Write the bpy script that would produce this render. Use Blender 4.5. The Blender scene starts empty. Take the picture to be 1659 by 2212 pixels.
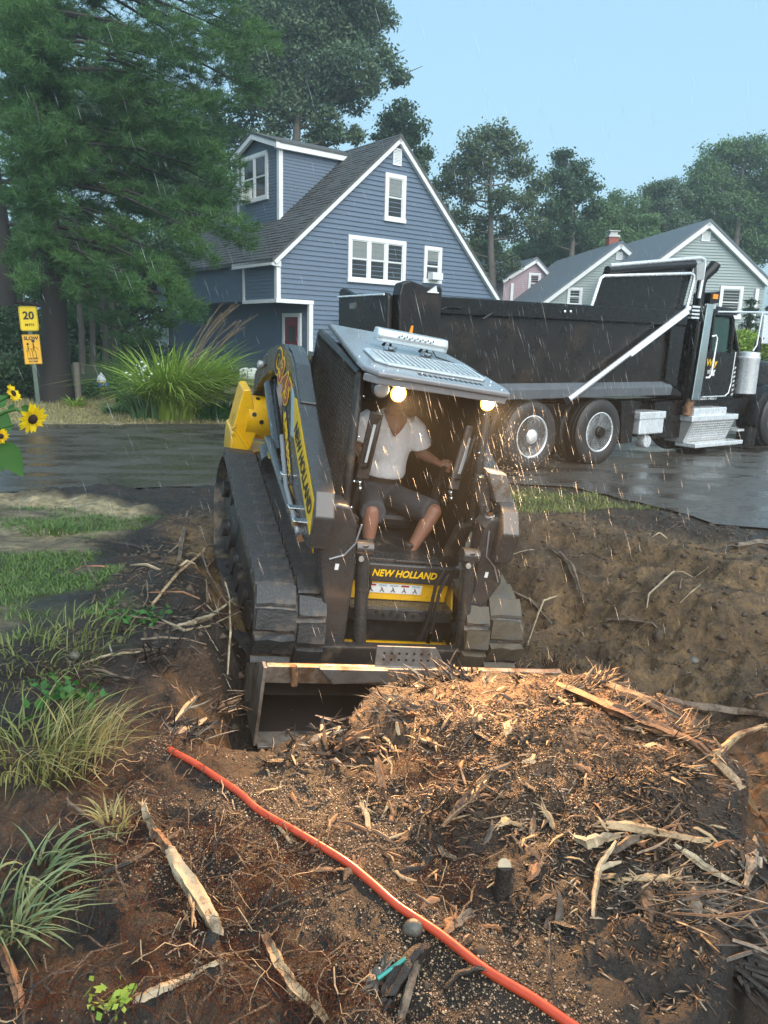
import bpy, bmesh, math, random
import numpy as np
from math import radians, sin, cos, pi, atan2, sqrt, tan
from mathutils import Vector, Matrix, Euler, noise as mnoise

random.seed(7)
RNG = np.random.default_rng(7)
SC = bpy.context.scene
COL = SC.collection

# ------------------------------------------------------------------ camera
IW, IH, IF = 1659.0, 2212.0, 1660.0          # measuring frame of the photograph and its focal length
CAM_H, PITCH, ROLL = 1.85, 12.53, 1.5
_p, _r = radians(PITCH), radians(ROLL)
_r0 = np.array([1, 0, 0.]); FWD = np.array([0, cos(_p), -sin(_p)]); _u0 = np.array([0, sin(_p), cos(_p)])
RGT = _r0 * cos(_r) + _u0 * sin(_r)
UPV = -_r0 * sin(_r) + _u0 * cos(_r)
CAMP = np.array([0, 0, CAM_H])
cam_d = bpy.data.cameras.new('camera')
cam = bpy.data.objects.new('camera', cam_d); COL.objects.link(cam)
cam_d.sensor_fit = 'VERTICAL'; cam_d.sensor_height = 24.0; cam_d.lens = 24.0 * IF / IH
cam_d.clip_start = 0.05; cam_d.clip_end = 1200
cam.matrix_world = Matrix(((RGT[0], UPV[0], -FWD[0], 0), (RGT[1], UPV[1], -FWD[1], 0), (RGT[2], UPV[2], -FWD[2], CAM_H), (0, 0, 0, 1)))
SC.camera = cam

# ------------------------------------------------------------------ world, sun, exposure
world = bpy.data.worlds.new('World'); SC.world = world; world.use_nodes = True
wn, wl = world.node_tree.nodes, world.node_tree.links
bg = wn['Background']
sky = wn.new('ShaderNodeTexSky'); sky.sky_type = 'NISHITA'; sky.sun_disc = False
SUN_EL, SUN_ROT = radians(42), radians(150)
sky.sun_elevation = SUN_EL; sky.sun_rotation = SUN_ROT
sky.air_density = 1.2; sky.dust_density = 2.2; sky.ozone_density = 2.5
cloud = wn.new('ShaderNodeMixRGB'); cloud.blend_type = 'MIX'; cloud.inputs[0].default_value = 0.80
cloud.inputs[2].default_value = (1.27, 2.17, 2.68, 1)     # even rain cloud veil of a blue dusk
wl.new(sky.outputs[0], cloud.inputs[1]); wl.new(cloud.outputs[0], bg.inputs[0])
bg.inputs[1].default_value = 0.12
sun_d = bpy.data.lights.new('sun', 'SUN'); sun_d.energy = 1.5; sun_d.angle = radians(75); sun_d.color = (1, 0.97, 0.92)
sun = bpy.data.objects.new('sun', sun_d); COL.objects.link(sun)
_sd = Vector((sin(SUN_ROT) * cos(SUN_EL), cos(SUN_ROT) * cos(SUN_EL), sin(SUN_EL)))
sun.rotation_euler = _sd.to_track_quat('Z', 'Y').to_euler()
SC.view_settings.view_transform = 'Standard'; SC.view_settings.look = 'None'
SC.view_settings.gamma = 1; SC.view_settings.use_curve_mapping = False
SC.view_settings.exposure = 1.55
SC.render.engine = 'CYCLES'
SC.cycles.max_bounces = 6; SC.cycles.diffuse_bounces = 3; SC.cycles.glossy_bounces = 3
SC.cycles.transmission_bounces = 4; SC.cycles.transparent_max_bounces = 6; SC.cycles.volume_bounces = 0
SC.cycles.sample_clamp_indirect = 4.0
SC.cycles.use_denoising = True

# ------------------------------------------------------------------ measuring helpers
def ray(x, y):
    return FWD + RGT * ((x - IW / 2) / IF) - UPV * ((y - IH / 2) / IF)
def at_z(x, y, z=0.0):
    d = ray(x, y); return CAMP + d * ((z - CAM_H) / d[2])
def at_depth(x, y, t):
    return CAMP + ray(x, y) * t
class Frame:
    def __init__(s, origin, M): s.o = np.array(origin, float); s.M = np.array(M, float)
    def loc(s, x, y, ax, val):
        o = s.M.T @ (CAMP - s.o); d = s.M.T @ ray(x, y)
        return o + d * ((val - o[ax]) / d[ax])
    def world(s, p): return s.M @ np.asarray(p, float) + s.o
    def mat(s):
        m = Matrix.Identity(4)
        for i in range(3):
            for j in range(3): m[i][j] = s.M[i, j]
            m[i][3] = s.o[i]
        return m
def heading_frame(origin, deg):
    a = radians(deg); d = np.array([sin(a), cos(a), 0]); b = np.array([-cos(a), sin(a), 0])
    return Frame(origin, np.stack([d, b, [0, 0, 1]], 1))
def euler_np(ax, ay, az):
    return np.array(Euler((ax, ay, az), 'XYZ').to_matrix())

# ------------------------------------------------------------------ object helpers
def tag(o, label=None, cat=None, group=None, kind=None):
    if label: o['label'] = label
    if cat: o['category'] = cat
    if group: o['group'] = group
    if kind: o['kind'] = kind
    return o
def empty(name, label, cat, matrix=None, group=None):
    o = bpy.data.objects.new(name, None); COL.objects.link(o); o.empty_display_size = 0.1
    if matrix is not None: o.matrix_world = matrix
    return tag(o, label, cat, group)
def T(x, y, z): return Matrix.Translation((x, y, z))
def dup(o, parent=None):
    c = o.copy(); COL.objects.link(c); c.parent = parent
    for ch in list(o.children): dup(ch, c)
    return c

def frame_of(d):
    d = Vector(d).normalized()
    a = Vector((0, 0, 1)) if abs(d.z) < 0.9 else Vector((1, 0, 0))
    u = d.cross(a).normalized(); v = d.cross(u).normalized()
    return u, v

class MB:
    def __init__(s): s.v = []; s.f = []
    def add(s, vs, fs):
        n = len(s.v); s.v += [tuple(map(float, p)) for p in vs]; s.f += [tuple(i + n for i in f) for f in fs]; return s
    def box(s, lo, hi, M=None):
        (a, b, c), (d, e, f) = lo, hi
        vs = [(a, b, c), (d, b, c), (d, e, c), (a, e, c), (a, b, f), (d, b, f), (d, e, f), (a, e, f)]
        if M is not None: vs = [tuple(M @ Vector(p)) for p in vs]
        return s.add(vs, [(0, 3, 2, 1), (4, 5, 6, 7), (0, 1, 5, 4), (1, 2, 6, 5), (2, 3, 7, 6), (3, 0, 4, 7)])
    def cbox(s, c, size, M=None):
        lo = [c[i] - size[i] / 2 for i in range(3)]; hi = [c[i] + size[i] / 2 for i in range(3)]
        return s.box(lo, hi, M)
    def prism(s, poly, off):
        poly = [Vector(p) for p in poly]; off = Vector(off); n = len(poly)
        nrm = Vector((0, 0, 0))
        for i in range(n): nrm += poly[i].cross(poly[(i + 1) % n])
        if nrm.dot(off) > 0: poly = poly[::-1]
        vs = poly + [p + off for p in poly]
        fs = [tuple(range(n)), tuple(range(2 * n - 1, n - 1, -1))]
        fs += [((i + 1) % n, i, i + n, (i + 1) % n + n) for i in range(n)]
        return s.add(vs, fs)
    def px(s, yz, x0, x1): return s.prism([(x0, y, z) for y, z in yz], (x1 - x0, 0, 0))
    def py(s, xz, y0, y1): return s.prism([(x, y0, z) for x, z in xz], (0, y1 - y0, 0))
    def pz(s, xy, z0, z1): return s.prism([(x, y, z0) for x, y in xy], (0, 0, z1 - z0))
    def tube(s, pts, r, n=8, cap=True, wob=0, flat=1.0):
        pts = [Vector(p) for p in pts]; m = len(pts)
        rs = r if hasattr(r, '__len__') else [r] * m
        vs = []; fs = []; pu = None
        for i, p in enumerate(pts):
            d = (pts[min(i + 1, m - 1)] - pts[max(i - 1, 0)])
            if d.length < 1e-9: d = Vector((0, 0, 1))
            d.normalize()
            if pu is None: u, v = frame_of(d)
            else:
                u = pu - d * pu.dot(d)
                u = u.normalized() if u.length > 1e-6 else frame_of(d)[0]
                v = d.cross(u).normalized()
            pu = u
            for k in range(n):
                a = 2 * pi * k / n; rr = rs[i] * (1 + (random.uniform(-wob, wob) if wob else 0))
                vs.append(p + u * (cos(a) * rr) + v * (sin(a) * rr * flat))
        for i in range(m - 1):
            for k in range(n):
                fs.append((i * n + k, i * n + (k + 1) % n, (i + 1) * n + (k + 1) % n, (i + 1) * n + k))
        if cap: fs += [tuple(range(n - 1, -1, -1)), tuple((m - 1) * n + k for k in range(n))]
        return s.add(vs, fs)
    def cyl(s, a, b, r, r2=None, n=16): return s.tube([a, b], [r, r if r2 is None else r2], n)
    def lathe(s, prof, c, axis, n=32, cap=True):
        c = Vector(c); ax = Vector(axis).normalized(); u, v = frame_of(ax); m = len(prof); vs = []; fs = []
        for r, h in prof:
            for k in range(n):
                a = 2 * pi * k / n; vs.append(c + ax * h + u * (cos(a) * r) + v * (sin(a) * r))
        for i in range(m - 1):
            for k in range(n): fs.append((i * n + k, i * n + (k + 1) % n, (i + 1) * n + (k + 1) % n, (i + 1) * n + k))
        if cap: fs += [tuple(range(n - 1, -1, -1)), tuple((m - 1) * n + k for k in range(n))]
        return s.add(vs, fs)
    def ell(s, c, r, n=12, m=8, M=None):
        vs = []; fs = []
        for i in range(m + 1):
            t = pi * i / m
            for k in range(n):
                a = 2 * pi * k / n; p = Vector((r[0] * sin(t) * cos(a), r[1] * sin(t) * sin(a), r[2] * cos(t)))
                if M is not None: p = M @ p
                vs.append(p + Vector(c))
        for i in range(m):
            for k in range(n): fs.append((i * n + k, (i + 1) * n + k, (i + 1) * n + (k + 1) % n, i * n + (k + 1) % n))
        return s.add(vs, fs)
    def loft(s, rings, cap=True):
        n = len(rings[0]); m = len(rings); vs = [p for r in rings for p in r]; fs = []
        for i in range(m - 1):
            for k in range(n): fs.append((i * n + k, i * n + (k + 1) % n, (i + 1) * n + (k + 1) % n, (i + 1) * n + k))
        if cap: fs += [tuple(range(n - 1, -1, -1)), tuple((m - 1) * n + k for k in range(n))]
        return s.add(vs, fs)
    def mesh(s, name, mat=None, smooth=0):
        me = bpy.data.meshes.new(name); me.from_pydata(s.v, [], s.f); me.update()
        bm = bmesh.new(); bm.from_mesh(me); bmesh.ops.recalc_face_normals(bm, faces=bm.faces); bm.to_mesh(me); bm.free()
        if mat: me.materials.append(mat)
        if smooth:
            me.shade_smooth(); me.set_sharp_from_angle(angle=radians(smooth))
        return me
    def build(s, name, mat, parent=None, smooth=0, bevel=0, kind=None, label=None, seg=2):
        o = bpy.data.objects.new(name, s.mesh(name, mat, smooth)); COL.objects.link(o)
        if parent is not None: o.parent = parent
        if bevel:
            b = o.modifiers.new('bevel', 'BEVEL'); b.width = bevel; b.segments = seg; b.limit_method = 'ANGLE'; b.angle_limit = radians(35)
        if kind: o['kind'] = kind
        if label: o['label'] = label
        return o

def np_mesh(name, verts, faces_idx, nper, mat, smooth=False):
    """fast mesh: verts (N,3), faces_idx (F*nper), every face nper corners"""
    me = bpy.data.meshes.new(name)
    V = np.asarray(verts, np.float32); Fi = np.asarray(faces_idx, np.int32).reshape(-1)
    nf = len(Fi) // nper
    me.vertices.add(len(V)); me.vertices.foreach_set('co', V.reshape(-1))
    me.loops.add(len(Fi)); me.loops.foreach_set('vertex_index', Fi)
    me.polygons.add(nf)
    me.polygons.foreach_set('loop_start', np.arange(nf, dtype=np.int32) * nper)
    if smooth: me.polygons.foreach_set('use_smooth', np.ones(nf, bool))
    me.update(calc_edges=True); me.validate()
    if mat: me.materials.append(mat)
    return me
def link(name, me, parent=None, kind=None):
    o = bpy.data.objects.new(name, me); COL.objects.link(o)
    if parent is not None: o.parent = parent
    if kind: o['kind'] = kind
    return o

_font = None
def text(name, body, size, mat, parent, M, bold=0.0, shear=0.0, ext=0.002, align='CENTER', sx=1.0, spacing=1.0):
    c = bpy.data.curves.new(name, 'FONT'); c.body = body; c.size = size; c.align_x = align; c.align_y = 'CENTER'
    c.offset = bold; c.shear = shear; c.extrude = ext; c.space_character = spacing; c.resolution_u = 3
    c.materials.append(mat)
    o = bpy.data.objects.new(name, c); COL.objects.link(o)
    me = bpy.data.meshes.new_from_object(o); bpy.data.objects.remove(o); me.name = name
    if not me.materials: me.materials.append(mat)
    o = bpy.data.objects.new(name, me); COL.objects.link(o)
    o.parent = parent; o.matrix_local = M @ Matrix.Diagonal((sx, 1, 1, 1))
    return o
def basis(xa, ya, o):
    x = Vector(xa).normalized(); y = Vector(ya); y = (y - x * y.dot(x)).normalized(); z = x.cross(y)
    return Matrix(((x.x, y.x, z.x, o[0]), (x.y, y.y, z.y, o[1]), (x.z, y.z, z.z, o[2]), (0, 0, 0, 1)))

# ------------------------------------------------------------------ materials
def srgb(r, g, b):
    f = lambda c: (c / 255 / 12.92) if c / 255 <= 0.04045 else ((c / 255 + 0.055) / 1.055) ** 2.4
    return (f(r), f(g), f(b))
def M_(name, col, rough=0.6, metal=0.0, var=0.18, scale=6.0, bump=0.0, bscale=60.0, col2=None, c2scale=3.0, c2amt=0.5, coat=0.0,
       spec=0.5, stretch=None, rvar=0.1, transl=0.0, alpha=None):
    m = bpy.data.materials.new(name); m.use_nodes = True; N, L = m.node_tree.nodes, m.node_tree.links
    bs = N['Principled BSDF']; bs.inputs['Roughness'].default_value = rough; bs.inputs['Metallic'].default_value = metal
    bs.inputs['Specular IOR Level'].default_value = spec
    if coat: bs.inputs['Coat Weight'].default_value = coat; bs.inputs['Coat Roughness'].default_value = 0.08
    tc = N.new('ShaderNodeTexCoord'); vec = tc.outputs['Object']
    if stretch:
        mp = N.new('ShaderNodeMapping'); mp.inputs['Scale'].default_value = stretch; L.new(vec, mp.inputs['Vector']); vec = mp.outputs[0]
    nz = N.new('ShaderNodeTexNoise'); nz.inputs['Scale'].default_value = scale; nz.inputs['Detail'].default_value = 6; nz.inputs['Roughness'].default_value = 0.65
    L.new(vec, nz.inputs['Vector'])
    mr = N.new('ShaderNodeMapRange'); mr.inputs[1].default_value = 0.3; mr.inputs[2].default_value = 0.7
    mr.inputs[3].default_value = 1 - var; mr.inputs[4].default_value = 1 + var; L.new(nz.outputs[0], mr.inputs[0])
    mul = N.new('ShaderNodeVectorMath'); mul.operation = 'SCALE'; L.new(mr.outputs[0], mul.inputs['Scale'])
    if col2 is not None:
        n2 = N.new('ShaderNodeTexNoise'); n2.inputs['Scale'].default_value = c2scale; n2.inputs['Detail'].default_value = 8; n2.inputs['Roughness'].default_value = 0.7
        L.new(vec, n2.inputs['Vector'])
        r2 = N.new('ShaderNodeMapRange'); r2.inputs[1].default_value = 0.62 - 0.3 * c2amt; r2.inputs[2].default_value = 0.72 - 0.25 * c2amt; L.new(n2.outputs[0], r2.inputs[0])
        mx = N.new('ShaderNodeMixRGB'); mx.inputs[1].default_value = (*col, 1); mx.inputs[2].default_value = (*col2, 1)
        L.new(r2.outputs[0], mx.inputs[0]); L.new(mx.outputs[0], mul.inputs[0])
    else: mul.inputs[0].default_value = col
    L.new(mul.outputs[0], bs.inputs['Base Color'])
    if rvar:
        rr = N.new('ShaderNodeMapRange'); rr.inputs[1].default_value = 0.3; rr.inputs[2].default_value = 0.7
        rr.inputs[3].default_value = max(0.03, rough - rvar); rr.inputs[4].default_value = min(1, rough + rvar)
        L.new(nz.outputs[0], rr.inputs[0]); L.new(rr.outputs[0], bs.inputs['Roughness'])
    if bump:
        nb = N.new('ShaderNodeTexNoise'); nb.inputs['Scale'].default_value = bscale; nb.inputs['Detail'].default_value = 8; nb.inputs['Roughness'].default_value = 0.7
        L.new(vec, nb.inputs['Vector'])
        bp = N.new('ShaderNodeBump'); bp.inputs['Strength'].default_value = bump; bp.inputs['Distance'].default_value = 0.02
        L.new(nb.outputs[0], bp.inputs['Height']); L.new(bp.outputs[0], bs.inputs['Normal'])
    if transl:
        out = N['Material Output']; tr = N.new('ShaderNodeBsdfTranslucent'); mxs = N.new('ShaderNodeMixShader'); mxs.inputs[0].default_value = transl
        L.new(mul.outputs[0], tr.inputs['Color']); L.new(bs.outputs[0], mxs.inputs[1]); L.new(tr.outputs[0], mxs.inputs[2]); L.new(mxs.outputs[0], out.inputs['Surface'])
    return m
def M_emit(name, col, strength):
    m = bpy.data.materials.new(name); m.use_nodes = True; N, L = m.node_tree.nodes, m.node_tree.links
    bs = N['Principled BSDF']; bs.inputs['Base Color'].default_value = (*col, 1); bs.inputs['Roughness'].default_value = 0.2
    bs.inputs['Emission Color'].default_value = (*col, 1); bs.inputs['Emission Strength'].default_value = strength
    return m
def M_leaf(name, col, col2, scale=1.2, rough=0.6, transl=0.25):
    """foliage: colour from leaf to leaf by a low noise plus a fine one"""
    m = bpy.data.materials.new(name); m.use_nodes = True; N, L = m.node_tree.nodes, m.node_tree.links
    bs = N['Principled BSDF']; bs.inputs['Roughness'].default_value = rough; bs.inputs['Specular IOR Level'].default_value = 0.35
    geo = N.new('ShaderNodeNewGeometry'); tc = N.new('ShaderNodeTexCoord')
    nz = N.new('ShaderNodeTexNoise'); nz.inputs['Scale'].default_value = scale; nz.inputs['Detail'].default_value = 3; L.new(tc.outputs['Object'], nz.inputs['Vector'])
    ad = N.new('ShaderNodeMath'); ad.operation = 'MULTIPLY_ADD'; ad.inputs[1].default_value = 0.45; L.new(geo.outputs['Random Per Island'], ad.inputs[0]); 
    sb = N.new('ShaderNodeMapRange'); sb.inputs[1].default_value = 0.3; sb.inputs[2].default_value = 0.75; sb.inputs[4].default_value = 0.6; L.new(nz.outputs[0], sb.inputs[0])
    L.new(sb.outputs[0], ad.inputs[2])
    mx = N.new('ShaderNodeMixRGB'); mx.inputs[1].default_value = (*col, 1); mx.inputs[2].default_value = (*col2, 1); L.new(ad.outputs[0], mx.inputs[0])
    L.new(mx.outputs[0], bs.inputs['Base Color'])
    out = N['Material Output']; tr = N.new('ShaderNodeBsdfTranslucent'); mxs = N.new('ShaderNodeMixShader'); mxs.inputs[0].default_value = transl
    L.new(mx.outputs[0], tr.inputs['Color']); L.new(bs.outputs[0], mxs.inputs[1]); L.new(tr.outputs[0], mxs.inputs[2]); L.new(mxs.outputs[0], out.inputs['Surface'])
    return m
def M_glass(name, col, rough=0.05, trans=0.0):
    m = bpy.data.materials.new(name); m.use_nodes = True; bs = m.node_tree.nodes['Principled BSDF']
    N, L = m.node_tree.nodes, m.node_tree.links
    bs.inputs['Roughness'].default_value = rough; bs.inputs['Specular IOR Level'].default_value = 0.5
    bs.inputs['Transmission Weight'].default_value = trans
    tc = N.new('ShaderNodeTexCoord'); nz = N.new('ShaderNodeTexNoise'); nz.inputs['Scale'].default_value = 1.3; L.new(tc.outputs['Object'], nz.inputs['Vector'])
    mr = N.new('ShaderNodeMixRGB'); mr.inputs[1].default_value = (*[c * 0.6 for c in col], 1); mr.inputs[2].default_value = (*[min(1, c * 1.5) for c in col], 1)
    L.new(nz.outputs[0], mr.inputs[0]); L.new(mr.outputs[0], bs.inputs['Base Color'])
    return m

def M_isl(name, cols, rough=.55, bump=.3, bscale=90, pos=(.25, .68, .98)):
    '''shreds and pebbles: every separate piece draws its own colour from a range'''
    m = bpy.data.materials.new(name); m.use_nodes = True; N, L = m.node_tree.nodes, m.node_tree.links; bs = N['Principled BSDF']
    g = N.new('ShaderNodeNewGeometry'); r = N.new('ShaderNodeValToRGB'); e = r.color_ramp.elements
    while len(e) < len(cols): e.new(.5)
    for q, c, p in zip(e, cols, pos): q.position = p; q.color = (*c, 1)
    L.new(g.outputs['Random Per Island'], r.inputs[0]); tc = N.new('ShaderNodeTexCoord'); nz = N.new('ShaderNodeTexNoise'); nz.inputs['Scale'].default_value = bscale; nz.inputs['Detail'].default_value = 5; L.new(tc.outputs['Object'], nz.inputs['Vector'])
    mr = N.new('ShaderNodeMapRange'); mr.inputs[1].default_value = .3; mr.inputs[2].default_value = .7; mr.inputs[3].default_value = .5; mr.inputs[4].default_value = 1.35; L.new(nz.outputs[0], mr.inputs[0])
    sc = N.new('ShaderNodeVectorMath'); sc.operation = 'SCALE'; L.new(r.outputs[0], sc.inputs[0]); L.new(mr.outputs[0], sc.inputs['Scale']); L.new(sc.outputs[0], bs.inputs['Base Color'])
    bs.inputs['Roughness'].default_value = rough; b = N.new('ShaderNodeBump'); b.inputs['Strength'].default_value = bump; b.inputs['Distance'].default_value = .003; L.new(nz.outputs[0], b.inputs['Height']); L.new(b.outputs[0], bs.inputs['Normal'])
    return m

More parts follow.
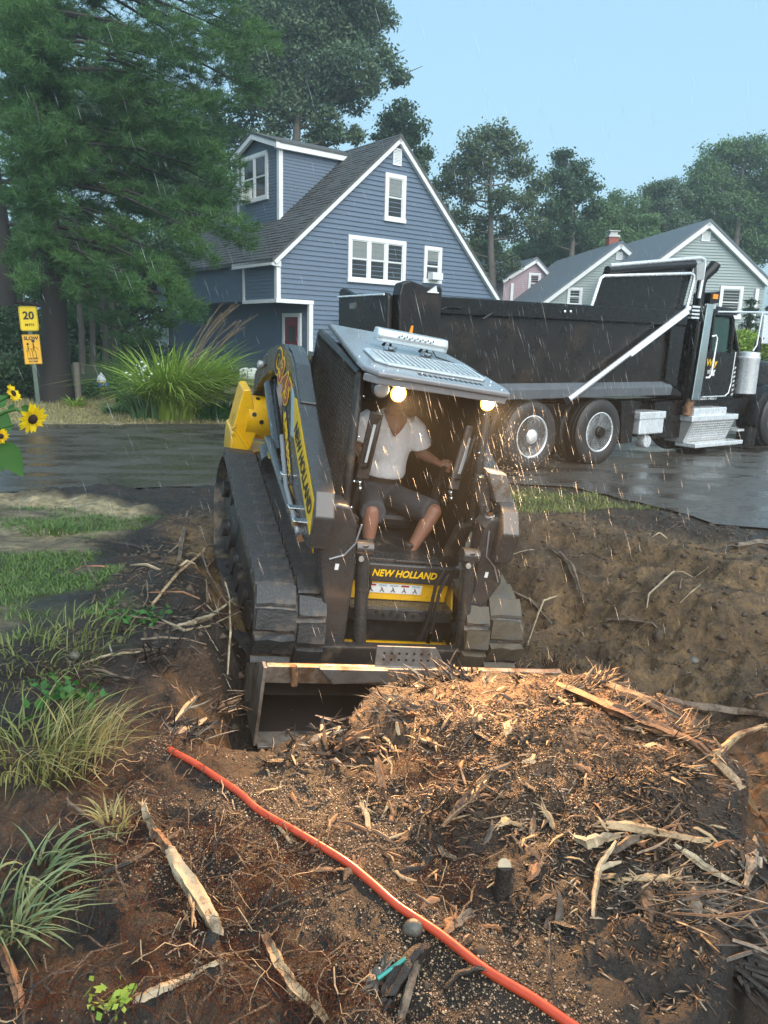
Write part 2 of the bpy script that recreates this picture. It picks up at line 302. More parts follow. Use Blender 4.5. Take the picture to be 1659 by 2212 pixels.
MAT = dict(
    shredw=M_isl('shredded_wood', ((.03, .018, .011), (.15, .085, .045), (.44, .30, .17))),
    shredr=M_isl('shredded_red_wood', ((.016, .009, .006), (.075, .036, .018), (.24, .13, .065))),
    shredg=M_isl('shredded_grey_root', ((.012, .009, .007), (.07, .05, .036), (.36, .28, .20)), pos=(.2, .6, .97)),
    blue=M_('blue_siding', (0.10, 0.142, 0.20), 0.55, var=0.10, scale=3, bump=0.15, bscale=40, stretch=(1, 1, 6)),
    trim=M_('white_trim', (0.74, 0.76, 0.76), 0.5, var=0.06, scale=5),
    shingle=M_('roof_shingles', (0.075, 0.08, 0.08), 0.7, var=0.35, scale=9, bump=0.6, bscale=25),
    pane=M_glass('window_pane', (0.022, 0.024, 0.024), 0.08),
    blind=M_('window_blind', (0.20, 0.22, 0.21), 0.6, var=0.1, scale=8),
    red=M_('red_door', (0.20, 0.012, 0.02), 0.4),
    sage=M_('sage_siding', (0.28, 0.335, 0.325), 0.55, var=0.06, scale=3),
    pink=M_('pink_siding', (0.36, 0.26, 0.29), 0.55, var=0.06, scale=3),
    brick=M_('chimney_brick', (0.30, 0.09, 0.06), 0.8, var=0.25, scale=20),
    farroof=M_('grey_shingles', (0.12, 0.145, 0.165), 0.7, var=0.25, scale=8, bump=0.4, bscale=20),
    lpaint=M_('grey_machine_paint', (0.034, 0.036, 0.038), 0.27, var=0.12, scale=10, col2=(0.065, 0.055, 0.04), c2scale=7, c2amt=0.1, coat=0.35, bump=0.03, bscale=70),
    lroof=M_('wet_grey_roof_paint', (0.19, 0.20, 0.215), 0.22, var=0.08, scale=6, coat=0.5, bump=0.03, bscale=120),
    ldark=M_('black_machine_steel', (0.02, 0.02, 0.021), 0.42, var=0.2, scale=12, col2=(0.07, 0.055, 0.04), c2scale=6, c2amt=0.3),
    yellow=M_('yellow_machine_paint', (0.80, 0.44, 0.008), 0.32, var=0.08, scale=5, col2=(0.30, 0.17, 0.03), c2scale=9, c2amt=0.12, coat=0.4),
    ydecal=M_('yellow_decal', (0.85, 0.52, 0.01), 0.35, var=0.05),
    bluedecal=M_('pale_blue_decal', (0.35, 0.48, 0.55), 0.4, var=0.05),
    whitedecal=M_('white_decal', (0.7, 0.72, 0.72), 0.4, var=0.05),
    reddecal=M_('red_decal', (0.35, 0.03, 0.02), 0.4, var=0.1),
    blackp=M_('black_print', (0.012, 0.012, 0.012), 0.5, var=0.1),
    rubber=M_('wet_track_rubber', (0.03, 0.031, 0.033), 0.34, var=0.25, scale=14, col2=(0.12, 0.09, 0.06), c2scale=7, c2amt=0.5, bump=0.3, bscale=35),
    lugmat=M_('wet_lug_rubber', (0.030, 0.033, 0.036), 0.33, var=0.25, scale=16, col2=(0.09, 0.07, 0.05), c2scale=9, c2amt=0.28, bump=0.5, bscale=40),
    mudrub=M_('muddy_rubber', (0.075, 0.062, 0.042), 0.55, var=0.25, scale=12, col2=(0.05, 0.05, 0.05), c2scale=5, c2amt=0.35, bump=0.3, bscale=30),
    chrome=M_('chrome', (0.75, 0.77, 0.78), 0.12, metal=1.0, var=0.05, rvar=0.05),
    steel=M_('worn_bucket_steel', (0.30, 0.27, 0.235), 0.38, metal=0.55, var=0.25, scale=9, col2=(0.16, 0.10, 0.06), c2scale=6, c2amt=0.5, bump=0.1, bscale=50, stretch=(1, 1, 1)),
    bucketin=M_('dark_bucket_steel', (0.035, 0.03, 0.028), 0.42, metal=0.2, var=0.3, scale=6, bump=0.1),
    galv=M_('galvanised_plate', (0.42, 0.42, 0.41), 0.45, metal=0.4, var=0.15, scale=12),
    plate=M_('worn_grey_plate', (0.20, 0.195, 0.19), 0.36, metal=0.5, var=0.25, scale=9, col2=(0.12, 0.085, 0.06), c2scale=7, c2amt=0.3),
    railgrey=M_('grey_rail_paint', (0.085, 0.095, 0.105), 0.35, var=0.15),
    mirror=M_('mirror_steel', (0.62, 0.64, 0.62), 0.10, metal=1.0, var=0.1, bump=0.04, bscale=9),
    blade=M_leaf('blue_green_blades', (0.09, 0.15, 0.07), (0.27, 0.33, 0.17), 3),
    clear=M_('clear_plastic', (0.50, 0.57, 0.60), 0.12, var=0.08, scale=8, coat=0.5),
    panel=M_('cloudy_polycarbonate', (0.45, 0.50, 0.52), 0.18, var=0.12, scale=8, coat=0.5),
    hose=M_('black_rubber_hose', (0.018, 0.018, 0.019), 0.4),
    screen=M_('black_screen_steel', (0.10, 0.09, 0.08), 0.3, coat=0.5),
    lamp=M_emit('lit_lamp_lens', (1.0, 0.40, 0.05), 3.2), bulb=M_emit('lit_lamp_bulb', (1.0, 0.78, 0.42), 26.0),
    cabshade=M_('cab_shade_black', (0.008, 0.008, 0.008), 0.55, spec=.2),  # near black for the sheet that stands in for cab shade
    lens=M_('clear_lamp_lens', (0.28, 0.29, 0.29), 0.08, metal=.4),
    tblack=M_('black_truck_paint', (0.008, 0.0075, 0.0075), 0.28, var=0.2, scale=5, spec=.35, rvar=0.08),
    tbed=M_('black_bed_paint_warm_sheen', (0.012, 0.010, 0.009), 0.30, var=0.25, scale=3, spec=.4, col2=(0.03, 0.020, 0.014), c2scale=2.2, c2amt=0.35, rvar=0.1),  # brown patches paint the lamps' warm reflection into the black
    tyre=M_('tyre_rubber', (0.02, 0.02, 0.021), 0.5, var=0.25, scale=10, bump=0.2, bscale=60),
    alu=M_('polished_aluminium', (0.86, 0.88, 0.89), 0.28, metal=.55, var=0.08, rvar=0.06, bump=0.03, bscale=30),
    amber=M_('amber_plastic', (0.9, 0.30, 0.02), 0.3),
    tglass=M_glass('truck_window_glass', (0.03, 0.10, 0.08), 0.03, trans=0.65),
    tarp=M_('rolled_black_tarp', (0.012, 0.012, 0.013), 0.35, bump=0.5, bscale=12),
    shirt=M_('white_cotton', (0.74, 0.74, 0.75), 0.8, var=0.08, bump=0.9, bscale=11, stretch=(1, 1, .6)),
    shorts=M_('dark_shorts_cloth', (0.05, 0.052, 0.058), 0.85, var=0.2, bump=0.3, bscale=14),
    skin=M_('skin', (0.24, 0.11, 0.07), 0.5, var=0.08),
    hair=M_('dark_hair', (0.02, 0.015, 0.012), 0.6),
    belt=M_('belt_leather', (0.03, 0.02, 0.015), 0.5),
    bark=M_('grey_bark', (0.085, 0.075, 0.062), 0.85, var=0.35, scale=6, bump=0.9, bscale=9, stretch=(1, 1, 0.25)),
    pbark=M_('dark_pine_bark', (0.026, 0.021, 0.018), 0.85, var=0.35, scale=6, bump=0.9, bscale=9, stretch=(1, 1, 0.25)),
    wood=M_('split_pale_wood', (0.42, 0.30, 0.17), 0.6, var=0.35, scale=18, col2=(0.10, 0.055, 0.03), c2scale=9, c2amt=0.45, bump=0.5, bscale=60),
    wood2=M_('red_brown_wood', (0.23, 0.115, 0.055), 0.6, var=0.35, scale=20, col2=(0.06, 0.03, 0.018), c2scale=12, c2amt=0.5, bump=0.5, bscale=60),
    greywood=M_('weathered_root', (0.16, 0.12, 0.085), 0.6, var=0.4, scale=14, col2=(0.05, 0.035, 0.025), c2scale=8, c2amt=0.45, bump=0.6, bscale=50),
    palewood=M_('bleached_root', (0.40, 0.32, 0.21), 0.5, var=0.25, scale=14, col2=(0.14, 0.10, 0.06), c2scale=9, c2amt=0.4, bump=0.4, bscale=50),
    darkroot=M_('wet_black_root', (0.022, 0.016, 0.013), 0.45, var=0.4, scale=14, bump=0.6, bscale=50),
    hair_root=M_('red_root_hair', (0.06, 0.018, 0.008), 0.9, spec=.1, var=0.4, scale=5),
    conduit=M_('orange_red_conduit', (0.50, 0.058, 0.02), 0.38, var=0.12, scale=9, col2=(0.25, 0.05, 0.02), c2scale=30, c2amt=0.12, coat=0.25),
    stone=M_('wet_stone', (0.09, 0.082, 0.07), 0.4, var=0.3, scale=10, bump=0.3),
    gravel=M_isl('wet_gravel', ((.03, .02, .013), (.14, .088, .052), (.44, .31, .20)), .22, pos=(.1, .45, .9)),
    clod=M_('soil_clod', (0.06, 0.042, 0.028), 0.75, var=0.4, scale=18, bump=0.4),
    grass=M_leaf('grass_blades', (0.07, 0.12, 0.03), (0.30, 0.31, 0.12), 1.5),
    lawn=M_leaf('lawn_blades', (0.05, 0.13, 0.03), (0.16, 0.22, 0.07), 1.0),
    drygrass=M_leaf('dry_grass_blades', (0.20, 0.20, 0.08), (0.38, 0.34, 0.16), 2.0),
    weed=M_leaf('weed_leaves', (0.02, 0.09, 0.02), (0.05, 0.17, 0.03), 3.0),
    reed=M_leaf('reed_leaves', (0.13, 0.26, 0.03), (0.38, 0.48, 0.09), 1.2),
    plume=M_leaf('reed_plumes', (0.20, 0.15, 0.10), (0.30, 0.23, 0.15), 1.0),
    pine=M_leaf('pine_needles', (0.020, 0.070, 0.032), (0.12, 0.24, 0.06), 0.55, transl=0.3),
    oakleaf=M_leaf('oak_leaves', (0.06, 0.115, 0.07), (0.14, 0.20, 0.10), 0.5),
    mapleleaf=M_leaf('maple_leaves', (0.045, 0.085, 0.045), (0.12, 0.165, 0.07), 0.35),
    darkleaf=M_leaf('dark_leaves', (0.028, 0.068, 0.032), (0.07, 0.13, 0.048), 0.4),
    midleaf=M_leaf('green_leaves', (0.06, 0.13, 0.055), (0.15, 0.25, 0.09), 0.3),
    spruce=M_leaf('spruce_needles', (0.018, 0.055, 0.03), (0.05, 0.10, 0.045), 0.7),
    petal=M_leaf('sunflower_petals', (0.85, 0.55, 0.01), (0.9, 0.72, 0.02), 8, transl=0.3),
    disc=M_('sunflower_disc', (0.03, 0.012, 0.006), 0.8, bump=0.8, bscale=90),
    sunleaf=M_leaf('sunflower_leaves', (0.03, 0.10, 0.02), (0.07, 0.19, 0.04), 3, transl=0.3),
    signy=M_('yellow_sign_sheet', (0.85, 0.60, 0.0), 0.35, var=0.04),
    signo=M_('faded_amber_sign_sheet', (0.80, 0.42, 0.015), 0.45, var=0.10),
    postg=M_('green_steel_post', (0.10, 0.14, 0.11), 0.5, metal=0.3),
    postw=M_('grey_wood_post', (0.14, 0.12, 0.10), 0.8, var=0.3, bump=0.6, bscale=20, stretch=(1, 1, .2)),
    hydw=M_('white_hydrant_paint', (0.75, 0.78, 0.8), 0.4), hydy=M_('yellow_hydrant_paint', (0.75, 0.5, 0.05), 0.4), hydb=M_('blue_hydrant_paint', (0.03, 0.16, 0.45), 0.4),
    flower=M_('white_flower', (0.75, 0.75, 0.75), 0.6),
    teal=M_('teal_rod', (0.03, 0.25, 0.22), 0.4),
    rain=M_('rain_water', (0.85, 0.88, 0.9), 0.1, transl=0.6, var=0.02),
)
# ------------------------------------------------------------------ terrain
def _h(ix, iy, seed):
    n = (ix.astype(np.int64) * 374761393 + iy.astype(np.int64) * 668265263 + seed * 1442695041) & 0x7fffffff
    n = ((n ^ (n >> 13)) * 1274126177) & 0x7fffffff
    return ((n ^ (n >> 16)) & 0xffff) / 65535.0
def vnoise(x, y, seed=0):
    ix, iy = np.floor(x), np.floor(y); fx, fy = x - ix, y - iy
    fx = fx * fx * fx * (fx * (fx * 6 - 15) + 10); fy = fy * fy * fy * (fy * (fy * 6 - 15) + 10)
    a, b, c, d = _h(ix, iy, seed), _h(ix + 1, iy, seed), _h(ix, iy + 1, seed), _h(ix + 1, iy + 1, seed)
    return (a * (1 - fx) + b * fx) * (1 - fy) + (c * (1 - fx) + d * fx) * fy - 0.5
def fbm(x, y, s, octv=4, seed=0, gain=0.55):
    v = 0; a = 1.0
    for k in range(octv):
        v = v + a * vnoise(x / s + 17.3 * k, y / s - 9.1 * k, seed + k); s *= 0.5; a *= gain
    return v
def ss(a, b, x):
    t = np.clip((x - a) / (b - a), 0, 1); return t * t * (3 - 2 * t)
def poly_sd(px, py, poly):
    """signed distance, positive inside"""
    P = np.asarray(poly, float); n = len(P); d2 = np.full(px.shape, 1e9); ins = np.zeros(px.shape, bool)
    for i in range(n):
        a, b = P[i], P[(i + 1) % n]; e = b - a
        t = np.clip(((px - a[0]) * e[0] + (py - a[1]) * e[1]) / (e @ e), 0, 1)
        d2 = np.minimum(d2, (px - a[0] - t * e[0]) ** 2 + (py - a[1] - t * e[1]) ** 2)
        c = ((a[1] > py) != (b[1] > py)) & (px < (b[0] - a[0]) * (py - a[1]) / (b[1] - a[1] + 1e-12) + a[0])
        ins ^= c
    return np.where(ins, 1, -1) * np.sqrt(d2)

LO = np.array([-.2585, 5.902, -.2587]); LROT = tuple(radians(a) for a in (9.43, 8.09, 19.04))
LF = Frame(LO, euler_np(*LROT))
PIT = [(.78, .3), (.87, 1.6), (1.04, 1.9), (1.22, 2.2), (1.37, 2.6), (1.41, 2.87), (1.40, 3.15), (1.26, 3.38), (1.10, 3.62), (.93, 3.80), (.65, 3.78),
       (.30, 3.62), (.10, 3.36), (-.20, 2.96), (-.47, 2.74), (-.74, 2.92), (-.98, 3.4), (-1.1, 3.9), (-1.25, 4.5), (-1.48, 5.3), (-1.88, 6.6), (-2.0, 7.6),
       (-1.0, 8.3), (.5, 8.5), (1.5, 8.4), (2.4, 8.25), (3.1, 7.7), (3.6, 7.0), (5, 6.5), (9, 5), (9, -3), (.9, -3)]
GRASS_L = [(-9, 8.6), (-3.3, 8.2), (-2.45, 7.3), (-2.5, 6.4), (-2.05, 5.5), (-1.95, 4.7), (-1.75, 4.2), (-2.1, 3.6), (-9, 3.0)]
ROAD = [(-60, -10.5), (-20, 3.4), (-4.5, 8.81), (-2.29, 9.5), (-.5, 9.9), (.8, 10.15), (1.7, 10.3), (2.5, 10.05), (3.0, 9.4), (3.3, 8.7), (3.6, 8.15), (4.3, 7.85), (6, 7.6),
        (12, 8), (60, 14), (90, 60), (40, 45), (26, 38), (1.6, 17.6), (-.5, 17.25), (-4.3, 16.44), (-7.84, 15.57), (-20, 12.4), (-60, 1.5)]

PIPE = [(a * 1.04, b * 1.04) for a, b in ((-.8, 2.74), (-.58, 2.54), (-.4, 2.33), (-.1, 2.08), (.07, 1.88), (.29, 1.66), (.6, 1.38))]     # the soil lies smoother along the pipe
def pipe_d(x, y):
    return np.sqrt(np.minimum.reduce([(x - a[0] - t * (b[0] - a[0])) ** 2 + (y - a[1] - t * (b[1] - a[1])) ** 2 for a, b in zip(PIPE, PIPE[1:]) for t in [np.clip(((x - a[0]) * (b[0] - a[0]) + (y - a[1]) * (b[1] - a[1])) / ((b[0] - a[0]) ** 2 + (b[1] - a[1]) ** 2), 0, 1)]]))
def terrain(x, y):
    x = np.asarray(x, float); y = np.asarray(y, float)
    near = ss(8.4, 3.8, y)
    t0 = 0.02 + 0.215 * near
    t0 = t0 - 0.18 * ss(2.0, 4.0, x) * near
    t0 = t0 + 0.155 * np.exp(-((x - .80) / .68) ** 2 - ((y - 2.85) / .68) ** 2)            # the stump's dome
    t0 = t0 + 0.05 * np.exp(-((x + 1.0) / .5) ** 2 - ((y - 5.0) / 1.0) ** 2)
    t0 = t0 - .09 * ss(3.15, 3.75, y) * ss(-.5, .1, x) * ss(5.5, 4.5, y)
    # the far side of the road rises a little towards the houses
    t0 = t0 + 0.55 * ss(21, 27, y) + 2.4 * ss(32, 60, y)
    rd = poly_sd(x, y, ROAD)
    flat = ss(-0.3, 0.05, rd - .12 + fbm(x, y, .5, 3, 101) * .5)
    lawn = ss(-.15, .25, poly_sd(x, y, GRASS_L))
    hd = pipe_d(x, y)
    amp = (1 - .85 * np.exp(-(hd / .14) ** 2)) * np.where(y < 10, 1.0, 0.8) * (1 - 0.75 * lawn) * (1 - flat)
    lum = fbm(x, y, .9, 3, 3) * .10 + fbm(x, y, .26, 4, 11) * .055
    rid = (0.5 - np.abs(fbm(x, y, .20, 3, 23))) * .03
    t0 = t0 * (1 - flat) - 0.012 * flat + amp * (lum + rid - .012 + fbm(x, y, .07, 2, 29) * .022) * np.where(y < 10, 1, .6)
    # the dug pit
    n = LF.M[:, 2]
    fl = LO[2] - (n[0] * (x - LO[0]) + n[1] * (y - LO[1])) / n[2] - .035
    fl = np.clip(fl, -.78, .3)
    right = ss(1.0, 1.8, x)
    fl = fl * (1 - right) + right * (-.62 + .10 * ss(2.2, 3.6, x))
    und = poly_sd(x, y, [tuple(LF.world(p)[:2]) for p in ((-1.05, -1.8, 0), (1.05, -1.8, 0), (1.05, 1.3, 0), (-1.05, 1.3, 0))])
    rough = ss(.15, -.15, und)
    fl = fl + rough * (fbm(x, y, .55, 3, 31) * .16 + fbm(x, y, .16, 4, 37) * .15)
    w = .22 - .10 * ss(.8, 1.1, x) * ss(3.9, 3.4, y) + .30 * ss(-.6, -.9, x) * ss(3.0, 3.5, y) + 2.3 * ss(.6, 1.6, x) * ss(4.6, 6.2, y) + .25 * ss(1.7, 2.6, x) * ss(3.4, 4.2, y)
    sd = poly_sd(x, y, PIT) + fbm(x, y, .35, 3, 41) * .18
    k = ss(0, 1, sd / w)
    step = ss(.10, .22, k) * .33 + ss(.25, .95, k) * .67                                   # a cut lip, then the slope
    k = np.where(w > 1.2, step, k)
    return t0 * (1 - k) + np.minimum(fl, t0) * k
def zat(x, y): return float(terrain(np.array([x]), np.array([y]))[0])
def on_ground(px, py, guess=.2):
    """where the sight line through a photo point meets the ground"""
    d = ray(px, py); z = guess
    lo, hi = .8, 60.0; ts = np.concatenate([np.arange(.9, 9, .02), np.arange(9, 40, .1)])
    P = CAMP[None] + d[None] * ts[:, None]
    g = terrain(P[:, 0], P[:, 1]) - P[:, 2]
    i = int(np.argmax(g > 0))
    return P[i] if g[i] > 0 else at_z(px, py, guess)

def axis_pts(segs):
    out = []
    for a, b, n in segs: out += list(np.linspace(a, b, n, endpoint=False))
    return out
gx = np.array([-400, -250, -160, -110, -80, -60, -45, -34, -26, -20] + axis_pts([(-16, -6, 30), (-6, -1.7, 110), (-1.7, 1.9, 190), (1.9, 5.0, 100), (5, 16, 36)]) + [16, 20, 26, 34, 45, 60, 80, 110, 160, 250, 400])
gy = np.array([-60, -30, -15, -8, -4, -2] + axis_pts([(-1, .9, 20), (.9, 4.9, 210), (4.9, 9.6, 150), (9.6, 30, 80)]) + [30, 34, 39, 45, 52, 60, 75, 95, 120, 160, 220, 300, 420, 700])
GX, GY = np.meshgrid(gx, gy); GZ = terrain(GX, GY)
nx, ny = len(gx), len(gy)
ii = (np.arange(ny - 1)[:, None] * nx + np.arange(nx - 1)[None, :]).reshape(-1)
quads = np.stack([ii, ii + 1, ii + nx + 1, ii + nx], 1)
gm = np_mesh('ground', np.stack([GX.ravel(), GY.ravel(), GZ.ravel()], 1), quads, 4, None, smooth=True)
# what the ground is made of, point by point: lawn, dry verge, sawdust of the ground stump, yellow subsoil
X, Y = GX.ravel(), GY.ravel()
m_lawn = ss(-.25, .3, poly_sd(X, Y, GRASS_L) + fbm(X, Y, .5, 3, 5) * .5) * ss(-.2, .25, fbm(X, Y, .8, 3, 77) + .06)
m_lawn = np.maximum(m_lawn, ss(-.2, .3, poly_sd(X, Y, [(1.2, 8.55), (2.4, 8.45), (3.3, 8.6), (2.9, 9.5), (2.4, 10.1), (1.3, 10.1)]) + fbm(X, Y, .4, 3, 6) * .4) * .35)
m_lawn = np.maximum(m_lawn, ss(22, 27, Y))
m_dry = np.maximum(ss(12, 13.5, Y) * ss(22.5, 21, Y), ss(.4, .0, np.abs(poly_sd(X, Y, [(-9, 8.7), (-4.5, 8.75), (-2.9, 7.9), (-2.8, 6.9), (-9, 6.9)])) - .2) * ss(0, -.5, Y - 8.9))
m_dry = np.maximum(m_dry, .75 * ss(-.1, .3, poly_sd(X, Y, GRASS_L) + fbm(X, Y, .5, 3, 5) * .5) * (1 - m_lawn) * np.clip(.7 + fbm(X, Y, .5, 3, 15), 0, 1))
m_saw = np.exp(-(((X - .75) / .62) ** 2 + ((Y - 3.0) / .52) ** 2) ** 1.6) * (0.6 + 1.1 * np.clip(fbm(X, Y, .35, 4, 55) + .25, 0, 1))
m_saw = np.maximum(m_saw, .22 * ss(.05, .45, fbm(X, Y, .5, 4, 57)) * ss(4.2, 3.4, Y) * ss(-1.0, -.4, X))
m_yel = ss(.12, .42, fbm(X, Y, .8, 4, 61)) * ss(-.1, .5, poly_sd(X, Y, PIT)) * ss(.9, 1.6, X)
m_yel = np.maximum(m_yel, (.50 + .6 * fbm(X, Y, .6, 3, 66)) * ss(-.1, .4, poly_sd(X, Y, PIT)) * ss(.9, 1.5, X))
m_yel = np.maximum(m_yel, ss(.05, .3, fbm(X, Y, .5, 4, 63)) * ss(-.25, .05, poly_sd(X, Y, PIT)) * ss(-.5, -.9, X) * ss(3.2, 3.6, Y))
m_yel = m_yel * (.45 + .55 * ss(3.6, 5.0, Y))
att = gm.color_attributes.new('zone', 'FLOAT_COLOR', 'POINT')
att.data.foreach_set('color', np.clip(np.stack([m_lawn, m_dry, m_saw, m_yel], 1), 0, 1).astype(np.float32).ravel())

def ground_material():
    m = bpy.data.materials.new('soil_and_grass'); m.use_nodes = True; N, L = m.node_tree.nodes, m.node_tree.links
    bs = N['Principled BSDF']; tc = N.new('ShaderNodeTexCoord'); at = N.new('ShaderNodeVertexColor'); at.layer_name = 'zone'
    sp = N.new('ShaderNodeSeparateColor'); L.new(at.outputs['Color'], sp.inputs[0])
    def noise(s, d=8, r=.65):
        n = N.new('ShaderNodeTexNoise'); n.inputs['Scale'].default_value = s; n.inputs['Detail'].default_value = d; n.inputs['Roughness'].default_value = r
        L.new(tc.outputs['Object'], n.inputs['Vector']); return n.outputs[0]
    def ramp(f, stops):
        r = N.new('ShaderNodeValToRGB'); L.new(f, r.inputs[0]); e = r.color_ramp.elements
        while len(e) < len(stops): e.new(.5)
        for q, (p, c) in zip(e, stops): q.position = p; q.color = (*c, 1)
        return r.outputs[0]
    def mix(f, a, b):
        x = N.new('ShaderNodeMixRGB'); L.new(f, x.inputs[0]); L.new(a, x.inputs[1]); L.new(b, x.inputs[2]); return x.outputs[0]
    n1, n2, n3 = noise(2.2), noise(16), noise(70)
    soil = ramp(n1, [(.30, (.011, .009, .0075)), (.5, (.021, .015, .0105)), (.7, (.047, .031, .020))])
    fine = ramp(n3, [(.35, (.35, .35, .35)), (.62, (1.35, 1.35, 1.3))])
    mm = N.new('ShaderNodeMixRGB'); mm.blend_type = 'MULTIPLY'; mm.inputs[0].default_value = .85; L.new(soil, mm.inputs[1]); L.new(fine, mm.inputs[2])
    c = mm.outputs[0]
    mid = ramp(noise(6.5), [(.34, (.55, .55, .55)), (.66, (1.4, 1.35, 1.3))])
    c = mix(at.outputs['Alpha'], c, ramp(n2, [(.35, (.085, .054, .026)), (.65, (.23, .142, .058))]))
    c = mix(sp.outputs['Blue'], c, ramp(n3, [(.36, (.07, .034, .017)), (.52, (.26, .145, .075)), (.7, (.42, .26, .14))]))
    c = mix(sp.outputs['Green'], c, ramp(n2, [(.3, (.15, .12, .06)), (.5, (.30, .25, .14)), (.7, (.42, .36, .24))]))
    c = mix(sp.outputs['Red'], c, ramp(n2, [(.3, (.03, .05, .015)), (.6, (.07, .10, .03))]))
    fin = N.new('ShaderNodeMixRGB'); fin.blend_type = 'MULTIPLY'; fin.inputs[0].default_value = 1; L.new(c, fin.inputs[1]); L.new(mid, fin.inputs[2]); c = fin.outputs[0]
    L.new(c, bs.inputs['Base Color'])
    ro = N.new('ShaderNodeMapRange'); ro.inputs[1].default_value = .35; ro.inputs[2].default_value = .65; ro.inputs[3].default_value = .38; ro.inputs[4].default_value = .8; L.new(n1, ro.inputs[0]); L.new(ro.outputs[0], bs.inputs['Roughness'])
    b1 = N.new('ShaderNodeBump'); b1.inputs['Strength'].default_value = 1.0; b1.inputs['Distance'].default_value = .06; L.new(n2, b1.inputs['Height'])
    b2 = N.new('ShaderNodeBump'); b2.inputs['Strength'].default_value = .8; b2.inputs['Distance'].default_value = .010; L.new(n3, b2.inputs['Height']); L.new(b1.outputs[0], b2.inputs['Normal'])
    b3 = N.new('ShaderNodeBump'); b3.inputs['Strength'].default_value = .7; b3.inputs['Distance'].default_value = .004; L.new(noise(260, 3), b3.inputs['Height']); L.new(b2.outputs[0], b3.inputs['Normal'])
    L.new(b3.outputs[0], bs.inputs['Normal'])
    return m
gm.materials.append(ground_material())
link('ground', gm, kind='structure')

def road_material():
    m = bpy.data.materials.new('wet_asphalt'); m.use_nodes = True; N, L = m.node_tree.nodes, m.node_tree.links
    bs = N['Principled BSDF']; tc = N.new('ShaderNodeTexCoord')
    mp = N.new('ShaderNodeMapping'); mp.inputs['Rotation'].default_value = (0, 0, radians(-18)); mp.inputs['Scale'].default_value = (.55, 1.15, 1); L.new(tc.outputs['Object'], mp.inputs['Vector'])
    w = N.new('ShaderNodeTexNoise'); w.inputs['Scale'].default_value = 1.6; w.inputs['Detail'].default_value = 7; L.new(mp.outputs[0], w.inputs['Vector'])
    f = N.new('ShaderNodeTexNoise'); f.inputs['Scale'].default_value = 60; f.inputs['Detail'].default_value = 4; L.new(tc.outputs['Object'], f.inputs['Vector'])
    r = N.new('ShaderNodeValToRGB'); e = r.color_ramp.elements; e[0].position = .35; e[0].color = (.022, .022, .022, 1); e[1].position = .65; e[1].color = (.085, .082, .075, 1); L.new(f.outputs[0], r.inputs[0])
    d = N.new('ShaderNodeValToRGB'); e = d.color_ramp.elements; e[0].position = .30; e[0].color = (.65, .65, .65, 1); e[1].position = .64; e[1].color = (1.25, 1.2, 1.1, 1); L.new(w.outputs[0], d.inputs[0])
    mu = N.new('ShaderNodeMixRGB'); mu.blend_type = 'MULTIPLY'; mu.inputs[0].default_value = 1; L.new(r.outputs[0], mu.inputs[1]); L.new(d.outputs[0], mu.inputs[2]); L.new(mu.outputs[0], bs.inputs['Base Color'])
    ro = N.new('ShaderNodeMapRange'); ro.inputs[1].default_value = .40; ro.inputs[2].default_value = .60; ro.inputs[3].default_value = .15; ro.inputs[4].default_value = .46; L.new(w.outputs[0], ro.inputs[0]); L.new(ro.outputs[0], bs.inputs['Roughness'])
    b1 = N.new('ShaderNodeBump'); b1.inputs['Distance'].default_value = .012; L.new(f.outputs[0], b1.inputs['Height']); L.new(ro.outputs[0], b1.inputs['Strength'])
    b2 = N.new('ShaderNodeBump'); b2.inputs['Strength'].default_value = .12; b2.inputs['Distance'].default_value = .02; L.new(w.outputs[0], b2.inputs['Height']); L.new(b1.outputs[0], b2.inputs['Normal'])
    L.new(b2.outputs[0], bs.inputs['Normal'])
    return m
rp = []
for i, a in enumerate(ROAD):
    b = ROAD[(i + 1) % len(ROAD)]; n = max(1, int(min(40, sqrt((a[0] - b[0]) ** 2 + (a[1] - b[1]) ** 2) / .25))) if (a[1] < 19 and b[1] < 19 and abs(a[0]) < 25) else 1
    for k in range(n):
        t = k / n; x, y = a[0] + (b[0] - a[0]) * t, a[1] + (b[1] - a[1]) * t
        j = random.uniform(-.06, .06) if n > 1 else 0
        rp.append((x + j, y + j))
rb = bmesh.new(); rf = rb.faces.new([rb.verts.new((x, y, .012)) for x, y in rp])
if rf.normal.z < 0: rf.normal_flip()
bmesh.ops.triangulate(rb, faces=rb.faces[:]); rm = bpy.data.meshes.new('road'); rb.to_mesh(rm); rb.free()
rm.materials.append(road_material()); link('road', rm, kind='structure')

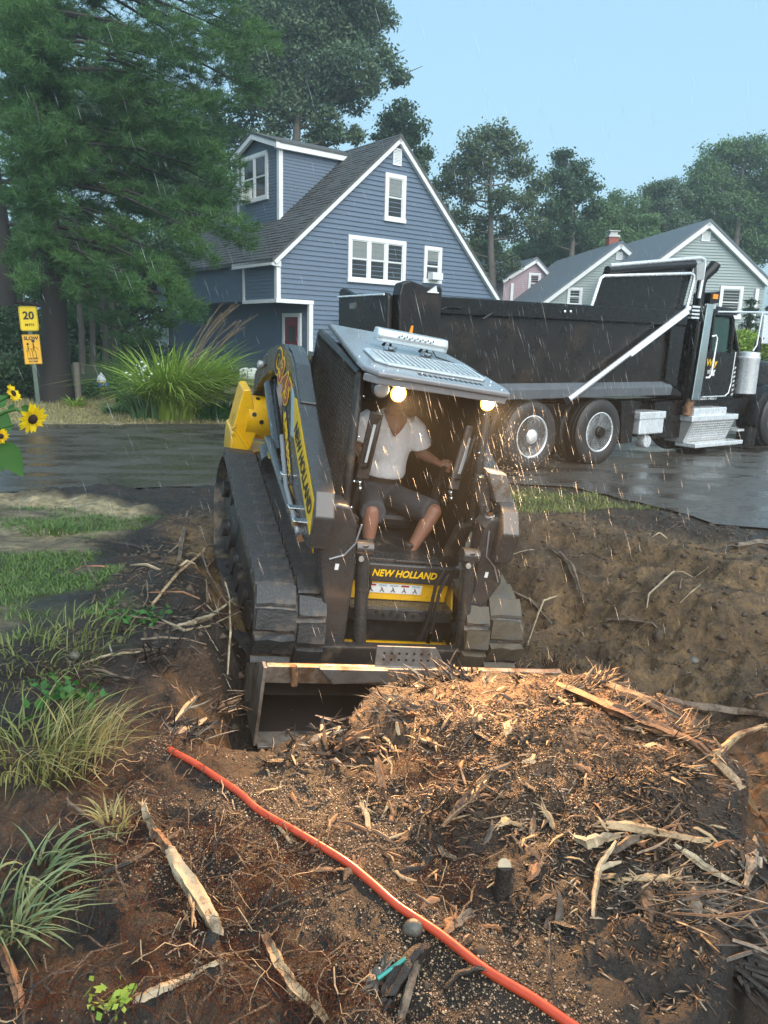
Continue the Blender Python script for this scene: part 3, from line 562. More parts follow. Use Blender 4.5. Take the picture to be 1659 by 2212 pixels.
# ------------------------------------------------------------------ lap siding
def clip_row(poly, z0, z1):
    """convex or simple 2D polygon (u,z): the (u0,u1) spans at a height"""
    def span(z):
        xs = []
        n = len(poly)
        for i in range(n):
            (a, c), (b, d) = poly[i], poly[(i + 1) % n]
            if (c <= z < d) or (d <= z < c): xs.append(a + (b - a) * (z - c) / (d - c))
        xs.sort(); return [(xs[i], xs[i + 1]) for i in range(0, len(xs) - 1, 2)]
    return span(z0 + 1e-4), span(z1 - 1e-4)
def siding(parent, poly, plane, mat, expo=.148, proud=.018, pieces=True, zbase=None, name='siding_board'):
    """plane: function (u, out, z) -> local point; out = metres proud of the wall"""
    zs = [p[1] for p in poly]; z = zbase if zbase is not None else min(zs); zt = max(zs); mb = MB()
    while z < zt - .02:
        z1 = min(z + expo, zt)
        if z1 > min(zs) + .01:
            za = max(z, min(zs)); s0, s1 = clip_row(poly, za, z1)
            for k in range(max(len(s0), len(s1))):
                a = s0[min(k, len(s0) - 1)] if s0 else None; b = s1[min(k, len(s1) - 1)] if s1 else None
                if a is None: continue
                if b is None: b = ((a[0] + a[1]) / 2 - .001, (a[0] + a[1]) / 2 + .001)
                q = [plane(a[0], 0, za), plane(a[1], 0, za), plane(a[1], proud, za), plane(a[0], proud, za),
                     plane(b[0], 0, z1), plane(b[1], 0, z1), plane(b[1], .004, z1), plane(b[0], .004, z1)]
                t = MB() if pieces else mb
                t.add(q, [(0, 1, 2, 3), (4, 7, 6, 5), (3, 2, 6, 7), (0, 4, 5, 1), (1, 5, 6, 2), (0, 3, 7, 4)])
                if pieces: t.build(name, mat, parent)
        z += expo
    if not pieces: mb.build('siding', mat, parent, kind='stuff')
def window(parent, plane, u0, u1, z0, z1, trim=.11, lights=1, split=True, shades=(0,), outer=.075, name='window', sash_at=.5):
    """frame, sill, sashes and panes, all proud of the siding"""
    f = MB()
    def bx(mb, a, b, c, d, o0, o1):
        q = [plane(a, o0, c), plane(b, o0, c), plane(b, o1, c), plane(a, o1, c), plane(a, o0, d), plane(b, o0, d), plane(b, o1, d), plane(a, o1, d)]
        mb.add(q, [(0, 1, 2, 3), (4, 7, 6, 5), (0, 4, 5, 1), (1, 5, 6, 2), (2, 6, 7, 3), (3, 7, 4, 0)])
    bx(f, u0, u1, z1 - trim, z1, 0, outer); bx(f, u0 - .02, u1 + .02, z0, z0 + trim, 0, outer + .02)
    bx(f, u0, u0 + trim, z0 + trim, z1 - trim, 0, outer); bx(f, u1 - trim, u1, z0 + trim, z1 - trim, 0, outer)
    iw = (u1 - u0 - 2 * trim); lw = iw / lights
    for i in range(1, lights): bx(f, u0 + trim + lw * i - .055, u0 + trim + lw * i + .055, z0 + trim, z1 - trim, 0, outer - .005)
    fr = f.build(name, MAT['trim'], parent)
    zi0, zi1 = z0 + trim, z1 - trim; zm = zi0 + (zi1 - zi0) * sash_at
    for i in range(lights):
        a = u0 + trim + lw * i + (.055 if i else 0); b = u0 + trim + lw * (i + 1) - (.055 if i < lights - 1 else 0)
        s = MB(); w = .035
        for (c, d, o) in ((zm, zi1, .052), (zi0, zm + .02, .042)) if split else ((zi0, zi1, .05),):
            bx(s, a, b, c, c + w, .03, o); bx(s, a, b, d - w, d, .03, o); bx(s, a, a + w, c + w, d - w, .03, o); bx(s, b - w, b, c + w, d - w, .03, o)
        s.build('sash', MAT['trim'], fr)
        for (c, d) in ((zm, zi1), (zi0, zm)) if split else ((zi0, zi1),):
            p = MB(); bx(p, a + .01, b - .01, c, d, .022, .031)
            p.build('pane', MAT['pane'], fr)
        sh = shades[i % len(shades)]
        if sh:
            p = MB(); bx(p, a + w, b - w, zi1 - (zi1 - zi0) * sh, zi1 - w, .0315, .034); p.build('blind', MAT['blind'], fr)
    return fr
def louvre(parent, plane, u0, u1, z0, z1, n=9):
    def bx(mb, a, b, c, d, o0, o1):
        q = [plane(a, o0, c), plane(b, o0, c), plane(b, o1, c), plane(a, o1, c), plane(a, o0, d), plane(b, o0, d), plane(b, o1, d), plane(a, o1, d)]
        mb.add(q, [(0, 1, 2, 3), (4, 7, 6, 5), (0, 4, 5, 1), (1, 5, 6, 2), (2, 6, 7, 3), (3, 7, 4, 0)])
    f = MB(); t = .04
    bx(f, u0, u1, z1 - t, z1, 0, .06); bx(f, u0, u1, z0, z0 + t, 0, .06); bx(f, u0, u0 + t, z0 + t, z1 - t, 0, .06); bx(f, u1 - t, u1, z0 + t, z1 - t, 0, .06)
    fr = f.build('gable_vent', MAT['trim'], parent); dz = (z1 - z0 - 2 * t) / n; s = MB()
    for i in range(n): bx(s, u0 + t, u1 - t, z0 + t + dz * i, z0 + t + dz * (i + .72), .02, .045)
    s.build('louvre', MAT['trim'], fr)

# ------------------------------------------------------------------ the blue house
HS = heading_frame([-3.445, 24.322, 0], 52)
house = empty('blue_house', 'steep-gabled blue clapboard house with white trim, dormer and red door', 'house', HS.mat())
gp = lambda u, o, z: (u, -o, z)                     # gable wall, facing the street
fp = lambda x0: (lambda u, o, z: (x0 - o, u, z))    # walls that face the left
LX, LZ, AX, AZ, RX, RZ = -.22, 4.17, 4.55, 8.40, 9.62, 3.48
D_ = 9.5
core = MB()
core.py([(0.02, 3.0), (1.2, 3.0), (1.2, .3), (9.6, .3), (9.6, 3.5), (AX, AZ - .12), (0.02, 4.22)], .015, D_)
core.build('wall', MAT['blue'], house)
siding(house, [(.1, 3.05), (1.28, 3.05), (1.28, .4), (9.5, .4), (9.5, 3.5), (AX, AZ - .16), (.1, 4.30)], gp, MAT['blue'], .148, .036)
# raking boards, eave return, corner boards and overhang trim
tr = MB()
def rake(mb, a, b, w, y0, y1):
    d = Vector((b[0] - a[0], 0, b[1] - a[1])).normalized(); nrm = Vector((d.z, 0, -d.x))
    if nrm.z > 0: nrm = -nrm
    A, B = Vector((a[0], 0, a[1])), Vector((b[0], 0, b[1]))
    mb.prism([A + Vector((0, y0, 0)), B + Vector((0, y0, 0)), B + nrm * w + Vector((0, y0, 0)), A + nrm * w + Vector((0, y0, 0))], (0, y1 - y0, 0))
for nm, a, b in (('rake_board', (LX, LZ), (AX, AZ)), ('rake_board', (RX + .1, RZ - .08), (AX, AZ))):
    t = MB(); rake(t, a, b, .19, -.16, -.02); t.build(nm, MAT['trim'], house, bevel=.01)
t = MB(); t.box((-.24, -.12, 4.0), (-.16, 2.5, 4.16)); t.box((-.16, -.10, 3.98), (.1, .0, 4.14)); t.build('eave_board', MAT['trim'], house)
t = MB(); t.box((-.03, -.05, 3.0), (.11, .10, 4.05)); t.build('corner_board', MAT['trim'], house)
t = MB(); t.box((-.05, -.06, 2.92), (1.30, .06, 3.04)); t.box((-.05, .06, 2.92), (.05, 2.16, 3.03)); t.build('overhang_trim', MAT['trim'], house)
t = MB(); t.box((1.14, -.05, .35), (1.28, .08, 2.92)); t.build('corner_board', MAT['trim'], house)
t = MB(); t.box((-.035, 2.06, 3.03), (.03, 2.16, 4.1)); t.build('corner_board', MAT['trim'], house)
siding(house, [(.1, 3.03), (2.06, 3.03), (2.06, 4.1), (.1, 4.1)], fp(.02), MAT['blue'], .11, .018, pieces=False)
siding(house, [(.08, .4), (D_, .4), (D_, 5.1), (2.2, 5.1), (2.2, 3.0), (.08, 3.0)], fp(1.2), MAT['blue'], .11, .018, pieces=False)
t = MB(); t.box((.03, .03, 3.05), (1.19, 2.15, 4.2)); t.build('overhang_wall', MAT['blue'], house)
# roof slopes
r = MB(); sl = (AZ - LZ) / (AX - LX)
r.prism([(LX - .02, -.18, LZ + .01), (AX, -.18, AZ + .03), (AX, -.18, AZ - .08), (LX - .02, -.18, LZ - .09)], (0, D_ + .3, 0)); r.build('roof', MAT['shingle'], house, label='dark shingled roof slope under the dormer')
r = MB(); r.prism([(RX + .14, -.18, RZ - .09), (AX, -.18, AZ + .03), (AX, -.18, AZ - .08), (RX + .14, -.18, RZ - .19)], (0, D_ + .3, 0)); r.build('roof', MAT['shingle'], house, label='right roof slope seen edge on')
# shingle courses on the visible slope
cr = MB(); L_ = sqrt((AX - LX) ** 2 + (AZ - LZ) ** 2); k = 0; step = .16
ux, uz = (AX - LX) / L_, (AZ - LZ) / L_
while k * step < L_ - .1:
    s0 = k * step; x0, z0 = LX + ux * s0, LZ + uz * s0 + .012; x1, z1 = x0 + ux * (step + .03), z0 + uz * (step + .03)
    y = -.19 - random.random() * .3
    while y < D_:
        w = random.uniform(.25, .42); h = random.uniform(.018, .036); y0 = max(y, -.185)
        if y + w > y0 + .03: cr.add([(x0 - uz * h, y0, z0 + ux * h), (x0 - uz * h, y + w - .008, z0 + ux * h), (x1, y + w - .008, z1), (x1, y0, z1), (x0, y0, z0), (x0, y + w - .008, z0)], [(0, 1, 2, 3), (4, 5, 1, 0)])
        y += w
    k += 1
cr.build('shingle', MAT['shingle'], house, kind='stuff')
# windows
window(house, gp, 2.60, 4.98, 3.70, 5.15, .13, 3, True, (.5, .5, .0))
window(house, gp, 4.03, 4.90, 5.72, 7.21, .13, 1, True, (.45,))
w3 = window(house, gp, 5.80, 6.61, 3.87, 5.10, .12, 1, True, (.38,), sash_at=.45)
louvre(house, gp, 4.33, 4.68, 7.48, 8.0, 10)
ac = MB(); ac.box((5.98, -.35, 3.98), (6.45, -.06, 4.22)); ac.build('window_air_conditioner', MAT['whitedecal'], house, bevel=.01)
t = MB(); t.cbox((3.62, -.032, 5.0 - .22), (.2, .006, .05)); 
window(house, fp(1.2), 5.70, 7.6, 3.86, 5.30, .12, 3, True, (0,))
# red door in the recess on the left-facing lower wall
dr = MB(); q = fp(1.18)
t = MB(); t.box((1.08, .42, .5), (1.16, .55, 2.66)); t.box((1.08, 1.42, .5), (1.16, 1.54, 2.66)); t.box((1.08, .55, 2.54), (1.16, 1.42, 2.66)); dfr = t.build('door_frame', MAT['trim'], house)
dr.box((1.115, .55, .5), (1.155, 1.42, 2.54)); door = dr.build('door', MAT['red'], house)
t = MB(); t.box((1.10, .78, 1.75), (1.116, 1.16, 2.25)); t.build('door_pane', MAT['pane'], door)
t = MB()
for a, b in ((.65, .95), (1.02, 1.32)):
    t.box((1.105, a, .7), (1.116, b, 1.3)); 
t.build('door_panel', MAT['red'], door)
t = MB(); t.ell((1.09, .63, 1.45), (.03, .03, .03)); t.build('door_knob', MAT['chrome'], door)
# dormer
DX, DY0, DY1, DR, DZE, DZT = 1.50, 2.42, 5.35, 3.95, 7.95, 8.55
rz = lambda x: LZ + sl * (x - LX)
t = MB(); t.px([(DY0 + .02, rz(DX) - .3), (DY1 - .02, rz(DX) - .3), (DY1 - .02, DZE), (DR, DZT - .08), (DY0 + .02, DZE)], DX + .02, DX + 3.2); t.build('dormer_wall', MAT['blue'], house)
siding(house, [(DY0 + .12, rz(DX)), (DY1 - .05, rz(DX)), (DY1 - .05, DZE), (DR, DZT - .1), (DY0 + .12, DZE)], fp(DX + .02), MAT['blue'], .10, .018, pieces=False)
siding(house, [(DX + .13, rz(DX) + .05), (DX + 2.55, rz(DX + 2.55) + .05), (DX + 2.55, DZE - .05), (DX + .13, DZE - .05)], lambda u, o, z: (u, DY0 + .02 - o, z), MAT['blue'], .105, .02, pieces=False)
t = MB(); t.box((DX - .02, DY0 - .03, rz(DX) - .02), (DX + .13, DY0 + .12, DZE)); t.build('corner_board', MAT['trim'], house)
t = MB(); t.box((DX - .02, DY1 - .1, rz(DX) - .02), (DX + .1, DY1 + .02, DZE)); t.build('corner_board', MAT['trim'], house)
t = MB(); t.box((DX - .18, DY0 - .16, DZE - .05), (DX + 2.9, DY0 - .02, DZE + .14)); t.build('dormer_fascia', MAT['trim'], house)
for a, b in (((DY0 - .18, DZE + .12), (DR, DZT + .06)), ((DY1 + .18, DZE + .12), (DR, DZT + .06))):
    d = Vector((0, b[0] - a[0], b[1] - a[1])); t = MB()
    t.prism([(DX - .2, a[0], a[1] - .17), (DX - .2, b[0], b[1] - .17), (DX - .2, b[0], b[1]), (DX - .2, a[0], a[1])], (.12, 0, 0)); t.build('rake_board', MAT['trim'], house)
    t = MB(); t.prism([(DX - .22, a[0], a[1]), (DX - .22, b[0], b[1]), (DX - .22, b[0], b[1] + .07), (DX - .22, a[0], a[1] + .07)], (3.6, 0, 0)); t.build('dormer_roof', MAT['shingle'], house)
dwin = window(house, fp(DX + .02), 3.14, 4.98, 6.45, 8.0, .13, 2, True, (0,))
t = MB(); t.box((DX - .48, 4.2, 6.5), (DX - .03, 4.85, 6.95)); aco = t.build('window_air_conditioner', MAT['whitedecal'], house, bevel=.015)
t = MB()
for i in range(6): t.box((DX - .492, 4.26 + .0, 6.55 + .06 * i), (DX - .481, 4.79, 6.575 + .06 * i))
t.build('air_conditioner_grille', MAT['postw'], aco)
# lit lamp reflected in the front window is left to the panes; a dish on the gable
t = MB(); t.lathe([(.02, 0), (.12, .02), (.22, .06), (.29, .12), (.285, .13), (.2, .07), (.02, .02)], (2.35, -.42, 2.42), (-.3, -1, .25), 28); dish = t.build('satellite_dish', MAT['galv'], house, smooth=50)
t = MB(); t.tube([(2.35, 0, 2.2), (2.35, -.2, 2.25), (2.35, -.40, 2.42)], .02); t.tube([(2.35, -.42, 2.2), (2.25, -.8, 2.45)], .012); t.build('dish_arm', MAT['galv'], dish)

# the small blue wing behind the pine
ax = empty('blue_cottage', 'small dark blue gabled cottage half hidden behind the pine branches', 'house', HS.mat())
t = MB(); t.px([(11.4, .4), (14.6, .4), (14.6, 4.3), (12.9, 5.7), (11.4, 4.5)], 2.52, 8); t.build('wall', MAT['blue'], ax)
siding(ax, [(11.45, .4), (14.5, .4), (14.5, 4.3), (12.9, 5.55), (11.45, 4.4)], fp(2.5), MAT['blue'], .11, .018, pieces=False)
for a, b in (((11.1, 4.25), (12.9, 5.75)), ((14.9, 4.1), (12.9, 5.75))):
    t = MB(); t.prism([(2.35, a[0], a[1]), (2.35, b[0], b[1]), (2.35, b[0], b[1] + .1), (2.35, a[0], a[1] + .1)], (6, 0, 0)); t.build('roof', MAT['farroof'], ax)
cw = window(ax, fp(2.5), 11.75, 13.2, 2.85, 4.1, .13, 1, True, (0,))
t = MB(); t.box((2.464, 12.0, 3.0), (2.468, 12.6, 3.95)); t.build('curtain', MAT['reddecal'], cw)
t = MB(); t.box((2.44, 11.35, .4), (2.5, 11.48, 4.45)); t.build('corner_board', MAT['trim'], ax)
t = MB(); t.box((2.44, 14.5, .4), (2.5, 14.62, 4.25)); t.build('corner_board', MAT['trim'], ax)
t = MB(); t.box((2.1, 11.8, 2.96), (2.42, 12.3, 3.3)); t.build('window_air_conditioner', MAT['whitedecal'], ax, bevel=.01)

# ------------------------------------------------------------------ the houses behind the truck
def gable_house(name, label, depth, deg, apex, left, right, mat, expo, zb, length, cx, trimw=.2):
    o = at_depth(*apex, depth); F = heading_frame([o[0], o[1], 0], deg)
    A = F.loc(*apex, 1, 0); Lp = F.loc(*left, 1, 0); Rp = F.loc(*right, 1, 0)
    h = empty(name, label, 'house', F.mat())
    poly = [(Lp[0] + .15, zb), (Rp[0] - .15, zb), (Rp[0] - .15, Rp[2] - .1), (A[0], A[2] - .25), (Lp[0] + .15, Lp[2] - .1)]
    t = MB(); t.prism([(u, .02, z) for u, z in poly], (0, length, 0)); t.build('wall', mat, h)
    siding(h, poly, gp, mat, expo, .038, pieces=False)
    for e in (Lp, Rp):
        t = MB(); rake(t, (e[0], e[2]), (A[0], A[2]), trimw, -.22, -.03); t.build('rake_board', MAT['trim'], h)
        t = MB(); t.prism([(e[0], -.25, e[2] + .0), (A[0], -.25, A[2] + .0), (A[0], -.25, A[2] + .12), (e[0], -.25, e[2] + .12)], (0, length + .4, 0)); t.build('roof', MAT['farroof'], h)
    return h, F, A
def pxwin(h, F, a, b, **k):
    p, q = F.loc(*a, 1, 0), F.loc(*b, 1, 0); return window(h, gp, min(p[0], q[0]), max(p[0], q[0]), min(p[2], q[2]), max(p[2], q[2]), **k)
hB, FB, AB = gable_house('sage_house', 'taller sage green house whose gable stands over the truck cab', 34, 84, (1529, 480), (1395, 580), (1660, 612), MAT['sage'], .125, .6, 12, 0)
pxwin(hB, FB, (1556, 617), (1597, 690), trim=.13)
v = FB.loc(1516, 500, 1, 0), FB.loc(1532, 522, 1, 0); louvre(hB, gp, v[0][0], v[1][0], v[1][2], v[0][2], 8)
t = MB(); e = FB.loc(1655, 612, 1, 0); t.box((e[0] - .5, -.1, .6), (e[0] - .34, .02, e[2] - .25)); t.build('corner_board', MAT['trim'], hB)
hA, FA, AA = gable_house('sage_house', 'lower sage green house with a brick chimney between pink house and truck tarp', 39, 84, (1339, 526), (1158, 662), (1420, 600), MAT['sage'], .125, .6, 10, 0)
pxwin(hA, FA, (1226, 621), (1255, 662), trim=.12)
v = FA.loc(1331, 544, 1, 0), FA.loc(1343, 562, 1, 0); louvre(hA, gp, v[0][0], v[1][0], v[1][2], v[0][2], 8)
c = FA.loc(1320, 540, 1, 1.6)
t = MB(); t.box((c[0] - .26, 1.3, c[2] - 1.2), (c[0] + .26, 1.85, c[2] + .62)); ch = t.build('chimney', MAT['brick'], hA)
t = MB(); t.box((c[0] - .3, 1.26, c[2] + .62), (c[0] + .3, 1.9, c[2] + .72)); t.box((c[0] - .2, 1.36, c[2] + .72), (c[0] + .2, 1.8, c[2] + .9)); t.box((c[0] - .3, 1.26, c[2] + .9), (c[0] + .3, 1.9, c[2] + .94)); t.build('chimney_cap', MAT['galv'], ch)
hP, FP, AP = gable_house('pink_house', 'small pink house with grey roof right of the blue gable', 46, 78, (1157, 560), (1083, 606), (1203, 612), MAT['pink'], .12, .6, 6, 0, .18)
pxwin(hP, FP, (1142, 589), (1165, 636), trim=.12)
e = FP.loc(1107, 612, 1, 0); t = MB(); t.box((e[0] - .12, -.1, .6), (e[0] + .05, .02, e[2])); t.build('corner_board', MAT['trim'], hP)
# main roof of the pink house, behind its gable
a, b, c2, d = FP.loc(1030, 566, 1, 4), FP.loc(1150, 566, 1, 4), FP.loc(1105, 650, 1, .6), FP.loc(1010, 650, 1, .6)
t = MB(); t.prism([a, b, FP.loc(1190, 650, 1, .8), d], (0, .1, .12)); t.build('roof', MAT['farroof'], hP, label='broad grey roof slope left of the pink gable')
t = MB(); sk = FP.loc(1070, 596, 1, 2.2); t.cbox(sk, (.55, .25, .4)); t.build('roof_hatch', MAT['galv'], hP)
# ------------------------------------------------------------------ the tracked loader
loader = empty('compact_track_loader', 'muddy grey and yellow tracked loader digging in the pit with its lamps lit', 'loader', LF.mat())
P = MAT
CXT = -.06
# --- tracks
def hull_path(circles, step):
    pts = []
    for (y, z, r) in circles:
        for k in range(72): a = 2 * pi * k / 72; pts.append((y + r * cos(a), z + r * sin(a)))
    pts = sorted(set(pts))
    def half(ps):
        h = []
        for p in ps:
            while len(h) > 1 and (h[-1][0] - h[-2][0]) * (p[1] - h[-2][1]) - (h[-1][1] - h[-2][1]) * (p[0] - h[-2][0]) <= 0: h.pop()
            h.append(p)
        return h
    lo, up = half(pts), half(pts[::-1]); loop = lo[:-1] + up[:-1]
    out = []; n = len(loop); acc = 0
    seg = [(loop[i], loop[(i + 1) % n]) for i in range(n)]
    tot = sum(sqrt((b[0] - a[0]) ** 2 + (b[1] - a[1]) ** 2) for a, b in seg); cnt = int(round(tot / step)); st = tot / cnt; nxt = 0
    for a, b in seg:
        l = sqrt((b[0] - a[0]) ** 2 + (b[1] - a[1]) ** 2)
        while nxt < acc + l - 1e-9 and len(out) < cnt:
            t = (nxt - acc) / l; d = ((b[0] - a[0]) / l, (b[1] - a[1]) / l)
            out.append((a[0] + (b[0] - a[0]) * t, a[1] + (b[1] - a[1]) * t, d[0], d[1])); nxt += st
        acc += l
    return out
CIRC = [(-.90, .345, .31), (1.00, .55, .31), (.72, .31, .275)]
def lug_mesh(name, w, mat, seed):
    rr = random.Random(seed); mb = MB(); l0, l1, h = .070, .058, .046
    j = lambda: rr.uniform(-.006, .006)
    # x across, y along the belt, z outward; ragged inner edge
    xs = [-w / 2, -w / 6, w / 6, w / 2]
    bot = [(x, s * l0 + j(), 0) for s in (-1, 1) for x in xs]; top = [(x * .98, s * l1 + j(), h * (1.0 if s > 0 else .35) + j() * .5) for s in (-1, 1) for x in xs]
    v = bot + top; f = []
    for i in range(3):
        f += [(8 + i, 8 + i + 1, 12 + i + 1, 12 + i), (i, i + 1, 9 + i, 8 + i), (5 + i, 4 + i, 12 + i, 13 + i)]
    f += [(0, 8, 12, 4), (7, 15, 11, 3)]
    mb.add(v, f); return mb.mesh(name, mat)
for side, x0, x1, lm in ((-1, -1.02, -.57, 'lugmat'), (1, .40, .845, 'mudrub')):
    path = hull_path(CIRC, .03); n = len(path)
    rings = []
    for (y, z, dy, dz) in path:
        ny_, nz_ = dz, -dy; t = .032
        rings.append([(x0, y, z), (x1, y, z), (x1, y - ny_ * t, z - nz_ * t), (x0, y - ny_ * t, z - nz_ * t)])
    mb = MB(); vs = [p for r in rings for p in r]; fs = []
    for i in range(n):
        for k in range(4): fs.append((i * 4 + k, i * 4 + (k + 1) % 4, ((i + 1) % n) * 4 + (k + 1) % 4, ((i + 1) % n) * 4 + k))
    mb.add(vs, fs); trk = mb.build('track', P['rubber'], loader, label='muddy tan rubber track' if side > 0 else 'wet dark rubber track')
    lp_ = hull_path(CIRC, .152); W = x1 - x0
    meshes = [(lug_mesh('lug', W * .56, P[lm], 1 + q), lug_mesh('lug', W * .40, P[lm], 11 + q)) for q in range(3)]
    for i, (y, z, dy, dz) in enumerate(lp_):
        for h in (0, 1):
            off = .0 if h == 0 else .070
            yy, zz = y + dy * off, z + dz * off
            o = bpy.data.objects.new('lug', meshes[i % 3][h]); COL.objects.link(o); o.parent = trk
            xc = (x0 + W * .285) if h == 0 else (x1 - W * .205)
            if side > 0: xc = x0 + x1 - xc
            m = Matrix(((1, 0, 0, xc), (0, -dy, dz, yy), (0, -dz, -dy, zz), (0, 0, 0, 1)))
            o.matrix_local = m
    # undercarriage between the runs
    t = MB(); t.px([(-.75, .30), (-.55, .55), (.75, .70), (.95, .5), (.6, .2), (-.6, .2)], x0 + .12, x1 - .06); t.build('track_frame', P['ldark'], loader, bevel=.01)
    for (y, z, r) in CIRC:
        t = MB(); t.lathe([(.02, -.15), (r - .09, -.15), (r - .05, -.10), (r - .05, .10), (r - .09, .15), (.02, .15)], ((x0 + x1) / 2, y, z), (1, 0, 0), 24)
        t.lathe([(.01, -.20), (.07, -.20), (.07, .20), (.01, .20)], ((x0 + x1) / 2, y, z), (1, 0, 0), 12); t.build('track_wheel', P['ldark'], loader, smooth=35)
    for y in (-.5, -.2, .1, .4):
        t = MB(); t.lathe([(.02, -.14), (.11, -.14), (.11, .14), (.02, .14)], ((x0 + x1) / 2, y, .155), (1, 0, 0), 16); t.build('roller', P['ldark'], loader, smooth=35)
# --- chassis
t = MB(); t.px([(-.78, .16), (-.70, .80), (1.2, .9), (1.35, .45), (.9, .2)], -.52, .42); t.build('chassis', P['ldark'], loader, bevel=.015)
t = MB(); t.px([(-.95, .30), (-.80, .62), (-.3, .80), (.8, .86), (.8, .70), (-.6, .45)], -.565, -.53); t.build('chassis_side', P['yellow'], loader, bevel=.006)
t = MB(); t.px([(-.95, .30), (-.80, .62), (-.3, .80), (.8, .86), (.8, .70), (-.6, .45)], .43, .447); t.build('chassis_side', P['yellow'], loader, bevel=.006)
t = MB(); t.box((-.38, -.83, .635), (.45, -.75, .775)); fp_ = t.build('front_panel', P['lpaint'], loader, bevel=.012)
text('lettering', 'NEW HOLLAND', .070, P['ydecal'], loader, basis((1, 0, 0), (0, 0, 1), (.035, -.833, .705)), bold=.002, shear=.15, ext=.001, sx=.93)
t = MB(); t.box((-.36, -.80, .49), (.40, -.74, .635)); t.build('yellow_crossmember', P['yellow'], loader, bevel=.006)
t = MB(); t.box((-.22, -.806, .545), (.20, -.801, .615)); st = t.build('warning_sticker', P['whitedecal'], loader)
for i in range(5):
    t = MB(); u = -.205 + i * .082
    t.box((u, -.8085, .598), (u + .06, -.8068, .610)); t.build('sticker_heading', P['reddecal'] if i in (0, 3) else P['bluedecal'], st)
    t = MB(); t.tube([(u + .015, -.8085, .555), (u + .03, -.8085, .58), (u + .02, -.8085, .588)], .003, 5); t.tube([(u + .03, -.8085, .57), (u + .045, -.8085, .555)], .003, 5); t.build('sticker_symbol', P['blackp'], st)
t = MB(); t.box((-.34, -.93, .395), (.42, -.74, .487)); t.build('step_plate', P['lpaint'], loader, bevel=.006)
for i in range(9):
    t = MB(); t.cyl((-.15 + i * .055, -.936, .462 - .02 * (i % 2)), (-.15 + i * .055, -.929, .462 - .02 * (i % 2)), .012, n=10); t.build('step_hole', P['blackp'], loader)
t = MB(); t.box((-.34, -.86, .20), (.44, -.74, .39)); t.build('belly_plate', P['ldark'], loader, bevel=.01)
t = MB(); t.box((-.36, -.88, .125), (.48, -.76, .195)); t.build('lower_crossmember', P['yellow'], loader, bevel=.008)
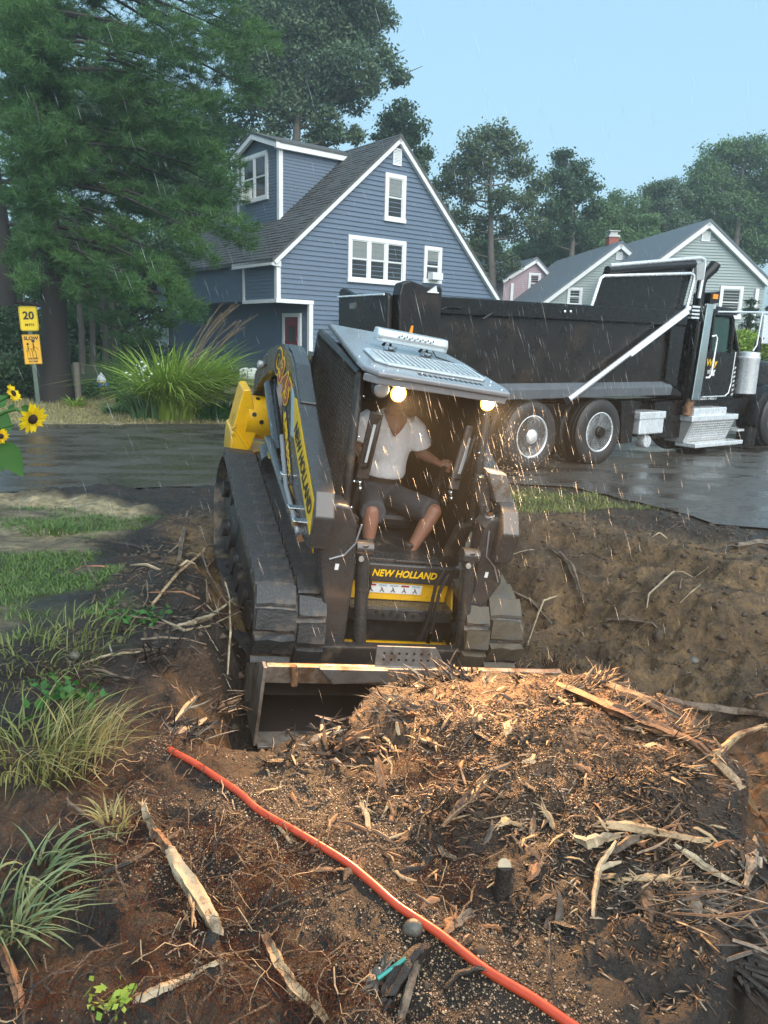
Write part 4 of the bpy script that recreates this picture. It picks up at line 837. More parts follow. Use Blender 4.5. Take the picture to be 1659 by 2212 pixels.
# --- cab
CWL, CWR = -.49, .43
t = MB(); t.box((CWL + .02, .5, .8), (CWR - .02, .56, 2.0)); t.build('cab_back_wall', P['ldark'], loader)
t = MB(); t.box((CWL + .02, -.70, .64), (CWR - .02, .5, .67)); t.build('cab_floor', P['ldark'], loader)
t = MB(); t.box((-.30, -.80, .775), (.40, -.62, .80)); t.box((-.05, -.815, .785), (.28, -.78, .803)); t.build('cab_sill', P['lpaint'], loader, bevel=.004)
for s, xx in ((-1, CWL), (1, CWR)):
    xi = xx - s * .045
    # posts and rails of the side frame
    fr = MB()
    fr.tube([(xx, .58, 1.12), (xx, .60, 2.04)], .03, 8); fr.tube([(xx, .60, 2.04), (xx, -.60, 1.98)], .03, 8)
    fr.tube([(xx, -.60, 1.98), (xx, -.66, 1.75), (xx, -.84, 1.16), (xx, -.80, 1.08)], .03, 8); fr.tube([(xx, -.80, 1.09), (xx, .58, 1.10)], .03, 8)
    fr.build('cab_side_frame', P['ldark'], loader, smooth=60)
    poly = [(.58, 2.02), (-.60, 1.97), (-.83, 1.14), (.57, 1.12)]
    lm = MB(); pitch = .040
    def clipl(p, d):
        t0, t1 = -9, 9; npl = len(poly)
        for i in range(npl):
            a, b = poly[i], poly[(i + 1) % npl]; nx_, ny_ = -(b[1] - a[1]), (b[0] - a[0])
            if (poly[(i + 2) % npl][0] - a[0]) * nx_ + (poly[(i + 2) % npl][1] - a[1]) * ny_ < 0: nx_, ny_ = -nx_, -ny_
            den = d[0] * nx_ + d[1] * ny_; num = (a[0] - p[0]) * nx_ + (a[1] - p[1]) * ny_
            if abs(den) < 1e-9: continue
            t = num / den
            if den > 0: t0 = max(t0, t)
            else: t1 = min(t1, t)
        return (t0, t1) if t1 > t0 + .01 else None
    for sg in (-1, 1):
        dd = (cos(radians(58)) * sg, sin(radians(58)))
        for k in range(-60, 60):
            p = (k * pitch, 1.5); c = clipl(p, dd)
            if c:
                a = (p[0] + dd[0] * c[0], p[1] + dd[1] * c[0]); b = (p[0] + dd[0] * c[1], p[1] + dd[1] * c[1])
                lm.tube([(xx + .004 * sg, a[0], a[1]), (xx + .004 * sg, b[0], b[1])], .0052, 4)
    lm.build('side_screen', P['screen'], loader, kind='stuff')
    t = MB(); t.prism([(xi, .56, 2.0), (xi, -.58, 1.96), (xi, -.64, 1.75), (xi, -.81, 1.15), (xi, -.74, .70), (xi, .56, .70)], (s * .008, 0, 0)); 
    if s > 0: t.build('shade_sheet', P['cabshade'], loader)  # added dark sheet behind the right screen, makes the cab interior dark
    # front post outside the door opening and the inner lining
    fr = MB(); fr.prism([(xx - .018, -.60, 2.0), (xx + .018, -.60, 2.0), (xx + .018, -.87, 1.10), (xx - .018, -.87, 1.10)], (0, .06, 0)); fr.build('front_post', P['ldark'], loader, bevel=.006)
    fr = MB(); fr.prism([(xx, -.87, 1.13), (xx - s * .10, -.87, 1.10), (xx - s * .14, -.80, .78), (xx, -.80, .78)], (0, .06, 0)); fr.build('lower_post', P['ldark'], loader, bevel=.006)
    for (y, z) in ((-.63, 1.85), (-.70, 1.60), (-.79, 1.33), (-.84, 1.17)):
        b = MB(); b.ell((xx - s * .03, y - .035, z), (.010, .010, .010), 8, 5); b.build('bolt', P['chrome'], loader, smooth=60)
    # lap bar arm with its pad
    bx = -.33 if s < 0 else .36; z0 = 1.38; tl = .03 if s > 0 else .015
    t = MB(); t.prism([(bx - .045, -.60, z0 - .10), (bx + .045, -.60, z0 - .10), (bx + .045 + tl, -.58, z0 + .36), (bx - .045 + tl, -.58, z0 + .36)], (0, .03, 0)); bar = t.build('lap_bar_arm', P['lpaint'] if s < 0 else P['plate'], loader, bevel=.008)
    t = MB(); t.prism([(bx - .012, -.607, z0 + .02), (bx + .022, -.607, z0 + .02), (bx + .022 + tl * .8, -.59, z0 + .28), (bx - .012 + tl * .8, -.59, z0 + .28)], (0, .004, 0)); t.build('pale_sticker', P['whitedecal'], bar)
    t = MB(); t.tube([(bx - .02, -.61, z0 - .02), (bx + .0, -.65, z0 + .0), (bx + tl * .7, -.65, z0 + .30), (bx + .02 + tl, -.61, z0 + .33)], .011, 8); t.build('grab_handle', P['blackp'], bar, smooth=60)
    # joystick post
    t = MB(); t.tube([(bx - s * .03, -.40, .95), (bx - s * .05, -.42, 1.28)], [.05, .03], 10); t.tube([(bx - s * .05, -.42, 1.28), (bx - s * .05, -.45, 1.40)], [.015, .022], 8); t.build('joystick', P['blackp'], loader, smooth=50)
    b = MB(); b.ell((bx, -.55, 1.24), (.022, .022, .022)); b.ell((bx + .01, -.56, 1.20), (.018, .018, .018)); b.build('chrome_knob', P['chrome'], loader, smooth=60)
# seat
t = MB(); t.box((-.27, -.35, .84), (.24, .2, .96)); t.build('seat', P['blackp'], loader, bevel=.04)
t = MB(); t.box((-.26, .16, .95), (.23, .30, 1.66)); t.build('seat_back', P['blackp'], loader, bevel=.05)
# roof
rf = lambda x, y: 2.055 + (.045 * (y + .80)) / 1.0
def roofpt(x, y, dz=0): return (x, y, rf(x, y) + dz)
RO = [(-.44, .62), (.36, .62), (.45, -.10), (.48, -.74), (.45, -.86), (-.46, -.86), (-.535, -.76), (-.535, -.62)]
t = MB(); t.prism([roofpt(x, y) for x, y in RO], (0, 0, -.035)); t.build('roof', P['lroof'], loader, bevel=.012, seg=3)
t = MB(); t.prism([(-.53, -.78, 2.02), (.46, -.78, 2.02), (.44, -.84, 2.02), (-.46, -.84, 2.02)], (0, 0, -.05)); t.build('roof_lip', P['lroof'], loader, bevel=.008)
t = MB(); t.prism([roofpt(x, y, .016) for x, y in ((-.40, -.26), (-.36, -.22), (.34, -.22), (.38, -.27), (.39, -.58), (.34, -.65), (-.34, -.65), (-.41, -.58))], (0, 0, -.015)); hatch = t.build('escape_hatch', P['panel'], loader, bevel=.006)
for i in range(18):
    x = -.345 + i * .040; t = MB(); t.prism([roofpt(x, -.28, .016), roofpt(x + .019, -.28, .016), roofpt(x + .019, -.60, .016), roofpt(x, -.60, .016)], (0, 0, .008)); t.build('hatch_rib', P['panel'], hatch, bevel=.003)
for i in range(13):
    x = -.16 + i * .036; t = MB(); t.prism([roofpt(x, -.72, .002), roofpt(x + .022, -.72, .002), roofpt(x + .018, -.77, .002), roofpt(x - .004, -.77, .002)], (0, 0, -.003)); t.build('vent_slot', P['blackp'], loader)
for x, y in ((-.45, -.72), (-.30, -.74), (-.12, -.70), (.10, -.70), (.36, -.72), (.42, -.6), (-.49, -.5), (.41, -.80), (-.42, -.82)):
    b = MB(); b.ell(roofpt(x, y), (.009, .009, .006), 8, 5); b.build('bolt', P['chrome'], loader, smooth=60)
# light bar
t = MB(); z = 2.15; y0 = -.05
t.loft([[(x, y0 + .075 * c * k, z + (.03 + .04 * s_) * k2 + dz) for c, s_, k2, dz in ((-1, -1, 1, 0), (-1, .2, 1, 0), (-.7, .9, 1, .01), (.7, .9, 1, .01), (1, .2, 1, 0), (1, -1, 1, 0))] for x, k in ((-.27, .75), (-.235, 1), (.235, 1), (.27, .75))])
lb = t.build('light_bar', P['clear'], loader, bevel=.008, seg=2)
t = MB(); t.box((-.262, y0 - .078, z + .022), (.262, y0 + .078, z + .032)); t.build('light_bar_base', P['galv'], lb)
for i in range(14):
    t = MB(); t.cyl((-.12 + .02 * i, y0 - .0765, z + .045 + .010 * (i % 2)), (-.12 + .02 * i, y0 - .083, z + .045 + .010 * (i % 2)), .0065, n=8); t.build('light_bar_diode', P['chrome'], lb)
for x in (-.15, .13):
    t = MB(); t.cyl((x, y0 - .03, rf(x, 0) + .001), (x, y0 - .03, rf(x, 0) + .028), .048, n=20); t.build('magnet_foot', P['chrome'], lb, smooth=40)
    for dx in (-.06, .0):
        t = MB(); t.tube([(x + dx, y0 - .02, rf(x, 0) + .02), (x + dx * .4, y0 - .02, z + .0), (x + dx, y0, z + .025)], .009, 6); t.build('light_bar_bracket', P['blackp'], lb)
t = MB(); t.tube([(.12, y0 - .06, z + .03), (.2, -.1, rf(0, -.1) + .012), (.34, -.22, rf(0, -.22) + .008), (.40, -.34, rf(0, -.34) + .008), (.44, -.45, rf(0, -.45) + .006)], .005, 6); t.build('light_bar_cable', P['hose'], lb)
# lamps
for x, zz, lit in ((-.285, 1.925, 1), (.335, 1.955, 1), (-.40, 1.935, 0)):
    t = MB(); t.lathe([(.015, .10), (.045, .085), (.058, .03), (.060, 0), (.055, -.004), (.050, .002)], (x, -.80, zz), (0, 1, 0), 24); lh = t.build('headlight', P['blackp'], loader, smooth=40, label='lit amber work lamp' if lit else 'unlit round work lamp')
    t = MB(); t.ell((x, -.803, zz), (.052, .016, .052), 20, 10); t.build('lens', P['lamp'] if lit else P['lens'], lh, smooth=60)
    if lit: t = MB(); t.ell((x, -.812, zz), (.043, .012, .043), 18, 8); t.build('bulb', P['bulb'], lh, smooth=60)
    t = MB(); t.box((x - .015, -.79, zz + .05), (x + .015, -.74, 2.0)); t.build('lamp_bracket', P['blackp'], lh)
    if lit:
        ld = bpy.data.lights.new('headlight_beam', 'SPOT'); ld.energy = 270; ld.color = (1.0, .53, .22); ld.spot_size = radians(115); ld.spot_blend = .8; ld.shadow_soft_size = .05
        lo = bpy.data.objects.new('headlight_beam', ld); COL.objects.link(lo); lo.parent = loader
        d = Vector((.05, -1, -.50)); lo.matrix_local = T(x, -.86, zz) @ d.to_track_quat('-Z', 'Y').to_matrix().to_4x4()
# engine hood behind the cab
t = MB(); t.px([(.60, .9), (.60, 1.78), (.95, 1.80), (1.45, 1.62), (1.55, 1.0), (1.4, .75)], -.50, .44); t.build('engine_hood', P['lpaint'], loader, bevel=.03, seg=3)
t = MB(); t.box((-.52, .62, 1.70), (-.45, .80, 1.86)); t.build('hood_bracket', P['lpaint'], loader, bevel=.01)
# --- lift arms
ARM = [(1.52, 1.28), (1.60, 1.46), (1.42, 1.62), (1.10, 1.78), (.80, 1.87), (.5, 1.925), (.25, 1.905), (.06, 1.85), (-.15, 1.735), (-.51, 1.56), (-.89, 1.42), (-1.10, 1.33), (-1.19, 1.2), (-1.17, .99), (-.95, .98),
       (-.5, 1.13), (-.2, 1.31), (.05, 1.46), (.26, 1.60), (.55, 1.66), (.85, 1.65), (1.15, 1.53), (1.40, 1.36)]
FRONT = [(-.74, 1.25), (-.63, 1.275), (-.55, 1.265), (-.49, 1.17), (-.455, .98), (-.43, .80), (-.385, .14), (-.51, .12), (-.60, .60), (-.64, .77), (-.70, .98)]
FRONT_R = [(.52, 1.25), (.60, 1.0), (.635, .80), (.55, .62), (.53, .14), (.45, .14), (.435, .80), (.40, 1.0), (.39, 1.2), (.43, 1.275)]
for s in (-1, 1):
    mx_ = (lambda x: x) if s < 0 else (lambda x: -.165 - x)
    t = MB(); t.px(ARM, mx_(-.775), mx_(-.65)); arm = t.build('lift_arm', P['lpaint'], loader, bevel=.012, seg=3)
    t = MB(); t.py([(mx_(x), z) for x, z in FRONT] if s < 0 else FRONT_R, -1.13 if s < 0 else -1.09, -.93); t.build('arm_front_plate', P['lpaint'], arm, bevel=.02, seg=3)
    # raised cover plate on the arm's shoulder
    t = MB(); a = [(.42, 1.930), (.25, 1.912), (.06, 1.857), (-.15, 1.742), (-.30, 1.668)]
    t.loft([[(mx_(-.767), y, z), (mx_(-.658), y, z), (mx_(-.658), y, z + .012), (mx_(-.767), y, z + .012)] for y, z in a]); t.build('shoulder_cover', P['lpaint'], arm, bevel=.004)
    # ridge welded on the front plate
    t = MB(); t.tube([(mx_(-.46), -1.137, 1.16), (mx_(-.475), -1.137, 1.03), (mx_(-.53), -1.137, .95), (mx_(-.62), -1.137, .915)] if s < 0 else [(.43, -1.095, 1.18), (.46, -1.095, 1.0), (.54, -1.095, .93), (.60, -1.095, .82)], .006, 6); t.build('weld_bead', P['lroof'], arm)
    # tilt cylinder
    b0, b1 = ((-.385, -1.05, .97), (-.285, -1.11, .28)) if s < 0 else ((.345, -1.08, .99), (.445, -1.13, .30))
    b0, b1 = Vector(b0), Vector(b1); d = (b1 - b0).normalized()
    t = MB(); t.tube([b0 - d * .03, b0 + d * .05, b0 + d * .055, b1, b1 + d * .001], [.05, .05, .044, .044, .03], 18); cy = t.build('tilt_cylinder', P['lpaint'], loader, smooth=40)
    t = MB(); t.cyl(b1, b1 + d * .16, .020, n=14); t.build('cylinder_rod', P['chrome'], cy, smooth=40)
    t = MB(); t.cyl(b0 + Vector((-.06, 0, 0)), b0 + Vector((.06, 0, 0)), .052, n=18); t.build('pin_boss', P['lpaint'], cy, smooth=40, bevel=.006)
    t = MB(); t.cyl(b0 + Vector((-.02, -.052, -.05)), b0 + Vector((-.02, -.066, -.05)), .018, n=10); t.build('grease_cap', P['galv'], cy)
    t = MB(); t.box(tuple(b1 + d * .17 + Vector((-.05, -.05, -.05))), tuple(b1 + d * .17 + Vector((.05, .05, .04)))); t.build('pin_block', P['ldark'], cy, bevel=.01)
    # hoses along the plate
    h = MB(); q = 1 if s < 0 else -1; xb = b0.x + q * .06
    h.tube([(xb, -.98, .80), (xb + q * .045, -1.0, .68), (xb + q * .04, -1.0, .52), (xb + q * .03, -1.0, .42), (xb + q * .035, -1.0, .30)], .013, 8)
    h.tube([(xb + q * .02, -.96, .85), (xb + q * .07, -.97, .70), (xb + q * .06, -.97, .46), (xb + q * .09, -.98, .28)], .013, 8); h.build('hydraulic_hose', P['hose'], loader, smooth=60)
    h = MB(); h.cyl((xb + q * .035, -1.0, .36), (xb + q * .035, -1.0, .28), .018, n=10); h.build('hose_fitting', P['chrome'], loader)
    # small white tag on the plate
    t = MB(); q_ = -.56 if s < 0 else .50; t.box((q_ - .012, -1.134 if s < 0 else -1.094, .845), (q_ + .012, -1.131 if s < 0 else -1.091, .885)); t.build('small_tag', P['whitedecal'], arm)
    # lower link
    t = MB(); t.tube([(mx_(-.80), .42, 1.20), (mx_(-.80), .30, 1.20), (mx_(-.79), -.55, 1.06), (mx_(-.78), -1.0, .98)], [.03, .035, .035, .03], 10); t.build('lower_link', P['lpaint'], loader, smooth=50)
    t = MB(); t.tube([(mx_(-.80), -.05, 1.36), (mx_(-.80), -.45, 1.12), (mx_(-.80), -.98, 1.00)], .017, 8); t.build('steel_line', P['lroof'], loader, smooth=50)
    for y, z in ((-.35, 1.16), (-.72, 1.06), (-.9, 1.04)):
        t = MB(); t.box((mx_(-.83), y - .03, z - .025), (mx_(-.77), y + .03, z + .025)); t.build('line_clamp', P['chrome'], loader, bevel=.006)
    # rear yellow tower
    t = MB(); t.py([(mx_(x), z) for x, z in ((-.91, 1.38), (-.85, 1.395), (-.80, 1.25), (-.74, 1.03), (-.77, .86), (-.91, .82), (-.95, 1.02))], 1.22, 1.56); tw = t.build('rear_tower', P['yellow'], loader, bevel=.012)
    t = MB(); t.py([(mx_(x), z) for x, z in ((-.965, 1.00), (-.93, 1.035), (-.76, .845), (-.55, .845), (-.55, .76), (-.95, .74))], 1.18, 1.6); t.build('tower_base', P['yellow'], tw, bevel=.012)
    t = MB(); t.tube([(mx_(-.95), 1.20, 1.05), (mx_(-.80), 1.20, .88)], .025, 8); t.build('tower_rib', P['yellow'], tw)
    t = MB(); t.cyl((mx_(-.84), 1.38, 1.12), (mx_(-.50), 1.38, 1.12), .19, n=24); t.build('tower_tube', P['yellow'], tw, smooth=40)
    for dx, a in ((-.76, 1.9), (-.66, 2.4), (-.72, 3.1), (-.62, 3.4), (-.79, 2.8)):
        c = Vector((mx_(dx), 1.38 + .19 * cos(a), 1.12 + .19 * sin(a))); nrm = Vector((0, cos(a), sin(a)))
        t = MB(); t.cyl(c - nrm * .004, c + nrm * .004, .02, n=10); t.build('tube_hole', P['blackp'], tw)
    # rear link inside the arch, lift cylinder
    t = MB(); t.px([(1.05, 1.56), (1.2, 1.50), (.70, .92), (.55, .98)], mx_(-.70), mx_(-.62)); t.build('rear_link', P['lpaint'], loader, bevel=.012)
    t = MB(); t.tube([(mx_(-.72), .75, 1.02), (mx_(-.72), .58, .96)], [.07, .07], 14); t.tube([(mx_(-.74), 1.0, 1.50), (mx_(-.74), .2, 1.16)], .05, 12); t.build('lift_cylinder', P['lpaint'], loader, smooth=45)
    t = MB(); t.px([(.66, 1.14), (.55, 1.20), (.48, 1.02), (.58, 1.0)], mx_(-.745), mx_(-.735)); t.build('yellow_tag', P['ydecal'], loader)
    for y, z in ((1.30, 1.60),):
        t = MB(); t.lathe([(.02, -.01), (.035, -.01), (.035, .02), (.02, .03)], (mx_(-.785), y, z), (s, 0, 0), 12); t.build('arm_pin', P['galv'], arm, smooth=40)
    t = MB(); t.px([(1.12, 1.73), (1.22, 1.70), (1.16, 1.60), (1.10, 1.64)], mx_(-.79), mx_(-.765)); t.build('arm_gusset', P['lpaint'], arm, bevel=.008)
# decals on the near arm
SX = -.7785
t = MB(); t.px([(-.12, 1.665), (-.20, 1.672), (-1.10, 1.275), (-1.15, 1.07), (-.34, 1.43)], SX, SX + .003); t.build('arm_decal', P['ydecal'], loader)
t = MB(); t.px([(.02, 1.72), (-.13, 1.66), (-.33, 1.43), (-.22, 1.42)], SX - .0005, SX + .003); t.build('arm_decal', P['bluedecal'], loader)
t = MB(); t.px([(.40, 1.70), (.26, 1.70), (.22, 1.605), (.36, 1.66)], SX - .0005, SX + .003); t.build('arm_sticker', P['bluedecal'], loader)
dv = Vector((0, -.80, -.345)).normalized(); upv = Vector((0, -.345, .80)).normalized()
text('lettering', 'NEW HOLLAND', .128, P['blackp'], loader, basis(dv, upv, (SX - .003, -.70, 1.352)), bold=.003, shear=.15, ext=.001, sx=.88)
dv2 = Vector((0, -.80, -.215)).normalized(); up2 = Vector((0, -.215, .80)).normalized()
text('lettering', 'C345', .27, P['ydecal'], loader, basis(dv2, up2, (SX - .002, .74, 1.80)), bold=.020, shear=.2, ext=.001, sx=1.1, spacing=1.12, align='LEFT')
text('lettering', 'C345', .27, P['reddecal'], loader, basis(dv2, up2, (SX - .0045, .74, 1.80)), bold=.004, shear=.2, ext=.001, sx=1.1, spacing=1.12, align='LEFT')
text('lettering', 'C', .27, P['blackp'], loader, basis(dv2, up2, (SX - .007, .74, 1.80)), bold=.005, shear=.2, ext=.001, sx=1.1, align='LEFT')
t = MB(); t.px([(.16, 1.535), (.10, 1.55), (-.52, 1.17), (-.46, 1.13)], SX - .004, SX + .002); t.build('boom_plate', P['lpaint'], loader)
dv3 = Vector((0, -.62, -.385)).normalized(); up3 = Vector((0, -.385, .62)).normalized()
text('lettering', 'SUPER BOOM', .075, P['ydecal'], loader, basis(dv3, up3, (SX - .007, -.185, 1.347)), bold=.003, ext=.001, sx=1.25)
# --- right hand coupler block
t = MB(); t.prism([(.36, -1.0, 1.555), (.50, -1.0, 1.55), (.60, -1.02, 1.36), (.47, -1.02, 1.35)], (0, .10, 0)); cb = t.build('coupler_guard', P['plate'], loader, bevel=.012)
t = MB(); t.prism([(.33, -.96, 1.50), (.40, -.96, 1.50), (.50, -.98, 1.20), (.43, -.98, 1.20), (.34, -.96, 1.38)], (0, .06, 0)); t.build('coupler_plate', P['lpaint'], loader, bevel=.008)
for (x, z, l, r) in ((.43, 1.30, .15, .028), (.50, 1.27, .17, .026), (.565, 1.30, .11, .030), (.56, 1.17, .10, .022), (.57, 1.02, .06, .026)):
    t = MB(); t.tube([(x, -1.04, z), (x + .012, -1.04, z - l * .45), (x + .0125, -1.04, z - l * .46), (x + .03, -1.04, z - l)], [r, r, r * .75, r * .75], 14); cp = t.build('hydraulic_coupler', P['chrome'], loader, smooth=40)
    t = MB(); t.tube([(x + .006, -1.04, z - l * .2), (x + .009, -1.04, z - l * .3)], [r * 1.18] * 2, 14); t.build('coupler_ring', P['galv'], cp, smooth=40)
t = MB(); t.tube([(.49, -1.0, 1.14), (.50, -1.0, 1.02), (.56, -1.02, .92)], .014, 8); t.build('hydraulic_hose', P['hose'], loader, smooth=60)
t = MB(); t.cyl((.60, -1.06, 1.20), (.65, -1.06, 1.19), .006, n=6); t.box((.52, -1.06, 1.07), (.60, -1.05, 1.12)); t.build('coupler_bracket', P['galv'], loader)
# --- bucket
BX0, BX1 = -1.03, .93
pr = [(-1.60, .445), (-1.36, .30), (-1.22, .20), (-1.20, .12), (-1.28, .03), (-1.72, .0)]
t = MB(); th = .014
for i in range(len(pr) - 1):
    (a, b), (c, d) = pr[i], pr[i + 1]; l = sqrt((c - a) ** 2 + (d - b) ** 2); nx_, nz_ = (d - b) / l * th, -(c - a) / l * th
    t.px([(a, b), (c, d), (c - nx_, d - nz_), (a - nx_, b - nz_)], BX0 + .02, BX1 - .02)
bk = t.build('bucket', P['bucketin'], loader)
for x in (BX0, BX1 - .02):
    t = MB(); t.px([(-1.64, .455), (-1.58, .455), (-1.34, .30), (-1.19, .20), (-1.19, .08), (-1.28, .01), (-1.73, -.005)], x, x + .02); t.build('bucket_end_plate', P['steel'], bk, bevel=.003)
t = MB(); t.px([(-1.635, .458), (-1.60, .462), (-1.50, .40), (-1.50, .385), (-1.605, .435), (-1.61, .36), (-1.635, .35)], BX0 + .021, BX1 - .021); t.build('bucket_lip', P['steel'], bk, bevel=.004)
t = MB(); t.py([(-.72, .475), (-.30, .475), (-.29, .395), (-.62, .375)], -1.68, -1.636); t.build('lip_plate', P['plate'], bk, bevel=.006)
t = MB(); t.prism([(-.36, -1.60, .46), (.10, -1.60, .46), (.06, -1.585, .52), (.02, -1.57, .575), (-.36, -1.57, .575)], (0, .012, -.004)); sp_ = t.build('bucket_step', P['plate'], bk, bevel=.004)
for i in range(14):
    b = MB(); u = -.31 + .048 * (i % 7); vv = .25 + .4 * (i // 7); b.cyl((u, -1.60 + .03 * vv - .004, .475 + .09 * vv), (u, -1.60 + .03 * vv + .002, .475 + .09 * vv), .007, n=8); b.build('step_hole', P['blackp'], sp_)
t = MB(); t.box((BX0 + .02, -1.76, -.006), (BX1 - .02, -1.62, .012)); t.build('cutting_edge', P['steel'], bk, bevel=.003)
t = MB(); t.tube([(-.86, -1.64, .47), (-.845, -1.65, .40), (-.84, -1.655, .35)], .02, 8); t.build('bent_hook', P['wood2'], bk)
t = MB(); t.tube([(.13, -1.66, .49), (.135, -1.66, .30)], .014, 6); t.build('lip_pin', P['galv'], bk)
t = MB(); t.box((-.66, -1.20, .10), (.56, -1.12, .34)); t.build('coupler_frame', P['ldark'], loader, bevel=.01)

# ------------------------------------------------------------------ the operator
def capsule(mb, pts, rs, n=14, flat=1.0): mb.tube(pts, rs, n, flat=flat)
def remesh(o, v, sm=4):
    r = o.modifiers.new('remesh', 'REMESH'); r.mode = 'VOXEL'; r.voxel_size = v; r.use_smooth_shade = True
    s = o.modifiers.new('smooth', 'SMOOTH'); s.iterations = sm; s.factor = .5
def ring(c, rx, ry, n=20, tilt=0):
    return [(c[0] + rx * cos(2 * pi * k / n), c[1] + ry * sin(2 * pi * k / n), c[2] + tilt * sin(2 * pi * k / n)) for k in range(n)]
pm = LF.mat()
b = MB()
b.loft([ring((0, -.03, .98), .15, .12), ring((0, -.05, 1.12), .155, .115), ring((0, -.07, 1.25), .14, .105), ring((-.02, -.09, 1.42), .165, .115), ring((-.035, -.11, 1.56), .17, .10), ring((-.04, -.12, 1.63), .11, .08), ring((-.042, -.13, 1.67), .062, .062), ring((-.045, -.15, 1.75), .055, .06)])
hc = Vector((-.05, -.17, 1.825))
b.ell(hc, (.076, .095, .115), 20, 14); b.ell(hc + Vector((0, -.035, -.06)), (.055, .06, .06), 14, 10)
b.tube([hc + Vector((0, -.09, .02)), hc + Vector((0, -.118, -.022)), hc + Vector((0, -.095, -.032))], [.009, .017, .012], 8)
for s in (-1, 1):
    b.ell(hc + Vector((s * .078, .01, -.005)), (.012, .022, .032), 8, 6)
    b.tube([hc + Vector((s * .012, -.088, .032)), hc + Vector((s * .045, -.078, .030))], .010, 6)
# arms: shoulder, elbow, wrist; then palm, fingers and thumb closed on the joystick
def arm_(mb, sh, el, wr, grip, s):
    mb.tube([sh, tuple((Vector(sh) + Vector(el)) / 2), el], [.052, .048, .041], 12)
    mb.tube([el, tuple(Vector(el) * .65 + Vector(wr) * .35), wr], [.042, .043, .027], 12)
    w, g = Vector(wr), Vector(grip); d = (g - w).normalized()
    mb.tube([w - d * .01, w + d * .03, w + d * .085], [.027, .036, .034], 10, flat=.62)
    base = w + d * .08
    for i, l in enumerate((.85, 1.0, .95, .78)):
        q = base + Vector((0, 0, .030 - .020 * i))
        mb.tube([q - d * .02, q + d * .025 * l, q + d * .035 * l + Vector((s * .028, .0, -.004)), q + d * .008 + Vector((s * .046, .0, -.006))], [.0095, .0095, .009, .008], 7)
    q = w + d * .03 + Vector((s * .012, 0, .026))
    mb.tube([q, q + d * .03 + Vector((s * .022, -.006, .014)), q + d * .05 + Vector((s * .036, -.004, .004))], [.012, .0105, .009], 7)
arm_(b, (.135, -.11, 1.59), (.235, -.13, 1.39), (.285, -.36, 1.395), (.32, -.45, 1.395), 1)
arm_(b, (-.215, -.11, 1.59), (-.27, -.10, 1.36), (-.275, -.34, 1.37), (-.29, -.44, 1.385), -1)
for s, hip, kn, an, toe in ((1, (.085, -.06, 1.0), (.275, -.53, 1.075), (.125, -.60, .76), (.15, -.66, .715)), (-1, (-.085, -.06, 1.0), (-.18, -.50, 1.02), (-.17, -.56, .76), (-.19, -.64, .715))):
    b.tube([hip, tuple((Vector(hip) + Vector(kn)) / 2), kn], [.09, .08, .058], 14)
    b.tube([kn, tuple(Vector(kn) * .65 + Vector(an) * .35), tuple(Vector(kn) * .3 + Vector(an) * .7), an], [.058, .057, .045, .036], 12)
    b.ell(kn, (.058, .058, .058), 12, 8)
person = b.build('person', P['skin']); person.matrix_world = pm; remesh(person, .008, 3)
tag(person, 'operator in white tee and dark shorts seated in the loader cab', 'person')
t = MB()
for s, an, toe in ((1, (.125, -.58, .77), (.15, -.68, .70)), (-1, (-.17, -.55, .77), (-.19, -.66, .70))):
    a, c = Vector(an), Vector(toe); h = Vector((a.x, a.y + .05, .71))
    t.tube([a + Vector((0, 0, .08)), a, h], [.05, .05, .048], 12); t.tube([h, (h + c) / 2, c, c + (c - h).normalized() * .03], [.045, .048, .044, .025], 12, flat=.8)
o = t.build('boots', P['belt'], person); remesh(o, .012)
t = MB()
t.loft([ring((0, -.055, 1.17), .172, .135), ring((0, -.06, 1.21), .178, .138), ring((0, -.07, 1.30), .165, .13), ring((-.02, -.09, 1.43), .185, .135), ring((-.035, -.11, 1.55), .19, .125), ring((-.04, -.12, 1.625), .15, .105), ring((-.042, -.13, 1.66), .085, .08, tilt=.02)])
t.tube([(.10, -.11, 1.60), (.165, -.12, 1.555), (.225, -.13, 1.45), (.235, -.13, 1.43)], [.075, .080, .082, .080], 14)
t.tube([(-.18, -.11, 1.60), (-.235, -.11, 1.555), (-.265, -.10, 1.44), (-.268, -.10, 1.42)], [.075, .080, .082, .080], 14)
sh = t.build('shirt', P['shirt'], person); remesh(sh, .010, 3)
# V neck: skin shows in a wedge on the chest
t = MB(); ch = []
for (z, w, y) in ((1.655, .085, -.203), (1.62, .078, -.226), (1.58, .055, -.243), (1.545, .030, -.254), (1.515, .004, -.256)):
    ch.append([(-.035 - w, y + .012, z), (-.035 - w * .5, y - .004, z), (-.035, y - .008, z), (-.035 + w * .5, y - .004, z), (-.035 + w, y + .012, z), (-.035 + w, y + .04, z), (-.035, y + .04, z), (-.035 - w, y + .04, z)])
t.loft(ch); t.build('neckline', P['skin'], person, smooth=50)
t = MB()
t.loft([ring((0, -.02, .93), .17, .15), ring((0, -.04, 1.03), .172, .14), ring((0, -.05, 1.12), .165, .128), ring((0, -.05, 1.155), .160, .125)])
for hip, kn in (((.09, -.06, 1.0), (.262, -.53, 1.07)), ((-.09, -.06, 1.0), (-.175, -.53, 1.02))):
    m_ = (Vector(hip) + Vector(kn)) / 2; t.tube([hip, tuple(m_), kn], [.11, .102, .092], 16)
sh = t.build('shorts', P['shorts'], person); remesh(sh, .011, 3)
t = MB(); t.loft([ring((0, -.05, 1.135), .168, .133), ring((0, -.05, 1.175), .168, .133)]); t.build('belt', P['belt'], person, smooth=40)
t = MB(); t.ell(hc + Vector((0, .018, .028)), (.084, .098, .10), 18, 10); o = t.build('hair', P['hair'], person, smooth=60)
